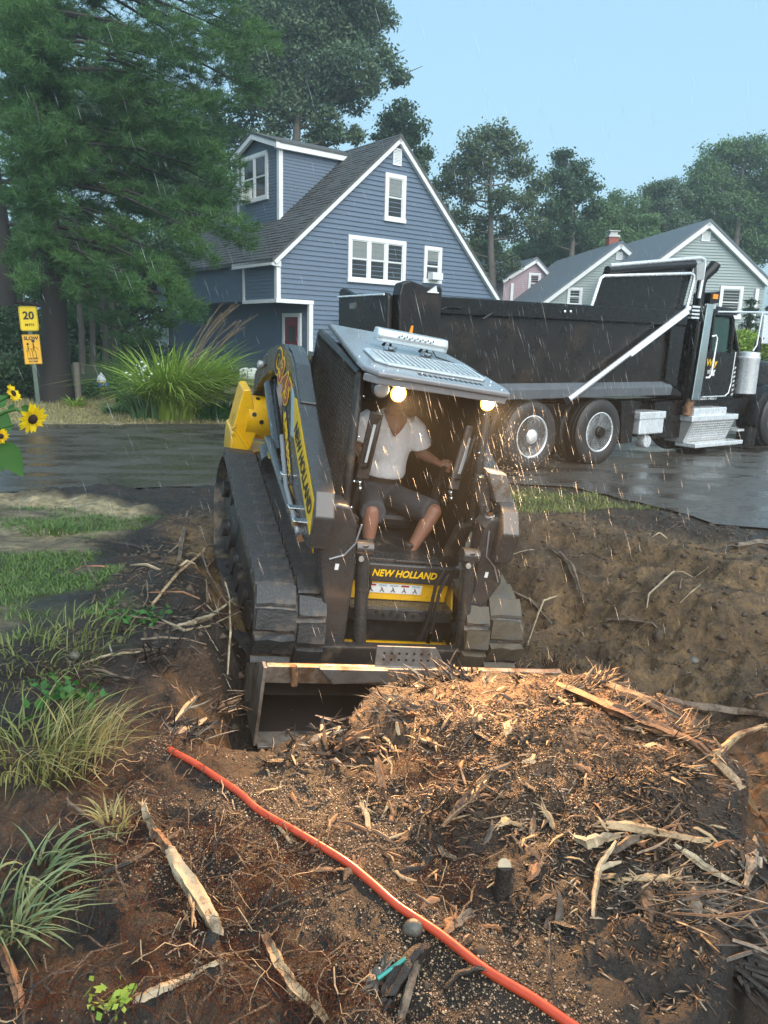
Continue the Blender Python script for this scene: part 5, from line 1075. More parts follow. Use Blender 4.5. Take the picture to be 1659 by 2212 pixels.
for s in (-1, 1):
    t = MB(); t.ell(hc + Vector((s * .030, -.086, .012)), (.012, .008, .008), 10, 6); t.build('eye', P['whitedecal'], person, smooth=60)
t = MB(); t.tube([hc + Vector((-.024, -.090, -.062)), hc + Vector((0, -.097, -.060)), hc + Vector((.024, -.090, -.062))], [.004, .007, .004], 6); t.build('lips', P['reddecal'], person, smooth=60)
# ------------------------------------------------------------------ the dump truck
_o = at_z(1288, 1004)
TF = heading_frame([_o[0], _o[1], 0], 55)
truck = empty('dump_truck', 'black dump truck parked on the wet asphalt with a chrome stack and tarp arm', 'truck', TF.mat())
def wheel(x, y0=.0, dual=True, front=False, hub='open'):
    t = MB(); r = .525
    def tyre(mb, y):
        mb.lathe([(.31, .0), (.33, -.01), (.40, -.025), (.47, -.02), (.505, .0), (r, .02), (r, .055), (r - .012, .06), (r - .012, .075), (r, .08), (r, .13), (r - .012, .135), (r - .012, .15), (r, .155), (r, .21), (.505, .235), (.47, .255), (.40, .26), (.33, .245), (.31, .24)], (x, y, r), (0, 1, 0), 40)
    tyre(t, y0)
    if dual: tyre(t, y0 + .33)
    w = t.build('tyre', P['tyre'], truck, smooth=40)
    t = MB(); dsh = .07 if not front else -.02
    prof = [(.31, 0), (.318, -.012), (.305, -.014), (.292, .0), (.285, .05), (.265, dsh - .01), (.235, dsh), (.15, dsh + .005), (.13, dsh - .02), (.02, dsh - .025)]
    t.lathe(prof, (x, y0, r), (0, 1, 0), 40); rim = t.build('rim', P['alu'], w, smooth=35)
    for k in range(10):
        a = 2 * pi * k / 10 + .15; c = Vector((x + .205 * cos(a), y0 + dsh - .004, r + .205 * sin(a)))
        t = MB(); t.cyl(c, c + Vector((0, .006, 0)), .026, n=12); t.build('hand_hole', P['blackp'], rim)
    for k in range(10):
        a = 2 * pi * k / 10; c = Vector((x + .145 * cos(a), y0 + dsh + .003, r + .145 * sin(a)))
        t = MB(); t.cyl(c, c + Vector((0, -.045, 0)), .014, n=8); t.build('wheel_nut', P['alu'], rim)
    t = MB()
    if hub == 'cap': t.lathe([(.12, dsh - .01), (.12, dsh - .05), (.10, dsh - .09), (.05, dsh - .115), (.005, dsh - .12)], (x, y0, r), (0, 1, 0), 28); t.build('hub_cap', P['alu'], rim, smooth=50)
    else: t.lathe([(.095, dsh - .01), (.09, dsh - .10), (.075, dsh - .11), (.07, dsh - .14), (.02, dsh - .145)], (x, y0, r), (0, 1, 0), 20); t.build('hub', P['tblack'], rim, smooth=40)
wheel(-1.50, 0, True, hub='cap'); wheel(0, 0, True)
wheel(5.35, .05, False, True, 'cap')
for x in (-1.5, 0, 5.35):
    t = MB(); t.lathe([(.31, 0), (.40, -.025), (.50, 0), (.525, .02), (.525, .22), (.50, .24), (.40, .26), (.31, .24)], (x, 1.0 if x < 3 else 1.75, .525), (0, 1, 0), 28); t.build('tyre', P['tyre'], truck, smooth=40)
# frame and axles
t = MB(); t.box((-2.6, .35, .62), (6.4, .45, .95)); t.box((-2.6, .85, .62), (6.4, .95, .95)); t.build('frame_rail', P['tblack'], truck)
t = MB(); t.cyl((-1.5, .3, .525), (-1.5, 1.0, .525), .11); t.cyl((0, .3, .525), (0, 1.0, .525), .11); t.ell((-1.5, .75, .53), (.26, .18, .24)); t.ell((0, .75, .53), (.26, .18, .24)); t.build('axle', P['tblack'], truck, smooth=40)
t = MB(); t.box((-2.35, .04, .42), (-2.33, .62, 1.05)); t.build('mud_flap', P['tyre'], truck)
# dump body: sides lean a little, top rail, bottom rail, tailgate post
bed = MB(); y0 = .0
bed.prism([(-4.05, .06, 1.30), (1.95, .06, 1.30), (1.98, .06, 2.46), (-3.35, .06, 2.42), (-4.0, .06, 2.40)], (0, .05, 0))
bed.box((-4.03, 1.20, 1.1), (1.95, 1.25, 2.41)); bed.box((-4.03, .11, 1.14), (1.95, 1.20, 1.20)); bed.box((1.90, .11, 1.2), (1.945, 1.20, 2.44))
body = bed.build('dump_body', P['tbed'], truck)
t = MB(); t.prism([(-4.0, -.02, 2.21), (1.99, -.02, 2.235), (1.99, -.02, 2.475), (-3.3, -.02, 2.435), (-4.0, -.02, 2.41)], (0, .078, 0)); t.build('top_rail', P['tblack'], body, bevel=.015)
t = MB(); t.px([(-.03, 1.08), (-.03, 1.22), (.055, 1.31), (.055, 1.08)], -4.05, 1.75); t.build('bottom_rail', P['railgrey'], body, bevel=.01)
t = MB(); t.prism([(1.70, -.03, 1.08), (2.03, -.03, 1.06), (2.0, -.03, 1.12), (1.75, -.03, 1.22)], (0, .08, 0)); t.build('bottom_rail', P['tblack'], body, bevel=.008, label='tapered nose of the lower rail')
t = MB(); t.prism([(1.58, .0, 1.31), (1.90, .0, 1.20), (1.98, .0, 2.22), (1.58, .0, 2.22)], (0, .055, 0)); t.build('front_corner_post', P['tblack'], body, bevel=.01)
# tail end: raised rear post, tailgate panel and its folded spreader apron
t = MB(); t.prism([(-3.98, -.05, 1.1), (-3.52, -.05, 1.1), (-3.36, -.05, 1.85), (-3.34, -.05, 2.52), (-3.38, -.05, 2.56), (-3.62, -.05, 2.545), (-3.85, -.05, 2.60), (-3.98, -.05, 2.56), (-4.02, -.05, 2.42)], (0, .17, 0)); t.build('rear_post', P['tbed'], body, bevel=.02)
t = MB(); t.px([(.06, 1.1), (1.24, 1.1), (1.25, 2.42), (1.22, 2.53), (1.12, 2.54), (.8, 2.43), (.12, 2.45), (.06, 2.40)], -4.12, -4.03); tg = t.build('tailgate', P['tbed'], body, bevel=.03)
t = MB(); t.tube([(-4.15, 1.2, 2.42), (-4.15, .1, 2.42)], .014); t.tube([(-3.6, -.065, 2.47), (-3.42, -.065, 2.47)], .010); t.build('tailgate_rod', P['alu'], tg)
t = MB(); t.px([(.92, 2.26), (.78, 2.26), (.77, 2.34), (.93, 2.33)], -4.14, -4.12); t.build('reflector_plate', P['plate'], tg)
t = MB(); t.prism([(-3.60, -.07, 2.47), (-3.44, -.07, 2.47), (-3.46, -.07, 2.555)], (0, .02, 0)); t.build('rear_gusset', P['alu'], body)
t = MB(); t.prism([(-3.88, -.064, 1.9), (-3.82, -.064, 1.9), (-3.80, -.064, 2.05), (-3.83, -.064, 2.05)], (0, .012, 0)); t.build('orange_marker', P['amber'], body)
for x, z in ((-3.40, 2.36), (-1.02, 2.34), (-.90, 2.345), (1.80, 2.36), (-3.92, 2.45)):
    t = MB(); t.ell((x, -.03, z), (.022, .016, .022)); t.build('marker_lamp', P['alu'], body, smooth=60)
t = MB(); t.tube([(-3.36, -.03, 2.26), (-3.25, -.035, 2.30), (-3.0, -.035, 2.30)], .012); t.tube([(-2.62, -.03, 2.17), (-2.45, -.035, 2.26)], .018); t.build('rail_handle', P['tblack'], body)
# cab shield and tarp gear
t = MB(); t.prism([(-.30, .10, 2.45), (1.96, .10, 2.47), (2.16, .10, 3.20), (-.05, .10, 2.98)], (0, .04, 0)); t.prism([(1.2, 1.20, 2.45), (1.96, 1.20, 2.47), (2.16, 1.20, 3.20), (1.6, 1.20, 3.1)], (0, .04, 0))
t.prism([(1.9, .12, 2.46), (2.10, .12, 3.2), (2.14, .12, 3.2), (1.94, .12, 2.46)], (0, 1.07, 0)); t.build('cab_shield', P['tblack'], body)
t = MB(); t.tube([(-.05, .07, 2.99), (.8, .065, 3.10), (2.1, .06, 3.24)], [.065, .07, .065], 12); t.build('tarp_roll', P['tarp'], truck, smooth=60)
t = MB(); t.tube([(-.04, .03, 3.06), (2.22, .03, 3.35), (2.33, .03, 3.33), (2.36, .03, 3.25), (2.30, .03, 2.70)], .032, 10); t.tube([(-.36, .05, 2.45), (-.22, .04, 2.86), (-.16, .03, 2.90), (1.96, .0, 3.08), (2.05, .0, 3.05), (2.06, .0, 2.98), (1.96, .0, 2.56), (1.93, .0, 2.50)], .026, 10); t.build('tarp_bow', P['alu'], truck, smooth=50)
t = MB(); t.tube([(1.96, -.04, 2.52), (-.83, -.06, 1.06)], .042, 12); t.tube([(1.90, -.07, 2.44), (.5, -.08, 1.72)], .026, 10); ta = t.build('tarp_arm', P['alu'], truck, smooth=50)
t = MB(); t.cyl((-.86, -.08, 1.04), (-.86, .06, 1.04), .06, n=14); t.build('tarp_pivot', P['tblack'], ta)
t = MB(); t.prism([(2.14, .0, 2.98), (2.34, .0, 3.0), (2.33, .0, 3.30), (2.10, .0, 3.22)], (0, .05, 0)); t.build('tarp_bracket', P['galv'], truck)
# exhaust stack with its guard
t = MB(); t.tube([(2.48, .16, .85), (2.50, .16, 2.3), (2.52, .16, 2.95), (2.56, .16, 3.06), (2.74, .12, 3.22), (2.78, .10, 3.30)], [.075, .075, .078, .085, .10, .095], 16); st = t.build('exhaust_stack', P['tblack'], truck, smooth=45)
t = MB(); t.lathe([(.098, -.62), (.10, -.60), (.10, .60), (.098, .62)], (2.50, .14, 1.70), (.02, 0, 1), 24); 
for k in range(2): pass
t.build('stack_shield', P['tblack'], st, smooth=40)
t = MB(); t.prism([(2.36, -.02, .98), (2.60, -.02, .98), (2.70, -.02, 2.62), (2.50, -.02, 2.62)], (0, .03, 0)); t.build('guard_plate', P['mirror'], st, bevel=.01)
t = MB(); t.tube([(2.42, .1, .70), (2.45, .1, .84), (2.49, .1, .98)], [.08, .08, .075], 14); t.build('rusty_pipe', P['wood2'], st, smooth=50)
t = MB(); t.prism([(2.78, .12, 2.82), (3.06, .12, 2.86), (3.05, .12, 2.66), (2.78, .12, 2.62)], (0, .35, 0)); vz = t.build('roof_light_bracket', P['tblack'], truck, bevel=.01)
t = MB(); t.box((2.83, .10, 2.72), (2.97, .125, 2.80)); t.build('amber_lamp', P['amber'], vz)
t = MB(); t.tube([(2.70, .2, 2.56), (2.9, .2, 2.66), (2.98, .2, 2.64), (3.0, .2, 2.56)], [.02, .05, .06, .05], 12); t.build('air_horn', P['alu'], truck, smooth=60)
t = MB()
for z in (2.36, 2.42, 2.48, 2.54): t.box((2.14, .02, z), (2.36, .10, z + .03))
t.build('vent_louvres', P['alu'], truck)
# cab
t = MB(); cabp = [(2.62, .95), (3.95, .95), (3.98, 1.85), (3.62, 2.52), (3.45, 2.58), (2.70, 2.60), (2.62, 2.5)]
for y in (.12, 2.0): t.py(cabp, y, y + .05) if False else None
t.prism([(x, .17, z) for x, z in [(2.62, .95), (3.95, .95), (3.98, 1.84), (2.62, 1.84)]], (0, 1.86, 0)); t.prism([(x, .17, z) for x, z in [(2.62, 2.46), (3.62, 2.46), (3.45, 2.60), (2.72, 2.62)]], (0, 1.86, 0))
t.prism([(2.62, .17, 1.84), (2.82, .17, 1.84), (2.82, .17, 2.46), (2.62, .17, 2.46)], (0, 1.86, 0)); cabo = t.build('cab', P['tblack'], truck, bevel=.03)
t = MB(); t.tube([(3.93, .2, 1.84), (3.58, .2, 2.48)], .04); t.tube([(3.93, 2.0, 1.84), (3.58, 2.0, 2.48)], .04); t.build('windscreen_pillar', P['tblack'], cabo)
t = MB(); t.prism([(3.94, .22, 1.86), (3.60, .22, 2.46), (3.58, .22, 2.46), (3.92, .22, 1.86)], (0, 1.76, 0)); t.build('windscreen', P['tglass'], cabo)
dz = MB(); dz.prism([(2.84, .135, 1.02), (3.62, .135, 1.02), (3.72, .135, 1.12), (3.76, .135, 1.80), (2.84, .135, 1.84)], (0, .03, 0)); door = dz.build('door', P['tblack'], cabo, bevel=.01)
t = MB(); t.prism([(3.0, .15, 1.84), (3.50, .15, 1.80), (3.49, .15, 2.40), (3.0, .15, 2.42)], (0, .012, 0)); t.build('door_window', P['tglass'], door)
t = MB(); t.tube([(2.95, .14, 1.82), (2.95, .14, 2.46), (3.50, .14, 2.46), (3.57, .14, 2.38), (3.60, .14, 1.80)], .04, 8); t.build('window_frame', P['tblack'], door)
t = MB(); t.tube([(2.86, .125, 1.02), (3.58, .125, 1.02), (3.68, .125, 1.08), (3.73, .125, 1.25), (3.76, .125, 1.82)], .010, 6); t.build('door_trim', P['alu'], door)
t = MB(); t.tube([(2.92, .10, 2.08), (2.99, .07, 2.10), (3.02, .06, 2.05), (2.97, .06, 1.42), (2.92, .07, 1.36), (2.87, .10, 1.36)], .018, 8); t.build('grab_handle', P['alu'], cabo, smooth=60)
text('lettering', 'Way', .17, P['ydecal'], truck, basis((1, 0, 0), (0, 0, 1), (3.05, .131, 1.62)), bold=.004, shear=.2, ext=.001)
text('lettering', 'ving', .15, P['whitedecal'], truck, basis((1, 0, 0), (0, 0, 1), (3.06, .131, 1.47)), bold=.004, shear=.2, ext=.001)
text('lettering', 'USDOT 1485213', .075, P['whitedecal'], truck, basis((1, 0, 0), (0, 0, 1), (3.12, .165, .985)), bold=.002, ext=.001)
t = MB(); t.prism([(2.75, .2, 2.62), (3.5, .2, 2.60), (3.9, .2, 2.52), (3.75, .2, 2.49), (2.75, .2, 2.55)], (0, 1.8, 0)); t.build('sun_visor', P['tblack'], cabo)
t = MB(); t.tube([(3.1, .16, 2.51), (4.6, .02, 2.56), (4.66, .02, 2.52), (4.62, .02, 2.0)], .018, 8); t.tube([(4.3, .02, 2.55), (4.25, .02, 1.95), (4.2, .05, 1.85)], .016, 8); t.build('mirror_bracket', P['alu'], truck, smooth=50)
t = MB(); t.box((4.34, -.02, 1.98), (4.58, .06, 2.50)); t.build('mirror', P['alu'], truck, bevel=.02)
t = MB(); t.prism([(3.86, .45, .95), (5.9, .55, .95), (5.9, .55, 1.62), (3.98, .45, 1.82)], (0, 1.3, 0)); hd = t.build('hood', P['tblack'], truck, bevel=.06, seg=3)
text('lettering', 'Fam', .14, P['whitedecal'], truck, basis((1, 0, 0), (0, 0, 1), (4.93, .40, 1.30)), bold=.003, shear=.25, ext=.001)
t = MB(); t.lathe([(.28, -.12), (.40, -.12), (.62, -.08), (.66, 0), (.66, .3), (.60, .35)], (5.35, .2, .56), (0, 1, 0), 32, cap=False); t.build('front_fender', P['tblack'], truck, smooth=40)
t = MB(); t.lathe([(.01, .0), (.195, .0), (.20, .02), (.20, .62), (.205, .63), (.205, .67), (.195, .68), (.19, .76), (.01, .78)], (4.20, .12, 1.06), (0, 0, 1), 28); ac_ = t.build('air_cleaner', P['alu'], truck, smooth=40)
t = MB(); t.tube([(4.34, .05, 1.84), (4.34, .05, 2.0), (4.40, .02, 2.1)], [.07, .06, .05], 10); t.build('air_intake', P['tblack'], ac_, smooth=60)
for k in range(7):
    t = MB(); t.prism([(3.80, .15, 1.02 + k * .08), (3.85, .15, 1.05 + k * .08), (3.85, .15, 1.075 + k * .08), (3.80, .15, 1.05 + k * .08)], (0, -.02, 0)); t.build('cab_louvre', P['alu'], cabo)
# steps, boxes and tanks
t = MB(); t.box((2.50, .0, .70), (3.50, .5, .83)); t.build('upper_step', P['alu'], truck, bevel=.015)
t = MB(); t.prism([(2.40, -.04, .60), (3.84, -.04, .60), (3.84, -.04, .70), (2.40, -.04, .70)], (0, .5, 0)); bs_ = t.build('step_box', P['alu'], truck, bevel=.012)
t = MB(); t.px([(-.03, .60), (.12, .22), (.5, .22), (.5, .60)], 2.42, 3.75); t.build('step_face', P['galv'], bs_)
for k in range(7):
    z = .56 - k * .045; t = MB(); y = -.03 + (.60 - z) * .15 / .38
    for i in range(24): t.cbox((2.50 + i * .052, y - .002, z), (.030, .012, .02), None)
    t.build('tread_row', P['alu'], bs_, kind='stuff')
t = MB(); t.box((2.46, -.12, .14), (3.96, .30, .215)); t.build('lower_step', P['alu'], truck, bevel=.012)
t = MB(); t.lathe([(.01, -.02), (.34, 0), (.36, .05), (.36, .95), (.34, 1.0), (.01, 1.02)], (2.5, .55, .40), (1, 0, 0), 28); t.build('fuel_tank', P['tblack'], truck, smooth=40)
t = MB(); t.box((.95, -.04, .44), (1.60, .45, .80)); tb = t.build('tool_box', P['alu'], truck, bevel=.02)
t = MB(); t.box((.93, -.055, .69), (1.62, .46, .815)); t.build('tool_box_lid', P['alu'], tb, bevel=.015)
t = MB(); t.lathe([(.01, 0), (.10, .005), (.115, .03), (.115, .17), (.09, .20), (.01, .21)], (1.33, .05, .30), (0, 1, 0), 20); t.build('air_tank', P['alu'], truck, smooth=45)
t = MB(); t.cyl((4.32, .05, .0 + .08), (4.32, .05, .42), .17, n=20); t.build('black_tank', P['tblack'], truck, smooth=40)
t = MB(); t.box((3.95, .0, .36), (4.5, .3, .40)); t.build('tank_strap', P['alu'], truck)
t = MB(); t.box((1.65, .2, .30), (2.45, .75, .95)); t.build('battery_box', P['tblack'], truck, bevel=.03)
t = MB(); t.prism([(.62, .05, .3), (.90, .05, .3), (.92, .05, 1.0), (.55, .05, 1.0)], (0, .6, 0)); t.build('fender_bracket', P['tblack'], truck)
t = MB(); t.box((5.9, .4, .4), (6.5, 2.0, 1.6)); t.build('grille', P['alu'], truck, bevel=.05)
# ------------------------------------------------------------------ vegetation helpers
def blades_mesh(name, base, h, dirs, bend, width, mat, segs=4, rng=None, droop=1.0):
    """arching leaf strips: base (N,3), h (N), dirs (N,2) unit, bend (N) 0..1.3, width (N)"""
    N = len(base); t = np.linspace(0, 1, segs + 1)
    b = bend[:, None]; tt = t[None, :]
    up = h[:, None] * (tt - droop * .5 * b * tt ** 2.2); out = h[:, None] * b * .8 * tt ** 1.7
    cx = base[:, 0:1] + dirs[:, 0:1] * out; cy = base[:, 1:2] + dirs[:, 1:2] * out; cz = base[:, 2:3] + up
    side = np.stack([-dirs[:, 1], dirs[:, 0]], 1)
    ang = RNG.uniform(-1.2, 1.2, N); sx = side[:, 0] * np.cos(ang) - side[:, 1] * np.sin(ang); sy = side[:, 0] * np.sin(ang) + side[:, 1] * np.cos(ang)
    w = width[:, None] * .5 * np.clip(1.05 - tt ** 2.2, .04, 1)
    L = np.stack([cx - sx[:, None] * w, cy - sy[:, None] * w, cz], 2); R = np.stack([cx + sx[:, None] * w, cy + sy[:, None] * w, cz], 2)
    V = np.stack([L, R], 2).reshape(-1, 3)
    k = (segs + 1) * 2; q = []
    for s in range(segs): q.append([2 * s, 2 * s + 1, 2 * s + 3, 2 * s + 2])
    F = (np.arange(N)[:, None, None] * k + np.array(q)[None]).reshape(-1)
    return np_mesh(name, V, F, 4, mat)
def rdirs(n, mean=None, spread=pi):
    a = RNG.uniform(-pi, pi, n) if mean is None else RNG.normal(mean, spread, n)
    return np.stack([np.cos(a), np.sin(a)], 1)
def leaf_mesh(name, C, size, mat, up=.35, asp=.55, nrm=None):
    """one folded diamond per leaf"""
    N = len(C); n = RNG.normal(size=(N, 3)); n[:, 2] += up * 2; n /= np.linalg.norm(n, axis=1)[:, None]
    a = RNG.normal(size=(N, 3)); a -= (a * n).sum(1)[:, None] * n; a /= np.linalg.norm(a, axis=1)[:, None]; b = np.cross(n, a)
    s = size[:, None]
    V = np.stack([C - a * s * .5, C + b * s * asp * .5 - n * s * .08, C + a * s * .55, C - b * s * asp * .5 - n * s * .08], 1).reshape(-1, 3)
    F = (np.arange(N)[:, None] * 4 + np.array([0, 1, 2, 3])[None]).reshape(-1)
    return np_mesh(name, V, F, 4, mat)
def needle_mesh(name, C, D, length, mat, per=11, width=.011):
    """tufts of needles round the twig direction D"""
    N = len(C); C = np.repeat(C, per, 0); D = np.repeat(D, per, 0); M = len(C)
    v = D * RNG.uniform(.1, .9, (M, 1)) + RNG.normal(size=(M, 3)) * .55; v[:, 2] += .12; v /= np.linalg.norm(v, axis=1)[:, None]
    l = length * RNG.uniform(.65, 1.25, (M, 1)); s = np.cross(v, RNG.normal(size=(M, 3))); s /= np.linalg.norm(s, axis=1)[:, None]
    C = C + D * RNG.uniform(-.08, .08, (M, 1))
    V = np.stack([C - s * width, C + s * width, C + v * l], 1).reshape(-1, 3)
    return np_mesh(name, V, np.arange(M * 3), 3, mat)
def blob_world(blobs, depth, dj=.9):
    out = []
    for b in blobs:
        x, y, r = b[:3]; R = r * depth / IF; d = depth + random.uniform(-dj, dj) * min(R * 1.2, 3.5)
        out.append((at_depth(x, y, d), r * d / IF))
    return out
def broadleaf(name, label, basex, depth, blobs, leafmat, leaf=.17, dens=55, trunk=.25, bark='bark', group=None, topx=None, clump=.24, zoff=0):
    b0 = at_depth(basex, 760, depth); bz = zat(b0[0], b0[1]) - .15
    root = empty(name, label, 'tree', T(b0[0], b0[1], bz), group)
    o = np.array([b0[0], b0[1], bz]); B = blob_world(blobs, depth)
    pts = []; tb = MB()
    hi = max(B, key=lambda q: q[0][2]); mid = np.mean([q[0] for q in B], 0)
    top = np.array([(mid[0] + hi[0][0]) / 2 - o[0], (mid[1] + hi[0][1]) / 2 - o[1], hi[0][2] - o[2]])
    spine = [np.array([0, 0, 0.])] + [np.array([top[0] * t ** 1.5 + random.uniform(-.15, .15), top[1] * t ** 1.5 + random.uniform(-.15, .15), top[2] * t]) for t in (.15, .3, .45, .6, .75, .9, 1)]
    tb.tube(spine, [trunk * 1.35, trunk, trunk * .9, trunk * .75, trunk * .6, trunk * .42, trunk * .25, trunk * .1], 10)
    for c, R in B:
        c = c - o; hb = max(.12, min(.92, (c[2] - R * .6 - .25 * sqrt(c[0] ** 2 + c[1] ** 2)) / top[2])); i = hb * 7; a = int(min(6, i)); p = spine[a] + (spine[a + 1] - spine[a]) * (i - a)
        m = (p + c) / 2 + np.array([0, 0, -.10 * np.linalg.norm(c - p)]); rr = trunk * (.42 - .25 * hb)
        tb.tube([p, m, c, c + (c - m) * .5], [rr, rr * .7, rr * .4, rr * .15], 6)
        nc = int(max(9, 17 * (1 / clump / 4) ** 2 * max(1, R)))
        for k in range(nc):
            v = RNG.normal(size=3); v /= np.linalg.norm(v); cc = c + v * R * random.uniform(.35, 1.0) * np.array([1, 1, .85]); cr = R * clump * random.uniform(.8, 1.6) + .12
            if random.random() < .35: tb.tube([c * .6 + cc * .4, cc], [rr * .25 + .01, .01], 4)
            n = int(1.25 * dens * (cr / .35) ** 1.6 * (.17 / leaf) ** 1.3)
            q = RNG.normal(size=(n, 3)) * np.array([1, 1, .62]) * cr * .62 + cc; pts.append(q)
    tb.build('trunk', MAT[bark], root, smooth=60)
    C = np.concatenate(pts); C = C[C[:, 2] > .1]
    link('crown', leaf_mesh('crown', C, RNG.uniform(.7, 1.3, len(C)) * leaf, MAT[leafmat]), root)
    return root

# ------------------------------------------------------------------ trees
def pine(name, label, basex, depth, blobs, trunk, dens=1.0, group=None, lean=0, nl=.20):
    b0 = at_depth(basex, 870, depth); bz = zat(b0[0], b0[1]) - .1
    root = empty(name, label, 'tree', T(b0[0], b0[1], bz), group); o = np.array([b0[0], b0[1], bz])
    tb = MB(); H = 17.0
    sp = [np.array([lean * t * H + .12 * sin(9 * t), .1 * sin(7 * t), H * t]) for t in np.linspace(0, 1, 12)]
    tb.tube(sp, [trunk * (1.25 - t) * (1.5 if t == 0 else 1) for t in np.linspace(0, 1, 12)], 12)
    for a in (.3, 2.4, 4.2, 5.4): tb.tube([(0, 0, .5), (cos(a) * trunk * 1.2, sin(a) * trunk * 1.2, .12), (cos(a) * trunk * 2.6, sin(a) * trunk * 2.6, -.05)], [trunk * .5, trunk * .4, trunk * .1], 8)
    C = []; D = []
    for blob in blobs:
        x, y, r = blob[:3]; k = blob[3] if len(blob) > 3 else 0
        R = r * depth / IF
        nb = max(3, int(dens * 10 * R ** 1.3 + 2))
        for i in range(nb):
            dd = depth + random.uniform(-1, 1) * min(2.2, .6 + R) + k
            tip = at_depth(x + random.uniform(-1, 1) * r * .9, y + random.uniform(-.9, .8) * r, dd) - o
            zs = max(1.2, tip[2] + random.uniform(-.2, .9) + .12 * sqrt(tip[0] ** 2 + tip[1] ** 2)); t = min(.97, zs / H) * 11; j = int(t); st = sp[j] + (sp[min(11, j + 1)] - sp[j]) * (t - j)
            L = np.linalg.norm(tip - st); out = (tip - st) / (L + 1e-6)
            mid = (st + tip) / 2 + np.array([0, 0, .06 * L])
            if i % 7 == 0: tb.tube([st, mid, tip], [.025 + .012 * L, .02 + .005 * L, .008], 5)
            # a flat spray of twigs at the branch end
            ns = int(10 + 14 * min(R, 1.2)); span = min(1.25, .35 + R * .7)
            perp = np.cross(out, [0, 0, 1.0]); perp /= np.linalg.norm(perp) + 1e-6
            hdir = np.array([out[0], out[1], out[2] * .3]); hdir /= np.linalg.norm(hdir) + 1e-6
            for q in range(ns):
                s_ = random.random(); side = random.uniform(-1, 1)
                p = tip - hdir * span * (1 - s_) + perp * side * span * (1.05 - s_) * .6 + np.array([0, 0, random.uniform(-.12, .14) - .10 * abs(side) - .12 * s_ ** 2])
                tw = hdir * random.uniform(.4, 1) + perp * side * .7 + np.array([0, 0, random.uniform(-.05, .45)])
                C.append(p); D.append(tw / np.linalg.norm(tw))
                C.append(p - tw / np.linalg.norm(tw) * .13); D.append(tw / np.linalg.norm(tw))
    tb.build('trunk', MAT['pbark'], root, smooth=60)
    C = np.array(C); D = np.array(D)
    link('crown', needle_mesh('crown', C, D, nl, MAT['pine'], 12, .0085), root)
    return root
pine('white_pine', 'huge white pine with dark trunk and soft needle branches beside the speed sign', 118, 20.5,
     [(60, 20, 120), (190, 0, 130), (330, 10, 130), (460, 20, 110), (560, 60, 60), (90, 150, 120), (240, 140, 130), (390, 140, 120), (500, 150, 80), (555, 190, 40), (60, 270, 100), (210, 260, 110),
      (350, 260, 110), (470, 265, 80), (300, 360, 90), (420, 365, 85), (500, 350, 50), (230, 430, 60), (370, 450, 80), (470, 440, 55), (520, 410, 30), (330, 520, 60), (440, 520, 50), (545, 495, 38), (430, 590, 45), (250, 520, 55),
      (190, 590, 50, -2), (260, 610, 55, -2), (330, 600, 50, -2), (385, 615, 35, -2), (400, 660, 35, -2), (40, 420, 60), (120, 360, 60), (20, 560, 45, -3), (50, 490, 40, -3), (440, 660, 28), (100, 60, 100, -2.2), (110, 200, 90, -2.2), (100, 320, 70, -2), (60, 180, 80, -2), (180, 330, 70, -1.5), (70, 40, 90, -3), (150, 120, 90, -3), (80, 260, 80, -3), (130, 400, 55, -2), (60, 380, 60, -2), (90, 470, 45, -1.5), (130, 540, 40, -1.5), (60, 590, 40, -1)], .29)
pine('white_pine', 'second dark pine trunk rising behind the first one at the left edge', 20, 27,
     [(20, 100, 130), (30, 300, 110), (80, 480, 70), (200, 470, 90), (300, 400, 80), (220, 640, 70), (310, 690, 60)], .36, .7, nl=.2)
FOREST = 'dark background trees left of the blue house'
broadleaf('woodland_tree', 'dark leafy tree in the wood behind the speed sign', 60, 33, [(0, 600, 90), (80, 560, 90), (150, 640, 80), (40, 720, 90), (130, 760, 70), (0, 800, 70)], 'darkleaf', .2, 45, .2)
broadleaf('woodland_tree', 'dark leafy tree in the wood above the wooden fence post', 215, 35, [(200, 520, 90), (290, 560, 90), (240, 640, 90), (330, 660, 70), (190, 730, 80), (290, 760, 60), (330, 560, 60)], 'darkleaf', .2, 45, .2)
broadleaf('woodland_tree', 'dark tall tree between the pine and the blue dormer', 400, 40, [(400, 400, 110), (470, 300, 90), (330, 300, 110), (480, 460, 60), (400, 520, 80), (250, 250, 110), (120, 300, 110), (330, 620, 60)], 'darkleaf', .22, 45, .25)
for k, (x, y0, r, d) in enumerate(((205, 700, .09, 27), (232, 690, .11, 28), (250, 620, .12, 29), (182, 720, .10, 26))):
    b0 = at_depth(x, 860, d); g = zat(b0[0], b0[1]); r_ = empty('bare_tree', ['slim bare grey trunk just left of the fence post', 'bare grey trunk straight above the hydrant', 'taller bare grey trunk right of the hydrant', 'leaning bare trunk beside the big pine root'][k], 'tree', T(b0[0], b0[1], g - .1))
    t = MB(); t.tube([(0, 0, 0), (.05, 0, 1.5), (-.03, .05, 3), (.05, 0, 5.0)], [r * 1.2, r, r * .9, r * .6], 9); t.build('trunk', MAT['bark'], r_, smooth=60)
    t = MB(); t.tube([(0, 0, 3.2), (.5, .1, 4.0), (.9, .1, 4.3)], [r * .4, r * .25, .01], 6); t.tube([(0, 0, 2.6), (-.4, -.1, 3.3)], [r * .4, .01], 6); t.build('limb', MAT['bark'], r_, smooth=60)
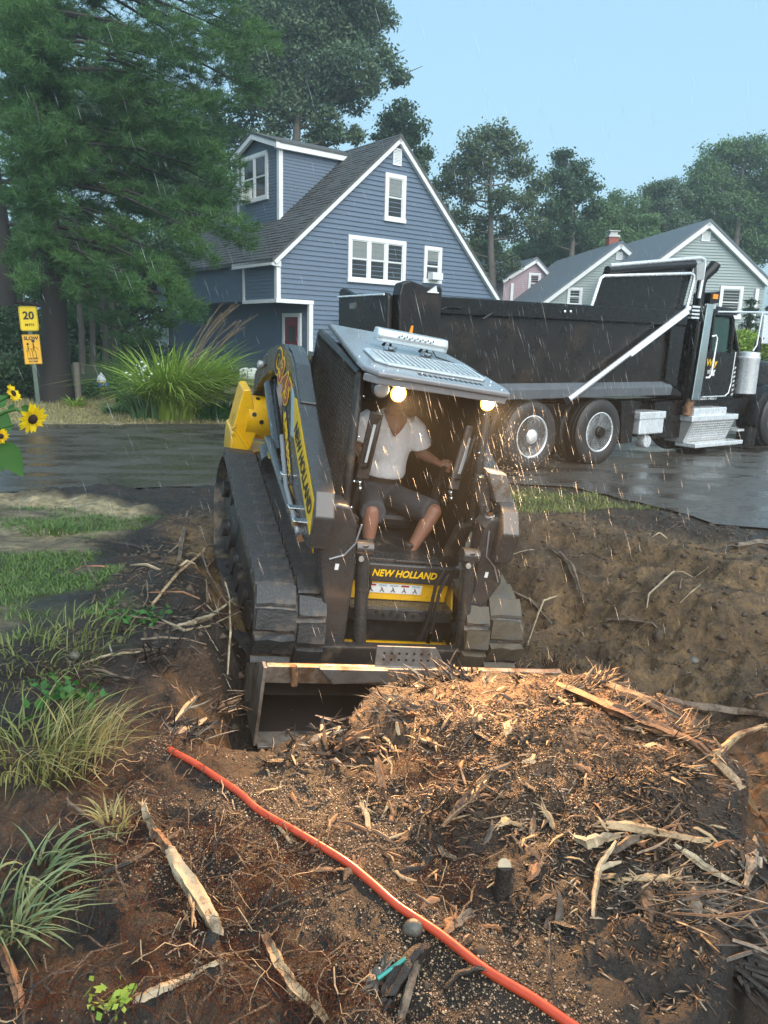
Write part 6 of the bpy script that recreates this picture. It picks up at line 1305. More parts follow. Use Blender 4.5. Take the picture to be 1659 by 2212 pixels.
broadleaf('oak_tree', 'tall pale green oak rising over the dormer of the blue house', 632, 38,
          [(640, -60, 130), (760, -20, 90), (560, 40, 90), (650, 60, 90), (740, 60, 80), (810, 40, 45), (830, 130, 40), (860, 165, 22), (800, 175, 38), (740, 140, 60), (690, 170, 60), (610, 150, 80), (540, 130, 60), (745, 215, 45), (690, 250, 45), (630, 235, 55), (560, 215, 60), (725, 290, 28), (765, 292, 20), (680, 305, 30), (590, 290, 40)], 'oakleaf', .19, 50, .30, clump=.2)
broadleaf('small_maple', 'small dark tree just behind the peak of the blue gable', 868, 44, [(868, 245, 30), (845, 275, 30), (895, 285, 32), (870, 310, 40), (912, 330, 22), (825, 300, 20), (900, 360, 25)], 'darkleaf', .2, 60, .18)
broadleaf('maple_tree', 'broad open maple right of the blue house gable with sky gaps', 1058, 46, [(1060, 300, 42), (1095, 320, 40), (1015, 325, 45), (985, 365, 35), (1045, 365, 45), (1120, 370, 40), (1160, 400, 30), (960, 400, 28), (1010, 420, 38), (1075, 430, 40), (1130, 440, 34), (985, 470, 34), (1040, 490, 34), (1100, 495, 36), (1060, 540, 34), (1150, 490, 30), (1005, 530, 28), (945, 440, 22), (1050, 590, 36), (1095, 575, 30), (1010, 580, 26)], 'mapleleaf', .21, 34, .26, clump=.2)
broadleaf('maple_tree', 'narrow dark maple between the open maple and the chimney', 1232, 50, [(1215, 345, 24), (1250, 370, 28), (1210, 390, 34), (1265, 410, 30), (1235, 430, 40), (1195, 450, 34), (1280, 450, 26), (1225, 490, 44), (1180, 510, 34), (1270, 500, 36)], 'darkleaf', .21, 60, .24)
broadleaf('birch_tree', 'feathery pale green tree behind the brick chimney', 1300, 52, [(1330, 440, 30), (1300, 470, 40), (1350, 480, 40), (1290, 520, 44), (1340, 530, 44), (1390, 520, 36), (1260, 550, 40), (1370, 450, 30), (1400, 480, 30)], 'midleaf', .17, 60, .18)
broadleaf('birch_tree', 'low leafy tree behind the pink house roof', 1150, 54, [(1120, 560, 40), (1170, 560, 40), (1220, 560, 44), (1080, 570, 34), (1150, 600, 40), (1250, 590, 36), (1040, 555, 30)], 'midleaf', .2, 60, .18)
broadleaf('ash_tree', 'big rounded green tree behind the taller sage house', 1570, 56, [(1600, 325, 38), (1560, 345, 42), (1640, 335, 42), (1520, 385, 42), (1580, 395, 50), (1650, 400, 50), (1490, 430, 36), (1540, 440, 48), (1610, 455, 52), (1660, 480, 44), (1700, 380, 60), (1590, 510, 44), (1640, 540, 44)], 'midleaf', .2, 60, .3)
broadleaf('ash_tree', 'shorter grey green tree between the two sage gables', 1430, 54, [(1440, 400, 26), (1410, 420, 28), (1470, 425, 28), (1430, 455, 36), (1390, 465, 28), (1470, 480, 36), (1420, 500, 40), (1460, 530, 40)], 'oakleaf', .2, 55, .2)
# spruce at the right edge, behind the truck cab
def spruce(label, px, ytop, ybot, wbot, depth):
    b0 = at_depth(px, ybot, depth); g = zat(b0[0], b0[1]); root = empty('spruce_tree', label, 'tree', T(b0[0], b0[1], g - .1))
    H = at_depth(px, ytop, depth)[2] - g; Wd = wbot * depth / IF; C = []; D = []; tb = MB(); tb.tube([(0, 0, 0), (0, 0, H * .5), (0, 0, H)], [.16, .1, .02], 8)
    z = .5
    while z < H - .1:
        R = Wd * (1 - z / H) + .12
        for k in range(9):
            a = random.uniform(0, 2 * pi); d = np.array([cos(a), sin(a), -.22]); n = int(4 + R * 9)
            for i in range(n):
                s = random.random() ** .7 * R; p = np.array([0, 0, z]) + d * s + np.array([random.uniform(-.1, .1), random.uniform(-.1, .1), random.uniform(-.08, .08)]); C.append(p); D.append(d)
        z += .26
    tb.build('trunk', MAT['pbark'], root); link('crown', needle_mesh('crown', np.array(C), np.array(D), .13, MAT['spruce'], 9, .012), root)
for lab_, bx_, bl_ in (('misty far trees closing the gap behind the pink house', 1120, [(960, 560, 50), (1040, 560, 55), (1120, 580, 60), (1190, 560, 55)]), ('misty far trees closing the gap behind the chimney', 1300, [(1230, 540, 60), (1300, 520, 60), (1370, 520, 60), (1330, 570, 60)]), ('misty far trees behind the tall sage roof', 1500, [(1430, 500, 60), (1500, 490, 70), (1570, 520, 70), (1640, 500, 70), (1450, 560, 50)])):
    broadleaf('far_tree', lab_, bx_, 70, bl_, 'midleaf', .30, 60, .2)
spruce('blue green spruce at the right edge in front of the sage gable', 1665, 560, 830, 75, 25)
spruce('dark spruce seen between the truck cab and its mirror', 1600, 640, 830, 60, 28)
broadleaf('garden_shrub', 'yellow green shrub seen past the truck hood', 1625, 24, [(1610, 738, 22), (1640, 745, 24), (1665, 735, 26), (1590, 755, 18)], 'reed', .09, 60, .04)
# shrubs below the pine
broadleaf('hedge_shrub', 'dense dark shrub left of the sign post', 40, 21.5, [(20, 740, 50), (60, 790, 50), (10, 820, 50), (100, 830, 32), (40, 850, 36), (0, 700, 40)], 'darkleaf', .10, 70, .05)
broadleaf('hedge_shrub', 'low weedy shrub at the foot of the big pine', 160, 21.8, [(150, 855, 22), (185, 850, 20), (205, 845, 22), (110, 858, 16)], 'midleaf', .09, 45, .03)

# ------------------------------------------------------------------ reeds and verge plants
def reed_clump(name, label, px, py, n, hmin, hmax, rad, mat, plumes=0, wind=.25, width=.028, cat='ornamental grass', bend=(.4, 1.25)):
    p = on_ground(px, py, 0); root = empty(name, label, cat, T(*p))
    a = RNG.uniform(0, 2 * pi, n); r = rad * np.sqrt(RNG.random(n)); base = np.stack([r * np.cos(a), r * np.sin(a) * .7, np.full(n, -.03)], 1)
    d = np.stack([np.cos(a) + wind * 2, np.sin(a)], 1); d += RNG.normal(size=(n, 2)) * .4; d /= np.linalg.norm(d, axis=1)[:, None]
    link('leaves', blades_mesh('leaves', base, RNG.uniform(hmin, hmax, n), d, RNG.uniform(*bend, n), RNG.uniform(.6, 1.3, n) * width, MAT[mat], 6), root)
    for k in range(plumes):
        aa = random.uniform(-.5, .9); h = random.uniform(hmax * .85, hmax * 1.12); l = random.uniform(.45, 1.1); x0 = random.uniform(-.3, .9) * rad
        pts = [(x0 + l * h * .55 * t ** 1.8, aa * .3 * t, h * (t - .12 * t ** 3)) for t in np.linspace(0, 1, 8)]
        t = MB(); t.tube(pts, [.008] * 6 + [.006, .004], 5); st = t.build('plume_stalk', MAT['plume'], root)
        e = Vector(pts[-2]); d_ = (Vector(pts[-1]) - Vector(pts[-3])).normalized(); m = 26
        bs = np.array([tuple(e + d_ * random.uniform(-.15, .28)) for _ in range(m)])
        dd = np.tile([[d_.x + .2, .05]], (m, 1)) + RNG.normal(size=(m, 2)) * .25; dd /= np.linalg.norm(dd, axis=1)[:, None]
        link('plume', blades_mesh('plume', bs, RNG.uniform(.12, .28, m), dd, np.full(m, 1.3), np.full(m, .012), MAT['plume'], 3), st)
    return root
reed_clump('ornamental_grass', 'tall arching bright green grass clump with tan plumes by the far kerb', 385, 905, 1500, 1.2, 2.65, .60, 'reed', 15, .42, .042, bend=(.5, 1.45))
reed_clump('ornamental_grass', 'slender darker reed clump beside the hydrant', 282, 880, 330, 1.0, 2.1, .34, 'weed', 0, .12, .022, bend=(.2, .9))
fl = reed_clump('flowering_plant', 'leafy plant with small white flowers between the two reed clumps', 325, 903, 420, .5, 1.35, .45, 'midleaf', 0, 0, .035, 'flowers', (.2, .9))
for k in range(26):
    t = MB(); t.ell((random.uniform(-.55, .55), random.uniform(-.5, .0), random.uniform(.85, 1.25)), (.035, .035, .022), 7, 4); t.build('flower', MAT['flower'], fl)
reed_clump('bramble', 'dark green weeds in front of the timber retaining wall', 460, 903, 420, .25, .75, .75, 'weed', 0, 0, .05, 'weeds', (.3, 1.2))
reed_clump('bramble', 'light green low weeds at the foot of the hydrant', 258, 893, 260, .15, .40, .36, 'midleaf', 0, 0, .05, 'weeds', (.3, 1.2))
reed_clump('bramble', 'yellow green rosette weed near the pine root', 108, 842, 40, .3, .5, .16, 'reed', 0, 0, .06, 'weeds', (.5, 1.2))
reed_clump('day_lily', 'drooping lily leaves just left of the fence post', 163, 880, 60, .3, .55, .18, 'reed', 0, 0, .04, 'weeds', (.6, 1.3))

def scatter(n, poly_or_box, pred=None):
    x0, x1, y0, y1 = poly_or_box; X = RNG.uniform(x0, x1, n); Y = RNG.uniform(y0, y1, n)
    if pred is not None: k = pred(X, Y); X, Y = X[k], Y[k]
    return np.stack([X, Y, terrain(X, Y)], 1)
B = scatter(110000, (-5.5, -1.6, 2.9, 8.8), lambda x, y: (poly_sd(x, y, GRASS_L) + fbm(x, y, .5, 3, 5) * .6 > -.02) & (fbm(x, y, .8, 3, 77) + .06 + RNG.normal(size=len(x)) * .10 > .02) & (RNG.random(len(x)) < ss(9.5, 5.5, y) * .7 + .12))
link('lawn_grass', blades_mesh('lawn_grass', B - [0, 0, .01], RNG.uniform(.025, .085, len(B)), rdirs(len(B)), RNG.uniform(.3, 1.4, len(B)), RNG.uniform(.005, .010, len(B)), MAT['lawn'], 3), kind='stuff')
B = scatter(7000, (1.1, 3.5, 8.3, 10.2), lambda x, y: poly_sd(x, y, [(1.2, 8.5), (2.4, 8.4), (3.35, 8.6), (2.9, 9.5), (2.4, 10.1), (1.3, 10.1)]) + fbm(x, y, .5, 3, 5) * .6 > .05)
link('verge_grass', blades_mesh('verge_grass', B - [0, 0, .01], RNG.uniform(.04, .12, len(B)), rdirs(len(B)), RNG.uniform(.2, 1.1, len(B)), RNG.uniform(.007, .013, len(B)), MAT['grass'], 3), kind='stuff')
B = scatter(26000, (-14, -2.2, 13.5, 23), lambda x, y: (poly_sd(x, y, ROAD) < -.1 + .25 * RNG.normal(size=len(x)) * .3) & (y < 23))
link('dry_verge_grass', blades_mesh('dry_verge_grass', B - [0, 0, .01], RNG.uniform(.05, .18, len(B)), rdirs(len(B)), RNG.uniform(.3, 1.2, len(B)), RNG.uniform(.012, .022, len(B)), MAT['drygrass'], 3), kind='stuff')

def tuft(name, label, px, py, n, h0, h1, rad, mat, lean=None, width=.008, bend=(.3, 1.2), guess=.2, spread=.8):
    p = on_ground(px, py, guess); root = bpy.data.objects.new(name, None)
    a = RNG.uniform(0, 2 * pi, n); r = rad * np.sqrt(RNG.random(n)); X = p[0] + r * np.cos(a); Y = p[1] + r * np.sin(a)
    base = np.stack([X - p[0], Y - p[1], terrain(X, Y) - p[2] - .01], 1)
    d = np.stack([np.cos(a), np.sin(a)], 1) + RNG.normal(size=(n, 2)) * .5
    if lean is not None: d = d * spread + np.array(lean)
    d /= np.linalg.norm(d, axis=1)[:, None]
    o = link(name, blades_mesh(name, base, RNG.uniform(h0, h1, n), d, RNG.uniform(*bend, n), RNG.uniform(.6, 1.4, n) * width, MAT[mat], 5)); o.location = p
    return tag(o, label, 'grass tuft')
tuft('grass_tuft', 'large yellow green grass tuft at the left edge above the uprooted brown roots', 60, 1640, 300, .10, .30, .25, 'grass', (.3, -.2), .007, bend=(.6, 1.45))
tuft('grass_tuft', 'sprawling pale grass stems reaching right over the dark soil', 175, 1640, 130, .16, .34, .16, 'drygrass', (.9, .1), .005)
tuft('grass_tuft', 'long blue green blades drooping over the bare soil at lower left', 35, 2020, 55, .16, .30, .09, 'blade', (1.0, .15), .010, (.7, 1.3))
tuft('grass_tuft', 'second cluster of long drooping blades just above the lower left one', 85, 1905, 36, .14, .26, .08, 'blade', (.8, -.3), .012, (.7, 1.3))
tuft('grass_tuft', 'green weedy grass mound between the lawn and the root pile', 60, 1420, 260, .07, .20, .36, 'grass', (.3, -.2), .007, bend=(.5, 1.45))
tuft('grass_tuft', 'wispy bright grass beside the pale broken roots', 190, 1370, 140, .06, .20, .26, 'grass', (.6, -.1), .008)
tuft('grass_tuft', 'thin pale grass left of the leaning thick log', 240, 1790, 50, .06, .14, .05, 'drygrass', None, .006)
tuft('grass_tuft', 'small grass plant on the lawn rim above the root pile', 110, 1150, 240, .08, .18, .25, 'lawn', None, .010, guess=.1)
def leafy(label, px, py, n, rad, size, h=.10, mat='weed', guess=.2, name='leafy_weed'):
    p = on_ground(px, py, guess); q = RNG.normal(size=(n, 3)) * [rad * .55, rad * .4, h * .4] + [0, 0, h * .6]; q[:, 2] = np.abs(q[:, 2])
    root = empty(name, label, 'weed', T(*p))
    link('leaves', leaf_mesh('leaves', q, RNG.uniform(.7, 1.3, n) * size, MAT[mat], .6, .62), root)
    t = MB()
    for k in range(10): e = q[k % n]; t.tube([(e[0] * .2, e[1] * .2, -.02), tuple(e)], [.003, .0015], 4)
    t.build('stem', MAT[mat], root)
leafy('dark green leafy weed on the bare soil above the big grass tuft', 150, 1525, 70, .16, .05)
leafy('small sprig of bright green leaves at the bottom edge', 250, 2185, 45, .06, .028, .06, 'reed')
leafy('flat green weed leaves at the end of the lawn strip', 290, 1335, 60, .18, .045, .05)

# ------------------------------------------------------------------ sunflowers at the left edge
sd_ = 3.3
bp = at_depth(-60, 1330, sd_); gz = zat(bp[0], bp[1])
sf = empty('sunflower_plant', 'yellow sunflowers leaning into the frame at the left edge', 'sunflower', T(bp[0], bp[1], gz))
def rel(x, y, d): return Vector(at_depth(x, y, d) - np.array([bp[0], bp[1], gz]))
t = MB(); t.tube([(0, 0, 0), rel(-50, 1150, 3.3), rel(-45, 980, 3.3), rel(-30, 912, 3.3), rel(10, 890, 3.3), rel(35, 884, 3.3), rel(58, 896, 3.3)], [.014, .012, .011, .009, .008, .007, .006], 8)
t.tube([rel(-45, 980, 3.3), rel(-35, 890, 3.35), rel(-5, 868, 3.35), rel(18, 858, 3.35)], [.010, .008, .006, .005], 8); t.tube([rel(-50, 1080, 3.3), rel(-30, 960, 3.2), rel(-4, 945, 3.2)], [.010, .007, .006], 8)
t.tube([rel(-40, 940, 3.3), rel(0, 925, 3.3), rel(30, 918, 3.3)], [.006, .005, .004], 6); t.build('stem', MAT['sunleaf'], sf, smooth=60)
def head(px, py, d, r, normal):
    c = rel(px, py, d); n = Vector(normal).normalized(); u, v = frame_of(n); t = MB()
    for layer in (0, 1):
        for k in range(17):
            a = 2 * pi * (k + .5 * layer) / 17 + random.uniform(-.09, .09); dr = u * cos(a) + v * sin(a); sdv = n.cross(dr); l = r * random.uniform(.85, 1.1); w = r * .16
            b = c + dr * r * .28; lift = random.uniform(-.12, .22) * r - layer * .05 * r
            t.add([b - sdv * w * .5, b + sdv * w * .5, c + dr * l * .62 + sdv * w + n * lift * .6, c + dr * l * .62 - sdv * w + n * lift * .6, c + dr * l + n * lift, c + dr * l * .62 + n * (lift * .6 - .02 * r)], [(0, 1, 2, 5), (0, 5, 3), (2, 4, 5), (5, 4, 3)])
    hd = t.build('flower_head', MAT['petal'], sf)
    t = MB(); t.lathe([(.001, .016 * r / .06), (r * .18, .014 * r / .06), (r * .29, .008 * r / .06), (r * .33, -.004), (.002, -.006)], c, n, 20); t.build('seed_disc', MAT['disc'], hd, smooth=50)
    t = MB(); t.lathe([(r * .36, -.004), (r * .25, -.02), (.008, -.03)], c, n, 14, cap=False); t.build('calyx', MAT['sunleaf'], hd)
camdir = lambda x, y: -Vector(ray(x, y))
vis = camdir(69, 903).normalized(); rt = Vector(RGT); up_ = Vector(UPV)
head(70, 905, 3.3, .068, vis * .50 + rt * .72 - up_ * .48)
head(28, 850, 3.35, .045, vis * .10 + rt * .75 + up_ * .35)
head(2, 942, 3.2, .035, vis * .5 + rt * .3 - up_ * .3)
def sleaf(a, b, w, d):
    A, Bv = rel(*a, d), rel(*b, d + .08); ax = (Bv - A); s = ax.cross(vis).normalized() * w; t = MB()
    rows = []
    for q, k in ((0, .08), (.18, .75), (.38, 1.0), (.6, .8), (.82, .4), (1.0, .02)):
        c = A + ax * q - Vector((0, 0, .02 * q * q)); rows.append([c - s * k + vis * .012 * k, c, c + s * k + vis * .012 * k])
    vs = [p for r in rows for p in r]; fs = []
    for i in range(5):
        for j in range(2): fs.append((i * 3 + j, i * 3 + j + 1, i * 3 + 4 + j, i * 3 + 3 + j))
    t.add(vs, fs); t.build('leaf', MAT['sunleaf'], sf, smooth=80)
sleaf((-5, 955), (50, 1020), .055, 3.25); sleaf((70, 890), (42, 915), .02, 3.32); sleaf((45, 880), (80, 886), .018, 3.34); sleaf((-15, 880), (12, 845), .035, 3.4); sleaf((-10, 940), (15, 880), .05, 3.38); sleaf((-30, 1010), (20, 975), .05, 3.35)
sleaf((20, 890), (30, 862), .012, 3.36)

# ------------------------------------------------------------------ street furniture by the far kerb
def face_cam_matrix(p): 
    a = atan2(p[0], p[1]); return T(*p) @ Matrix.Rotation(-a, 4, 'Z')
p = on_ground(83, 874, 0); sg = empty('road_sign', 'yellow 20 MPH sign over a faded slow children sign on a green post', 'sign', face_cam_matrix(p) @ Matrix.Rotation(radians(-2.2), 4, 'Y'))
k = float((p - CAMP) @ FWD) / IF * .99
H1 = (872 - 690) * k; H2 = (872 - 754) * k; tilt = 0
t = MB(); t.box((-.035, -.02, 0), (.035, .0, H1 + .3)); t.box((-.05, -.03, 0), (-.035, .02, H1 + .3)); t.box((.035, -.03, 0), (.05, .02, H1 + .3)); t.build('post', MAT['postg'], sg)
def sheet(nm, w, h, r, y, z, mat, par):
    pts = []
    for cx_, cz_, a0 in ((w / 2 - r, h / 2 - r, 0), (-w / 2 + r, h / 2 - r, 90), (-w / 2 + r, -h / 2 + r, 180), (w / 2 - r, -h / 2 + r, 270)):
        for q in range(5): a = radians(a0 + q * 22.5); pts.append((cx_ + r * cos(a), y, z + cz_ + r * sin(a)))
    t = MB(); t.prism(pts, (0, .004, 0)); return t.build(nm, mat, par)
w1, h1 = 40 * k * .90, 51 * k; s1 = sheet('speed_plate', w1, h1, .06, -.045, H1, MAT['signy'], sg)
sheet('border_line', w1 * .95, h1 * .96, .055, -.048, H1, MAT['blackp'], s1); sheet('inner_field', w1 * .91, h1 * .93, .05, -.050, H1, MAT['signy'], s1)
text('lettering', '20', .262, MAT['blackp'], sg, basis((1, 0, 0), (0, 0, 1), (0, -.0560, H1 + .065)), bold=.008, ext=.001, sx=.98)
text('lettering', 'MPH', .092, MAT['blackp'], sg, basis((1, 0, 0), (0, 0, 1), (.005, -.0560, H1 - .155)), bold=.002, ext=.001, spacing=1.25)
w2, h2 = 38 * k * .90, 62 * k; s2 = sheet('warning_plate', w2, h2, .012, -.045, H2, MAT['signo'], sg)
sheet('border_line', w2 * .97, h2 * .975, .01, -.048, H2, MAT['blackp'], s2); sheet('inner_field', w2 * .945, h2 * .96, .008, -.050, H2, MAT['signo'], s2)
text('lettering', 'SLOW', .118, MAT['blackp'], sg, basis((1, 0, 0), (0, 0, 1), (0, -.0560, H2 + h2 * .37)), bold=.004, ext=.001)
text('lettering', 'CHILDREN', .060, MAT['blackp'], sg, basis((1, 0, 0), (0, 0, 1), (0, -.0560, H2 - h2 * .31)), bold=.002, ext=.001, sx=.85)
text('lettering', 'PLAYING', .060, MAT['blackp'], sg, basis((1, 0, 0), (0, 0, 1), (0, -.0560, H2 - h2 * .41)), bold=.002, ext=.001, sx=.85)
for cx_, sc_, dz_ in ((-.085, .85, -.01), (.045, 1.12, .02)):
    t = MB(); z = H2 + .02 + dz_
    def st(pts, r): t.tube([(cx_ + x * sc_, -.053, z + q * sc_) for x, q in pts], r * sc_, 6, flat=.3)
    st([(-.01, .10), (.0, -.02)], .035); st([(0, .02), (-.06, -.03), (-.05, -.08)], .012); st([(0, .03), (.07, -.01), (.09, -.05)], .012); st([(-.01, -.03), (-.04, -.10), (-.035, -.20)], .016); st([(0, -.03), (.035, -.11), (.03, -.21)], .016)
    t.cyl((cx_ - .005 * sc_, -.049, z + .145 * sc_), (cx_ - .005 * sc_, -.0565, z + .145 * sc_), .034 * sc_, n=12); t.build('child_symbol', MAT['blackp'], s2)
p = on_ground(171, 872, 0); hh = 88 * float((p - CAMP) @ FWD) / IF
t = MB(); t.tube([(0, 0, -.1), (-.01, 0, hh * .5), (-.02, 0, hh - .02), (-.02, 0, hh)], [.085, .08, .078, .06], 14, wob=.03); o = t.build('fence_post', MAT['postw'], None, smooth=50); o.location = p; tag(o, 'grey round wooden post standing alone left of the hydrant', 'post')
p = on_ground(221, 858, 0); hy = empty('fire_hydrant', 'white topped yellow and blue fire hydrant half hidden by reeds', 'hydrant', T(*p))
t = MB(); t.lathe([(.14, 0), (.14, .04), (.10, .05), (.10, .40), (.13, .42), (.13, .45)], (0, 0, 0), (0, 0, 1), 20); t.build('barrel', MAT['hydy'], hy, smooth=40)
t = MB(); t.lathe([(.135, .45), (.13, .50), (.10, .58), (.05, .64), (.03, .65), (.03, .70), (.0, .71)], (0, 0, 0), (0, 0, 1), 20); t.build('bonnet', MAT['hydw'], hy, smooth=40)
for d in ((-1, 0, 0), (1, 0, 0), (0, -1, 0)):
    t = MB(); d = Vector(d); t.cyl(d * .08 + Vector((0, 0, .36)), d * .19 + Vector((0, 0, .36)), .055, n=14); t.build('outlet_cap', MAT['hydb'], hy, smooth=40)
# timber wall with pots and two mailboxes
q0, q1 = at_z(420, 884, .0), at_z(640, 884, .0); rw = empty('retaining_wall', 'low weathered timber retaining wall behind the yellow tail of the loader', 'wall', T(0, 0, 0))
yy = (q0[1] + q1[1]) / 2 + .4
for i, (z, h) in enumerate(((.0, .16), (.36, .15), (.60, .16))):
    t = MB(); t.box((q0[0] - .3, yy + .10 * i, z), (q1[0] + 2.5, yy + .14 + .10 * i, z + h)); t.build('timber', MAT['postw'], rw, bevel=.012)
t = MB(); t.box((q0[0] - .2, yy + .28, -.1), (q1[0] + 2.4, yy + 1.6, .73)); t.build('terrace_soil', MAT['clod'], rw)
for i, (px_, c) in enumerate(((521, 'white house-number mailbox marked 58 on the timber wall'), (539, 'second white mailbox half hidden by the loader arm'))):
    x = at_depth(px_, 812, 20.0)[0] * (yy / at_depth(px_, 812, 20.0)[1]); z0 = .765; mbx = empty('mailbox', c, 'mailbox', T(x, yy + .30, z0))
    pts = [(-.10, 0, 0), (.10, 0, 0), (.10, 0, .20)] + [(.10 * cos(a), 0, .20 + .08 * sin(a)) for a in np.linspace(.3, pi - .3, 7)] + [(-.10, 0, .20)]
    t = MB(); t.prism(pts, (0, .4, 0)); t.build('box_body', MAT['whitedecal'], mbx, bevel=.006)
    if i == 0: text('lettering', '58', .13, MAT['blackp'], mbx, basis((1, 0, 0), (0, 0, 1), (.012, -.004, .09)), bold=.003, ext=.001)
    t = MB(); t.box((-.012, -.012, .19), (.012, -.001, .26)); t.build('latch', MAT['blackp'], mbx)
for i, (px_, lab) in enumerate(((455, 'leftmost black nursery pot on the timber wall under the reeds'), (470, 'black nursery pot beside the left pot on the timber wall'), (490, 'tallest black pot, nearest the mailbox on the wall'))):
    x = at_depth(px_, 812, 20.0)[0] * (yy / at_depth(px_, 812, 20.0)[1]); po = empty('plant_pot', lab, 'pot', T(x, yy + .42, .73)); h = .2 + .08 * i
    t = MB(); t.lathe([(.10, 0), (.14, h), (.15, h), (.15, h + .03), (.12, h + .03), (.11, h - .02)], (0, 0, 0), (0, 0, 1), 18); t.build('pot_body', MAT['blackp'], po, smooth=40)
    t = MB(); t.box((-.05, -.15, h * .4), (.05, -.135, h * .4 + .07)); t.build('plant_tag', MAT['whitedecal'], po)
    link('leaves', leaf_mesh('leaves', RNG.normal(size=(60, 3)) * [.12, .12, .1] + [0, 0, h + .16], RNG.uniform(.05, .1, 60), MAT['midleaf']), po)
# ------------------------------------------------------------------ roots, splinters, hose and litter in the foreground
def gp_(x, y, lift=0., guess=.25):
    p = on_ground(x, y, guess); return Vector((p[0], p[1], p[2] + lift))
def rough_tube(pts, rs, n=9, sub=5, wob=.16, jit=.25, flat=1.0):
    """a bent branch: uneven along its length, with grooves that run along the grain"""
    P = [Vector(p) for p in pts]; q = []; rr = []
    for i in range(len(P) - 1):
        for k in range(sub):
            t = k / sub; q.append(P[i].lerp(P[i + 1], t)); rr.append(rs[i] * (1 - t) + rs[i + 1] * t)
    q.append(P[-1]); rr.append(rs[-1]); n = max(n, 10)
    for i in range(1, len(q) - 1): q[i] += Vector((random.uniform(-1, 1), random.uniform(-1, 1), random.uniform(-1, 1))) * rr[i] * jit * .6
    g = [random.uniform(.62, 1.2) for _ in range(n)]; m = MB(); vs = []; fs = []; pu = None; M_n = len(q)
    for i, p in enumerate(q):
        d = (q[min(i + 1, M_n - 1)] - q[max(i - 1, 0)]).normalized()
        u = frame_of(d)[0] if pu is None else (pu - d * pu.dot(d)).normalized(); v = d.cross(u); pu = u
        g = [max(.5, min(1.35, x + random.uniform(-wob, wob))) for x in g]
        for k in range(n): a = 2 * pi * k / n; r = rr[i] * g[k]; vs.append(p + u * cos(a) * r + v * sin(a) * r * flat + (d * random.uniform(-.8, .8) * rr[i] if i in (0, M_n - 1) else d * 0))
    for i in range(M_n - 1):
        for k in range(n): fs.append((i * n + k, i * n + (k + 1) % n, (i + 1) * n + (k + 1) % n, (i + 1) * n + k))
    fs += [tuple(range(n - 1, -1, -1)), tuple((M_n - 1) * n + k for k in range(n))]
    m.add(vs, fs); return m
def branch(name, label, cat, pts, rs, mat, **k):
    """pts: (photo x, photo y, lift)"""
    P = [gp_(x, y, l) for x, y, l in pts]; m = rough_tube(P, rs, **k)
    for e, f_ in ((0, 1), (-1, -2)): 
        if rs[e] > .005: spikes(m, P[e], 6, rs[e] * 4, (P[e] - P[f_]), .25, rs[e] * .28, rs[e] * .4, .1)
    o = m.build(name, MAT[mat], None, smooth=32); return tag(o, label, cat)
def spikes(mb, base, n, length, main, spread, r=.006, rad=.05, curl=.25):
    n = int(n * 1.5); spread *= 1.25
    for i in range(n):
        b = Vector(base) + Vector((random.gauss(0, rad), random.gauss(0, rad), random.uniform(-.02, .01)))
        d = (Vector(main).normalized() + Vector((random.gauss(0, spread), random.gauss(0, spread), random.gauss(0, spread * .6)))).normalized(); l = length * random.uniform(.45, 1.2)
        u, v = frame_of(d); c = (u * random.uniform(-1, 1) + v * random.uniform(-1, 1)) * curl * l; w = r * random.uniform(.35, 1.15)
        mb.tube([b - d * .02, b + d * l * .35 + c * .15, b + d * l * .7 + c * .5, b + d * l + c], [w, w * 1.1, w * .7, w * .12], 4, flat=random.uniform(.35, .9))
def bundle(label, px, py, n, length, main, mat, spread=.35, r=.006, rad=.05, lift=0, name='torn_root', curl=.25):
    b_ = gp_(px, py, lift); mv = Vector(main); tv = Vector((-mv.y, mv.x, 0)); tv = tv.normalized() if tv.length > .05 else Vector((1, 0, 0))
    m = rough_tube([b_ - tv * rad * 1.9 - Vector((0, 0, .01)), b_, b_ + tv * rad * 1.9 - Vector((0, 0, .01))], [.006, max(.012, rad * .28), .006], 9, 4, .2, .4, .6)
    spikes(m, b_, n, length, main, spread, r, rad * .7, curl); o = m.build(name, MAT[mat], None); return tag(o, label, 'torn root')
# hose
hp = [(362, 1592), (375, 1600), (420, 1630), (470, 1665), (515, 1703), (560, 1742), (640, 1790), (740, 1850), (800, 1898), (860, 1952), (950, 2020), (1050, 2095), (1150, 2160), (1240, 2214), (1330, 2275)]
P = [gp_(x, y, .004 if i > 1 else -.05) for i, (x, y) in enumerate(hp)]
for it in range(25):
    for i in range(1, len(P) - 1): P[i].z = .5 * P[i].z + .25 * (P[i - 1].z + P[i + 1].z)
_zz = None
if 0: _zz = np.polyfit([p.y for p in P[1:]], [p.z for p in P[1:]], 2)
S = []
for i in range(len(P) - 1):
    a, b, c, d = P[max(0, i - 1)], P[i], P[i + 1], P[min(len(P) - 1, i + 2)]
    for k in range(6):
        t = k / 6; S.append(.5 * ((2 * b) + (c - a) * t + (2 * a - 5 * b + 4 * c - d) * t * t + (3 * b - a - 3 * c + d) * t ** 3))
_g = [zat(s.x, s.y) for s in S]; _mx = [sorted(_g[max(0, i - 9):i + 10])[-4] for i in range(len(S))]
for i, s in enumerate(S):
    w_ = _mx[max(0, i - 14):i + 15]; zn = sum(w_) / len(w_) + .008 - (.03 if i < 4 else 0); k_ = (zn - CAM_H) / (s.z - CAM_H); s.x *= k_; s.y *= k_; s.z = zn
m = MB(); m.tube(S, .0128, 14); o = m.build('plastic_conduit', MAT['conduit'], None, smooth=60); tag(o, 'long orange red plastic pipe running diagonally across the root mound', 'pipe')
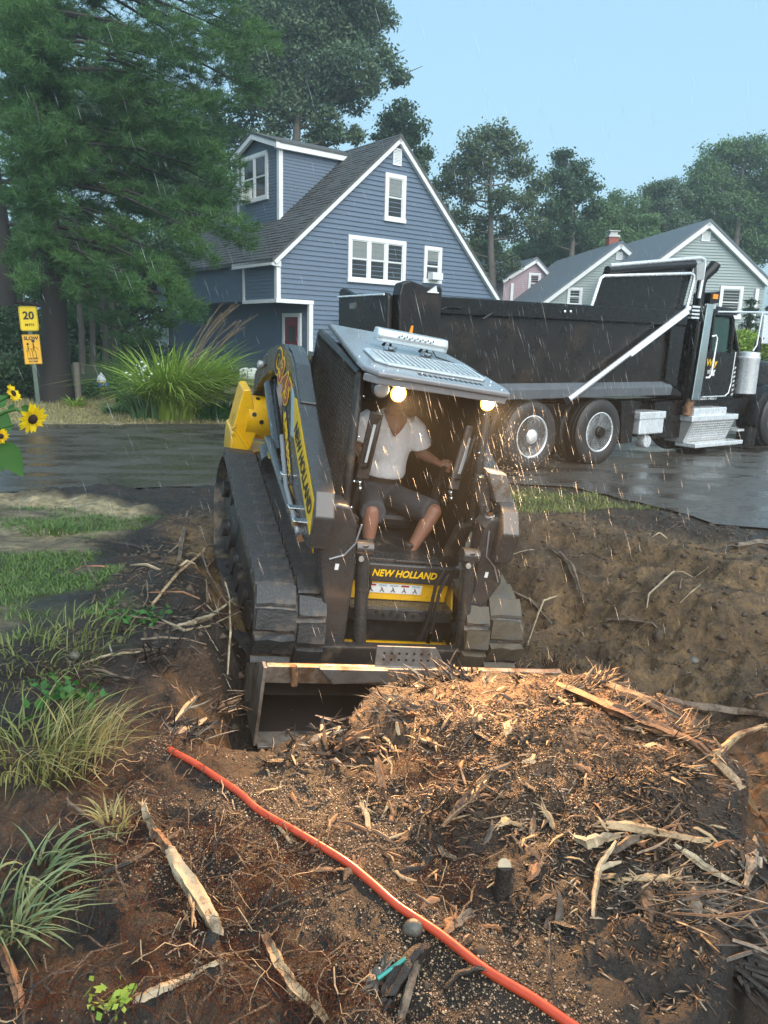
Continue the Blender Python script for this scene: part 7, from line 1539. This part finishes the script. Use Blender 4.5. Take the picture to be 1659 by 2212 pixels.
# cut stump
b = gp_(1082, 1935, -.03); ct = gp_(1082, 1935); st = empty('sapling_stump', 'small dark sapling stump with a pale sawn top standing on the mound', 'stump', T(*b))
m = MB(); m.tube([(0, 0, 0), (.0, .0, .05), (.003, 0, .11), (.004, 0, .135)], [.027, .024, .023, .0235], 16, wob=.05); m.build('stump_bark', MAT['darkroot'], st, smooth=50)
m = MB(); m.cyl((.004, 0, .135), (.0045, -.004, .139), .0205, n=16); m.build('sawn_face', MAT['palewood'], st)
# broken stick with frayed yellow end casting a shadow
m = rough_tube([gp_(812, 1690, .10), gp_(818, 1712, .08), gp_(826, 1735, .055)], [.014, .017, .013], 8); spikes(m, gp_(826, 1738, .055), 7, .06, (.03, -.06, -.05), .3, .004, .006)
tag(m.build('broken_stick', MAT['wood2'], None, smooth=70), 'short lit stick with a frayed yellow end hanging over the soil left of the mound', 'stick')
# thick peeled log at the lower left
lg = empty('peeled_log', 'thick pale peeled log with charred end lying left of the orange pipe', 'log', T(0, 0, 0))
rough_tube([gp_(368, 1862, .045), gp_(385, 1905, .05), gp_(420, 1955, .045), gp_(455, 2010, .035), gp_(470, 2040, .03)], [.018, .026, .026, .022, .018], 14, 8, .07, .12).build('peeled_wood', MAT['palewood'], lg, smooth=32)
rough_tube([gp_(445, 2030, .015), gp_(458, 2060, .01), gp_(468, 2085, -.01)], [.024, .026, .018], 10, 4).build('charred_end', MAT['darkroot'], lg, smooth=60)
rough_tube([gp_(335, 1815, .03), gp_(352, 1838, .035), gp_(368, 1862, .04)], [.016, .015, .018], 9, 4).build('bark_neck', MAT['wood2'], lg, smooth=60)
mm = MB(); spikes(mm, gp_(408, 1985, .03), 5, .10, (.05, -.12, .0), .2, .005, .02); mm.build('loose_splinter', MAT['wood'], lg)
branch('broken_branch', 'white flecked stick end poking up above the peeled log', 'branch', [(312, 1755, .03), (322, 1785, .02), (336, 1815, .01)], [.011, .016, .020], 'palewood')
branch('broken_branch', 'peeled crooked branch near the bottom edge, left of the pipe', 'branch', [(575, 2040, .02), (600, 2090, .02), (640, 2150, .015), (690, 2195, .01), (720, 2230, 0)], [.012, .018, .018, .015, .010], 'wood')
branch('broken_branch', 'black and white bark strip above the bottom left corner', 'branch', [(285, 2175, .02), (350, 2150, .02), (420, 2115, .015), (470, 2085, .01)], [.014, .013, .010, .006], 'palewood', flat=.5)
branch('broken_branch', 'dark leaning stake at the lower left corner', 'branch', [(10, 2080, .05), (40, 2150, .03), (60, 2230, .0)], [.012, .013, .014], 'wood2')
branch('broken_branch', 'mottled twig under the thin pale grass', 'branch', [(150, 1745, .02), (205, 1785, .015), (270, 1830, .01)], [.006, .009, .006], 'greywood')
branch('broken_branch', 'thin black twig across the bottom right of the pipe', 'twig', [(1182, 2060, .10), (1185, 2130, .05), (1200, 2190, .02), (1206, 2240, .0)], [.003, .004, .006, .006], 'darkroot')
branch('broken_branch', 'thin black twig crossing behind the top of the pipe', 'twig', [(510, 1560, .10), (490, 1590, .05), (470, 1630, .02)], [.003, .004, .004], 'darkroot')
branch('broken_branch', 'dark wet stick leaning above the leafy weed', 'twig', [(300, 1455, .08), (278, 1500, .04), (258, 1530, .0)], [.004, .005, .005], 'darkroot')
branch('broken_branch', 'curved dark root arching left of the pipe middle', 'root', [(210, 1905, .02), (280, 1880, .03), (350, 1840, .03), (395, 1800, .02)], [.005, .007, .006, .003], 'darkroot')
branch('broken_branch', 'dark root arc below the peeled branch', 'root', [(520, 2010, .01), (600, 1975, .03), (690, 1935, .03), (760, 1915, .02)], [.003, .004, .004, .002], 'darkroot')
branch('broken_branch', 'dark bowed root over the pipe near the bottom', 'root', [(960, 2150, .02), (990, 2125, .03), (1040, 2112, .03), (1080, 2125, .02)], [.006, .008, .007, .004], 'darkroot')
branch('broken_branch', 'short pale stick in the lit gravel below the pipe', 'stick', [(600, 1790, .01), (615, 1808, .015), (630, 1825, .005)], [.005, .007, .005], 'wood')
# wet black root with a teal rod
branch('root_piece', 'wet black forked root holding the teal rod at the bottom', 'root', [(835, 2165, .01), (870, 2120, .03), (895, 2085, .04), (925, 2060, .02)], [.020, .024, .022, .012], 'darkroot')
branch('root_piece', 'grey splintered prong under the black forked root', 'root', [(865, 2215, .01), (880, 2160, .03), (895, 2110, .03)], [.010, .014, .014], 'greywood')
m = MB(); m.tube([gp_(815, 2128, .02), gp_(875, 2095, .035)], .006, 8); tag(m.build('teal_rod', MAT['teal'], None, smooth=60), 'thin teal rod lying against the black forked root', 'rod')
branch('root_piece', 'smoky pale stub beside the teal rod', 'root', [(800, 2145, .015), (815, 2125, .02), (828, 2112, .02)], [.018, .021, .015], 'stone')
b = gp_(892, 2015, .0); m = MB(); m.ell((0, 0, .015), (.030, .026, .024), 10, 7)
m.v = [(x * (1 + .18 * mnoise.noise((x * 40, y * 40, z * 40))), y * (1 + .2 * mnoise.noise((y * 40, z * 40, x * 40))), z) for x, y, z in m.v]; o = m.build('field_stone', MAT['stone'], None, smooth=35); o.location = b; tag(o, 'rounded grey stone beside the orange pipe', 'stone')
# pale antler shaped root on the mound's lower right
m = rough_tube([gp_(1280, 1990, .02), gp_(1282, 1950, .035), gp_(1290, 1905, .05), gp_(1312, 1880, .07), gp_(1325, 1862, .075)], [.006, .010, .013, .010, .004], 8); m2 = rough_tube([gp_(1292, 1905, .05), gp_(1315, 1902, .06), gp_(1338, 1898, .06)], [.010, .008, .003], 7); m.add(m2.v, m2.f)
tag(m.build('bleached_root', MAT['palewood'], None, smooth=70), 'bleached antler shaped root standing on the lower mound', 'root')
branch('bleached_root', 'long pale split root reaching right across the mound', 'root', [(1455, 1840, .03), (1490, 1870, .035), (1540, 1900, .03), (1600, 1925, .02)], [.005, .014, .012, .004], 'palewood', flat=.6)
branch('bleached_root', 'twisted cream root knot right of the sapling stump', 'root', [(1240, 1825, .03), (1265, 1850, .05), (1300, 1842, .055), (1335, 1830, .045)], [.008, .017, .015, .006], 'palewood', wob=.3)
branch('bleached_root', 'pale broken limb ending in a yellow tip on the right mound', 'root', [(1310, 1800, .03), (1370, 1815, .045), (1440, 1830, .05), (1500, 1840, .045), (1530, 1838, .04)], [.016, .020, .016, .012, .006], 'wood', wob=.25, flat=.7)
branch('bleached_root', 'grey crooked root behind the twisted cream knot', 'root', [(1300, 1865, .03), (1345, 1855, .05), (1385, 1830, .05), (1420, 1822, .035)], [.009, .016, .013, .005], 'greywood', wob=.28)
branch('bleached_root', 'yellow chip of wood right above the sapling stump', 'wood chip', [(1075, 1795, .02), (1095, 1790, .03), (1125, 1795, .02)], [.008, .022, .008], 'wood', flat=.4)
# the torn trunk ridges along the top of the mound
lgr = branch('splintered_log', 'long splintered trunk ridge along the upper right of the mound', 'log', [(1130, 1450, .0), (1215, 1490, .012), (1320, 1545, .025), (1420, 1585, .025), (1500, 1612, .015), (1545, 1640, .0)], [.014, .026, .036, .034, .026, .012], 'wood2', n=14, wob=.2, flat=.7)
branch('splintered_log', 'parallel dark splintered ridge on the far rim of the mound', 'log', [(1270, 1462, .01), (1330, 1500, .03), (1400, 1532, .04), (1470, 1565, .03)], [.008, .016, .018, .008], 'greywood', n=10, wob=.25)
branch('splintered_log', 'lit split ridge running down the right edge of the mound', 'log', [(1500, 1610, .0), (1550, 1660, .02), (1600, 1710, .02), (1640, 1760, .0)], [.008, .014, .014, .006], 'shredw', n=10, wob=.25)
for a in (('dark grey splintered roots standing up in front of the bucket middle', 985, 1462, 44, .11, (-.5, .0, .8), 'shredg', .40, .008, .09), ('second dark splinter fan touching the bucket lip', 905, 1485, 40, .11, (-.9, -.1, .5), 'shredg', .38, .008, .08),
          ('low splinter fan at the left corner of the mound', 860, 1530, 36, .10, (-.9, -.2, .25), 'shredg', .38, .008, .07), ('pale upright splinters on the crown of the mound', 1190, 1440, 24, .13, (-.1, .2, 1), 'shredw', .28, .007, .05),
          ('pale splinter comb right of the crown splinters', 1230, 1455, 24, .11, (.0, .2, 1), 'shredw', .22, .007, .05), ('scattered pale shards left of the crown', 1110, 1440, 26, .09, (.6, .0, .5), 'shredw', .5, .006, .08),
          ('grey white splinters under the left corner of the bucket', 600, 1600, 60, .09, (-.5, -.5, .25), 'shredg', .55, .008, .11), ('mixed splinters below the bucket opening', 690, 1600, 60, .085, (.5, -.5, .25), 'shredg', .55, .008, .12),
          ('brown splinters between bucket opening and mound', 780, 1590, 50, .085, (.5, -.5, .3), 'shredr', .55, .008, .11), ('pale fringe of roots on the right shoulder of the mound', 1520, 1575, 36, .13, (1, .1, .35), 'shredw', .45, .005, .06),
          ('fringe of fine splinters at the far right rim', 1610, 1665, 36, .12, (1, -.1, .1), 'shredw', .4, .004, .06), ('grey root fringe hanging off the right side of the mound', 1625, 1850, 46, .14, (.5, -.3, -.7), 'shredg', .4, .006, .08),
          ('dark split roots on the middle right of the mound', 1450, 1660, 34, .13, (.5, -.6, .3), 'shredg', .3, .007, .05), ('dark root shards in the mound centre', 1370, 1690, 26, .11, (.4, -.7, .3), 'darkroot', .4, .007, .06),
          ('fanned black roots at the right edge near the bottom', 1600, 2080, 42, .22, (1, -.2, -.35), 'darkroot', .22, .009, .05), ('grey fibrous root mat at the lower right of the mound', 1500, 1960, 70, .18, (1, -.3, -.1), 'shredg', .35, .006, .10),
          ('pale fibrous strands above the grey root mat', 1400, 1920, 40, .15, (.9, -.3, .2), 'shredw', .4, .005, .09), ('broken shards round the twisted cream knot', 1370, 1790, 40, .11, (.5, -.4, .5), 'shredw', .6, .006, .09),
          ('reddish shards left of the sapling stump', 960, 1760, 40, .10, (.3, -.4, .5), 'shredr', .7, .005, .10), ('yellow shards in the lit middle of the mound', 1010, 1720, 40, .10, (.5, -.3, .5), 'shredw', .6, .005, .10)):
    bundle(*a)
for lab, x, y, n, main in (('frayed pale splinters at the head of the long torn ridge', 1240, 1500, 26, (.9, -.2, .35)), ('frayed splinters midway along the long torn ridge', 1350, 1550, 30, (.9, -.3, .4)), ('flared orange splinters near the low end of the long torn ridge', 1460, 1590, 30, (.9, -.1, .5)), ('splintered lip on the far rim left of the dark ridge', 1290, 1475, 26, (.6, .3, .5))):
    bundle(lab, x, y, n, .10, main, 'shredw', .35, .006, .05, .02)
# left bank: pulled roots
branch('pulled_root', 'thick pale roots torn sideways out of the left bank', 'root', [(385, 1362, .03), (420, 1362, .05), (455, 1352, .06), (480, 1338, .08), (500, 1325, .10)], [.010, .022, .018, .010, .006], 'palewood', wob=.2, flat=.7)
branch('pulled_root', 'thin pale root below the thick torn one on the left bank', 'root', [(350, 1352, .04), (400, 1376, .04), (450, 1370, .05), (520, 1350, .10)], [.004, .007, .007, .004], 'palewood')
branch('pulled_root', 'long straight root leaning up the left bank', 'root', [(330, 1312, .02), (385, 1250, .04), (430, 1215, .06), (440, 1208, .07)], [.008, .009, .007, .008], 'wood')
branch('pulled_root', 'white hanging root dropping beside the loader track', 'root', [(488, 1300, .14), (497, 1350, .20), (498, 1420, .16), (492, 1478, .06)], [.006, .007, .008, .004], 'palewood')
branch('pulled_root', 'mottled root curving down in front of the track', 'root', [(430, 1200, .10), (450, 1265, .10), (478, 1320, .12), (500, 1355, .14)], [.004, .006, .006, .004], 'greywood')
branch('pulled_root', 'thick dark root hanging from the upper left bank', 'root', [(405, 1110, .02), (398, 1160, .06), (385, 1230, .05)], [.012, .018, .016], 'greywood')
branch('pulled_root', 'torn root with a pale curled strip on the upper left bank', 'root', [(398, 1150, .04), (385, 1190, .05), (365, 1205, .04)], [.006, .012, .005], 'wood', flat=.5)
branch('pulled_root', 'straight grey stick near the lawn corner', 'stick', [(178, 1210, .02), (192, 1240, .03), (212, 1268, .02)], [.005, .008, .005], 'greywood')
branch('pulled_root', 'thin crooked stem on the bank below the lawn corner', 'stick', [(318, 1265, .04), (320, 1300, .03), (300, 1330, .0)], [.004, .005, .004], 'greywood')
branch('pulled_root', 'broken pale stick across the lower left bank', 'stick', [(375, 1570, .02), (400, 1540, .03), (425, 1515, .03)], [.005, .008, .006], 'palewood')
branch('pulled_root', 'dark horizontal root on the upper bank', 'root', [(185, 1178, .03), (235, 1180, .04), (290, 1185, .03), (320, 1192, .01)], [.006, .010, .008, .003], 'darkroot')
for a in (('dark matted root clump at the middle of the left bank', 330, 1420, 60, .20, (.5, -.3, .2), 'darkroot', .5, .005, .10), ('brown root brush hanging over the left bank hollow', 370, 1330, 60, .18, (.6, -.1, -.1), 'darkroot', .5, .006, .10),
          ('pale thin shards in the left bank hollow', 360, 1400, 34, .16, (.5, -.5, -.1), 'shredw', .35, .004, .09), ('splintered stump edge below the left bank', 400, 1580, 50, .12, (.5, -.2, .3), 'shredg', .5, .006, .08),
          ('grey root curls above the pipe end', 470, 1530, 40, .12, (.3, -.2, .4), 'shredg', .7, .005, .09)):
    bundle(*a)
# right bank
branch('pulled_root', 'crooked pale flecked root against the right track', 'root', [(1102, 1285, .04), (1145, 1310, .06), (1175, 1345, .07), (1190, 1360, .06)], [.010, .014, .012, .008], 'greywood', guess=-.2) if False else branch('pulled_root', 'crooked pale flecked root against the right track', 'root', [(1102, 1285, .04), (1145, 1310, .06), (1175, 1345, .07), (1190, 1360, .06)], [.010, .016, .014, .010], 'greywood')
branch('pulled_root', 'pale forked root standing in the pit beside the right track', 'root', [(1140, 1395, .03), (1160, 1350, .10), (1172, 1325, .13), (1205, 1312, .12)], [.008, .010, .011, .006], 'palewood')
branch('pulled_root', 'thick root dropping out of the cut face right of the loader', 'root', [(1210, 1200, .02), (1235, 1240, .07), (1255, 1295, .05)], [.022, .030, .014], 'greywood')
branch('pulled_root', 'thin white root hanging in the middle of the right bank', 'root', [(1455, 1245, .05), (1435, 1270, .08), (1400, 1300, .07), (1396, 1325, .05)], [.006, .007, .006, .003], 'palewood')
branch('pulled_root', 'thin paired stems right of the white hanging root', 'root', [(1512, 1275, .05), (1490, 1295, .06), (1468, 1312, .04)], [.005, .005, .003], 'palewood')
branch('pulled_root', 'brown root tangle low on the right bank', 'root', [(1318, 1345, .03), (1360, 1352, .06), (1410, 1358, .05), (1450, 1385, .02)], [.014, .020, .018, .008], 'greywood')
branch('pulled_root', 'long dark root lying behind the mound on the right', 'root', [(1415, 1515, .02), (1500, 1540, .05), (1590, 1550, .05), (1680, 1555, .03)], [.016, .024, .022, .014], 'greywood')
branch('pulled_root', 'lit broken root end poking out at the right edge', 'root', [(1545, 1650, .04), (1590, 1620, .10), (1640, 1605, .12)], [.018, .018, .013], 'wood')
branch('pulled_root', 'short brown stick on the upper right bank', 'stick', [(1175, 1182, .02), (1195, 1195, .03), (1215, 1210, .02)], [.006, .008, .005], 'greywood')
branch('pulled_root', 'thick brown log at the top right rim of the pit', 'log', [(1590, 1185, .03), (1640, 1182, .05), (1700, 1190, .04)], [.03, .035, .03], 'greywood')
for px, py, r, lab in ((1499, 1432, .05, 'round stone half buried low on the right bank'), (1422, 1380, .045, 'tall clay lump beside the root tangle on the right bank'), (1382, 1345, .03, 'small grey stone above the root tangle'), (160, 1420, .03, 'pale stone in the left grass')):
    b = gp_(px, py, r * .3); m = MB(); m.ell((0, 0, 0), (r, r * .9, r * (1.5 if 'tall' in lab else .8)), 12, 9); m.v = [tuple(Vector(v) * (1 + .22 * mnoise.noise(Vector(v) * 26))) for v in m.v]
    o = m.build('field_stone', MAT['clod'] if 'clay' in lab else MAT['stone'], None, smooth=50); o.location = b; tag(o, lab, 'stone')

for nm, n, bx_, lab, grp in (('bank_root', 46, (-2.0, -1.0, 3.2, 6.6), 'thin broken root sticking out of the dug left bank', 'thin roots in the left bank'), ('bank_root', 34, (1.5, 4.2, 4.2, 7.8), 'thin broken root lying on the right bank of the pit', 'thin roots on the right bank')):
    for i in range(n):
        x, y = random.uniform(*bx_[:2]), random.uniform(*bx_[2:])
        if poly_sd(np.array([x]), np.array([y]), GRASS_L)[0] > -.1: continue
        a = random.uniform(0, 6.28); l = random.uniform(.12, .38); z = zat(x, y); p0 = Vector((x, y, z)); q = [p0]
        for k in range(3): a += random.uniform(-.5, .5); c = q[-1] + Vector((cos(a), sin(a) * .7, 0)) * l / 3; c.z = zat(c.x, c.y) + random.uniform(.0, .05); q.append(c)
        r = random.uniform(.003, .008); m = rough_tube(q, [r, r * 1.1, r * .8, r * .3], 7, 3, .15, .4); tag(m.build(nm, MAT[random.choice(('greywood', 'greywood', 'darkroot', 'palewood', 'wood2'))], None, smooth=40), lab, 'root', grp)
# individual larger wood shards over the mound
def shard_mesh(seed, mat):
    rr = random.Random(seed); m = MB(); l = rr.uniform(.05, .10); w = rr.uniform(.0035, .008); b = rr.uniform(-.4, .4) * l
    m.tube([(-l / 2, 0, 0), (-l * .2, b * .2, .004), (l * .2, b * .15, .006), (l / 2, -b * .2, 0)], [w * .5, w, w * .8, w * .1], 5, wob=.3, flat=.45); return m.mesh('wood_shard', MAT[mat])
SM = [shard_mesh(i, ('shredw', 'shredr', 'shredg', 'wood2', 'wood')[i % 5]) for i in range(15)]
for i in range(240):
    a = random.uniform(0, 2 * pi); q = sqrt(random.random())
    x, y = .55 + 1.0 * q * cos(a), 2.75 + .95 * q * sin(a)
    if poly_sd(np.array([x]), np.array([y]), PIT)[0] > .02: continue
    o = bpy.data.objects.new('wood_shard', SM[i % 15]); COL.objects.link(o); s = random.uniform(.7, 1.5)
    o.matrix_world = T(x, y, zat(x, y) + .008) @ Euler((random.uniform(-.5, .5), random.uniform(-.6, .2), random.uniform(0, 6.28))).to_matrix().to_4x4() @ Matrix.Scale(s, 4)
    tag(o, 'loose torn shard of wood lying on the stump mound', 'wood shard', 'loose wood shards on the stump mound')
def chunk_mesh(seed, mat):
    random.seed(seed); l = random.uniform(.05, .10); w = random.uniform(.010, .018)
    m = rough_tube([(-l, 0, 0), (-l * .3, random.uniform(-.3, .3) * l, w * .4), (l * .4, random.uniform(-.3, .3) * l, w * .5), (l, random.uniform(-.2, .2) * l, 0)], [w * .6, w, w * .8, w * .2], 7, 3, .35, .5, .6)
    for e in (-1, 1): spikes(m, (e * l * .6, 0, w * .3), 5, l * .55, (e, random.uniform(-.6, .6), .3), .35, .0035, w * .5)
    return m.mesh('root_chunk', MAT[mat], 60)
CM = [chunk_mesh(50 + i, ('greywood', 'wood2', 'wood', 'darkroot')[i % 4]) for i in range(12)]
random.seed(99)
for i in range(90):
    a = random.uniform(0, 2 * pi); q = sqrt(random.random()); x, y = .55 + 1.0 * q * cos(a), 2.75 + .95 * q * sin(a)
    if poly_sd(np.array([x]), np.array([y]), PIT)[0] > -.02: continue
    o = bpy.data.objects.new('root_chunk', CM[i % 12]); COL.objects.link(o)
    o.matrix_world = T(x, y, zat(x, y) + .004) @ Euler((random.uniform(-.5, .5), random.uniform(-.4, .3), random.uniform(0, 6.28))).to_matrix().to_4x4() @ Matrix.Scale(random.uniform(.5, 1.1), 4)
    tag(o, 'torn lump of root with frayed ends lying on the stump mound', 'root chunk', 'torn root lumps on the stump mound')
# litter of fine splinters, root hairs, gravel and clods
def splinter_np(name, P, L, W, tilt, mat, yaw0=None):
    N = len(P); yaw = RNG.uniform(0, 2 * pi, N) if yaw0 is None else RNG.normal(yaw0, .75, N) + pi * (RNG.random(N) < .5); el = np.abs(RNG.normal(0, tilt, N))
    d = np.stack([np.cos(yaw) * np.cos(el), np.sin(yaw) * np.cos(el), np.sin(el)], 1); s = np.stack([-np.sin(yaw), np.cos(yaw), RNG.normal(0, .3, N)], 1); n = np.cross(d, s)
    w = W[:, None]; l = L[:, None]; cv = RNG.normal(0, .22, (N, 1)) * l
    A = [P - d * l * .45 - s * w * .5, P - d * l * .45 + s * w * .5, P - d * l * .45 + n * w * .5, P + d * l * .1 - s * w * .6 + s * cv, P + d * l * .1 + s * w * .6 + s * cv, P + d * l * .1 + n * w * .8 + s * cv, P + d * l * .55 + s * cv * 2]
    V = np.stack(A, 1).reshape(-1, 3)
    f = np.array([[0, 1, 4], [0, 4, 3], [1, 2, 5], [1, 5, 4], [2, 0, 3], [2, 3, 5], [3, 4, 6], [4, 5, 6], [5, 3, 6]])
    return np_mesh(name, V, (np.arange(N)[:, None, None] * 7 + f[None]).reshape(-1), 3, mat)
onm = lambda x, y: poly_sd(x, y, PIT) < .02
for nm, mt, n, seed, L0, L1, W0, W1 in (('wood_splinters', 'shredw', 2700, 1, .009, .036, .0025, .008), ('wood_splinters', 'shredr', 6500, 2, .008, .032, .002, .0065), ('wood_splinters', 'shredg', 4500, 3, .009, .045, .002, .0065)):
    q = scatter(n * 4, (-.75, 1.6, 1.5, 3.95), lambda x, y: onm(x, y) & (pipe_d(x, y) > .16 + .12 * RNG.random(len(x))) & (fbm(x, y, .3, 3, 80 + seed) + .55 * np.exp(-((x - .7) / .8) ** 2 - ((y - 2.7) / .8) ** 2) > .36 + .07 * RNG.normal(size=len(x))))[:n]
    link(nm, splinter_np(nm, q + [0, 0, .004], RNG.uniform(L0, L1, len(q)), RNG.uniform(W0, W1, len(q)), .45, MAT[mt], 0.1 + pi * 0), kind='stuff')
q = scatter(16000, (.1, 1.55, 2.3, 3.85), lambda x, y: onm(x, y) & (np.exp(-(((x - .75) / .62) ** 2 + ((y - 3.0) / .52) ** 2) ** 1.6) > .35 + .2 * RNG.normal(size=len(x))))
link('sawdust_chips', splinter_np('sawdust_chips', q + [0, 0, .001], RNG.uniform(.004, .013, len(q)), RNG.uniform(.0015, .0035, len(q)), .35, MAT['shredw']), kind='stuff')
q = scatter(2600, (-2.2, 4.5, 3.0, 8.5), lambda x, y: (poly_sd(x, y, GRASS_L) < -.1) & (poly_sd(x, y, ROAD) < -.1))
link('bank_root_litter', splinter_np('bank_root_litter', q + [0, 0, .006], RNG.uniform(.03, .14, len(q)), RNG.uniform(.003, .008, len(q)), .35, MAT['greywood']), kind='stuff')
def hairs(n, cen, mat, l0, l1, name, w=.0011, lift=.05):
    c = np.array([cen[i % len(cen)] for i in range(n)]); X = c[:, 0] + RNG.normal(size=n) * c[:, 2]; Y = c[:, 1] + RNG.normal(size=n) * c[:, 2]; a = RNG.uniform(0, 2 * pi, n); L = RNG.uniform(l0, l1, n)
    S = 6; pts = []
    for k in range(S + 1):
        pts.append(np.stack([X, Y, terrain(X, Y) + lift * RNG.random(n) * np.sin(pi * (k + .5) / (S + 1)) + .002], 1)); a = a + RNG.normal(size=n) * .55; X = X + np.cos(a) * L / S; Y = Y + np.sin(a) * L / S
    Pn = np.stack(pts, 1); d = np.gradient(Pn, axis=1); s = np.stack([-d[..., 1], d[..., 0], RNG.normal(size=(n, S + 1)) * .004], 2); s /= np.linalg.norm(s, axis=2)[..., None] + 1e-9
    ww = (w * RNG.uniform(.6, 1.8, n))[:, None, None]; V = np.stack([Pn - s * ww, Pn + s * ww], 2).reshape(-1, 3); k = (S + 1) * 2
    qd = np.array([[2 * i, 2 * i + 1, 2 * i + 3, 2 * i + 2] for i in range(S)]); link(name, np_mesh(name, V, (np.arange(n)[:, None, None] * k + qd[None]).reshape(-1), 4, MAT[mat]), kind='stuff')
cen = []
for x, y, r in ((310, 1560, 80), (380, 1650, 80), (330, 1800, 90), (250, 1880, 90), (470, 1820, 80), (560, 1850, 80), (640, 1880, 60), (240, 1700, 60), (400, 2000, 90), (480, 2100, 90), (330, 2110, 90), (640, 2140, 70), (120, 1830, 80), (740, 2170, 70), (960, 1920, 50), (900, 1660, 50), (100, 2160, 60), (530, 1960, 70), (150, 1470, 50)):
    g = gp_(x, y); cen.append((g.x, g.y, r * (g.y) / IF * .9))
hairs(1900, cen, 'hair_root', .05, .20, 'root_hairs', .0005, .035)
hairs(170, cen, 'darkroot', .12, .40, 'dark_rootlets', .0018)
hairs(60, cen, 'wood', .08, .22, 'pale_rootlets', .0012)
def stones(name, P, R, mat, kind='stuff'):
    N = len(P); o = np.array([[1, 0, 0], [-1, 0, 0], [0, 1, 0], [0, -1, 0], [0, 0, 1], [0, 0, -1]], float); f = np.array([[0, 2, 4], [2, 1, 4], [1, 3, 4], [3, 0, 4], [2, 0, 5], [1, 2, 5], [3, 1, 5], [0, 3, 5]])
    th = RNG.uniform(0, 2 * pi, N); c, s = np.cos(th), np.sin(th); V = o[None] * RNG.uniform(.6, 1.25, (N, 6, 1)) * np.array([1, .8, .65]); x = V[..., 0] * c[:, None] - V[..., 1] * s[:, None]; y = V[..., 0] * s[:, None] + V[..., 1] * c[:, None]
    V = np.stack([x, y, V[..., 2]], 2) * R[:, None, None] + P[:, None]
    link(name, np_mesh(name, V.reshape(-1, 3), (np.arange(N)[:, None, None] * 6 + f[None]).reshape(-1), 3, MAT[mat], smooth=False), kind=kind)
q = scatter(95000, (-.95, 1.15, 1.35, 3.2), lambda x, y: onm(x, y) & (fbm(x, y, .35, 3, 91) + .45 * np.exp(-(pipe_d(x + .05, y + .05) / .38) ** 2) > .16 + .10 * RNG.normal(size=len(x))))
stones('gravel', q + [0, 0, .001], RNG.gamma(2.0, .0010, len(q)) + .0013, 'gravel')
q = scatter(11000, (-2.1, 4.6, 1.0, 8.6), lambda x, y: (poly_sd(x, y, GRASS_L) < -.1) & (poly_sd(x, y, ROAD) < -.05))
stones('soil_clods', q, (RNG.gamma(1.6, .008, len(q)) + .004) * np.where((poly_sd(q[:, 0], q[:, 1], PIT) < .05) & (q[:, 1] < 3.9), .38, 1.0), 'clod')
# rain: falling drops, drawn out by the wind
n = 2300; X = RNG.uniform(-2.6, 3.6, n); Y = RNG.uniform(2.2, 10.5, n); Z = RNG.uniform(-.4, 3.4, n)
m_ = 380; X[:m_] = RNG.normal(.75, .5, m_); Y[:m_] = RNG.normal(4.7, .6, m_); Z[:m_] = RNG.normal(1.25, .45, m_)
d = np.stack([RNG.normal(.30, .05, n), RNG.normal(0, .05, n), np.full(n, -1.)], 1); d /= np.linalg.norm(d, axis=1)[:, None]; q0 = LF.world((.52, -.95, 1.72)); X[m_:m_ + 620] = RNG.normal(q0[0], .13, 620); Y[m_:m_ + 620] = RNG.normal(q0[1], .16, 620); Z[m_:m_ + 620] = RNG.normal(q0[2] - .12, .17, 620)
L = RNG.uniform(.05, .15, n); L[m_:m_ + 620] = RNG.uniform(.004, .022, 620); L = L[:, None]; r = RNG.uniform(.0003, .0007, n)[:, None]
s = np.cross(d, [0, 1, 0]); s /= np.linalg.norm(s, axis=1)[:, None]; u = np.cross(d, s); P = np.stack([X, Y, Z], 1)
V = np.stack([P - d * L * .5, P + s * r, P - s * r * .5 + u * r * .87, P - s * r * .5 - u * r * .87, P + d * L * .5], 1).reshape(-1, 3)
f = np.array([[0, 1, 2], [0, 2, 3], [0, 3, 1], [4, 2, 1], [4, 3, 2], [4, 1, 3]]); link('rain', np_mesh('rain', V, (np.arange(n)[:, None, None] * 5 + f[None]).reshape(-1), 3, MAT['rain']), kind='stuff')

# ------------------------------------------------------------------ the rainy air
HAZE = .0021
hz = bpy.data.materials.new('rainy_air'); hz.use_nodes = True; N, Lk = hz.node_tree.nodes, hz.node_tree.links; N.clear()
out = N.new('ShaderNodeOutputMaterial'); pv = N.new('ShaderNodeVolumePrincipled'); pv.inputs['Density'].default_value = HAZE; pv.inputs['Color'].default_value = (.80, .90, .95, 1); pv.inputs['Anisotropy'].default_value = .3
Lk.new(pv.outputs[0], out.inputs['Volume'])
m = MB(); m.box((-420, -80, -4), (420, 720, 26)); link('haze', m.mesh('haze', hz), kind='stuff')
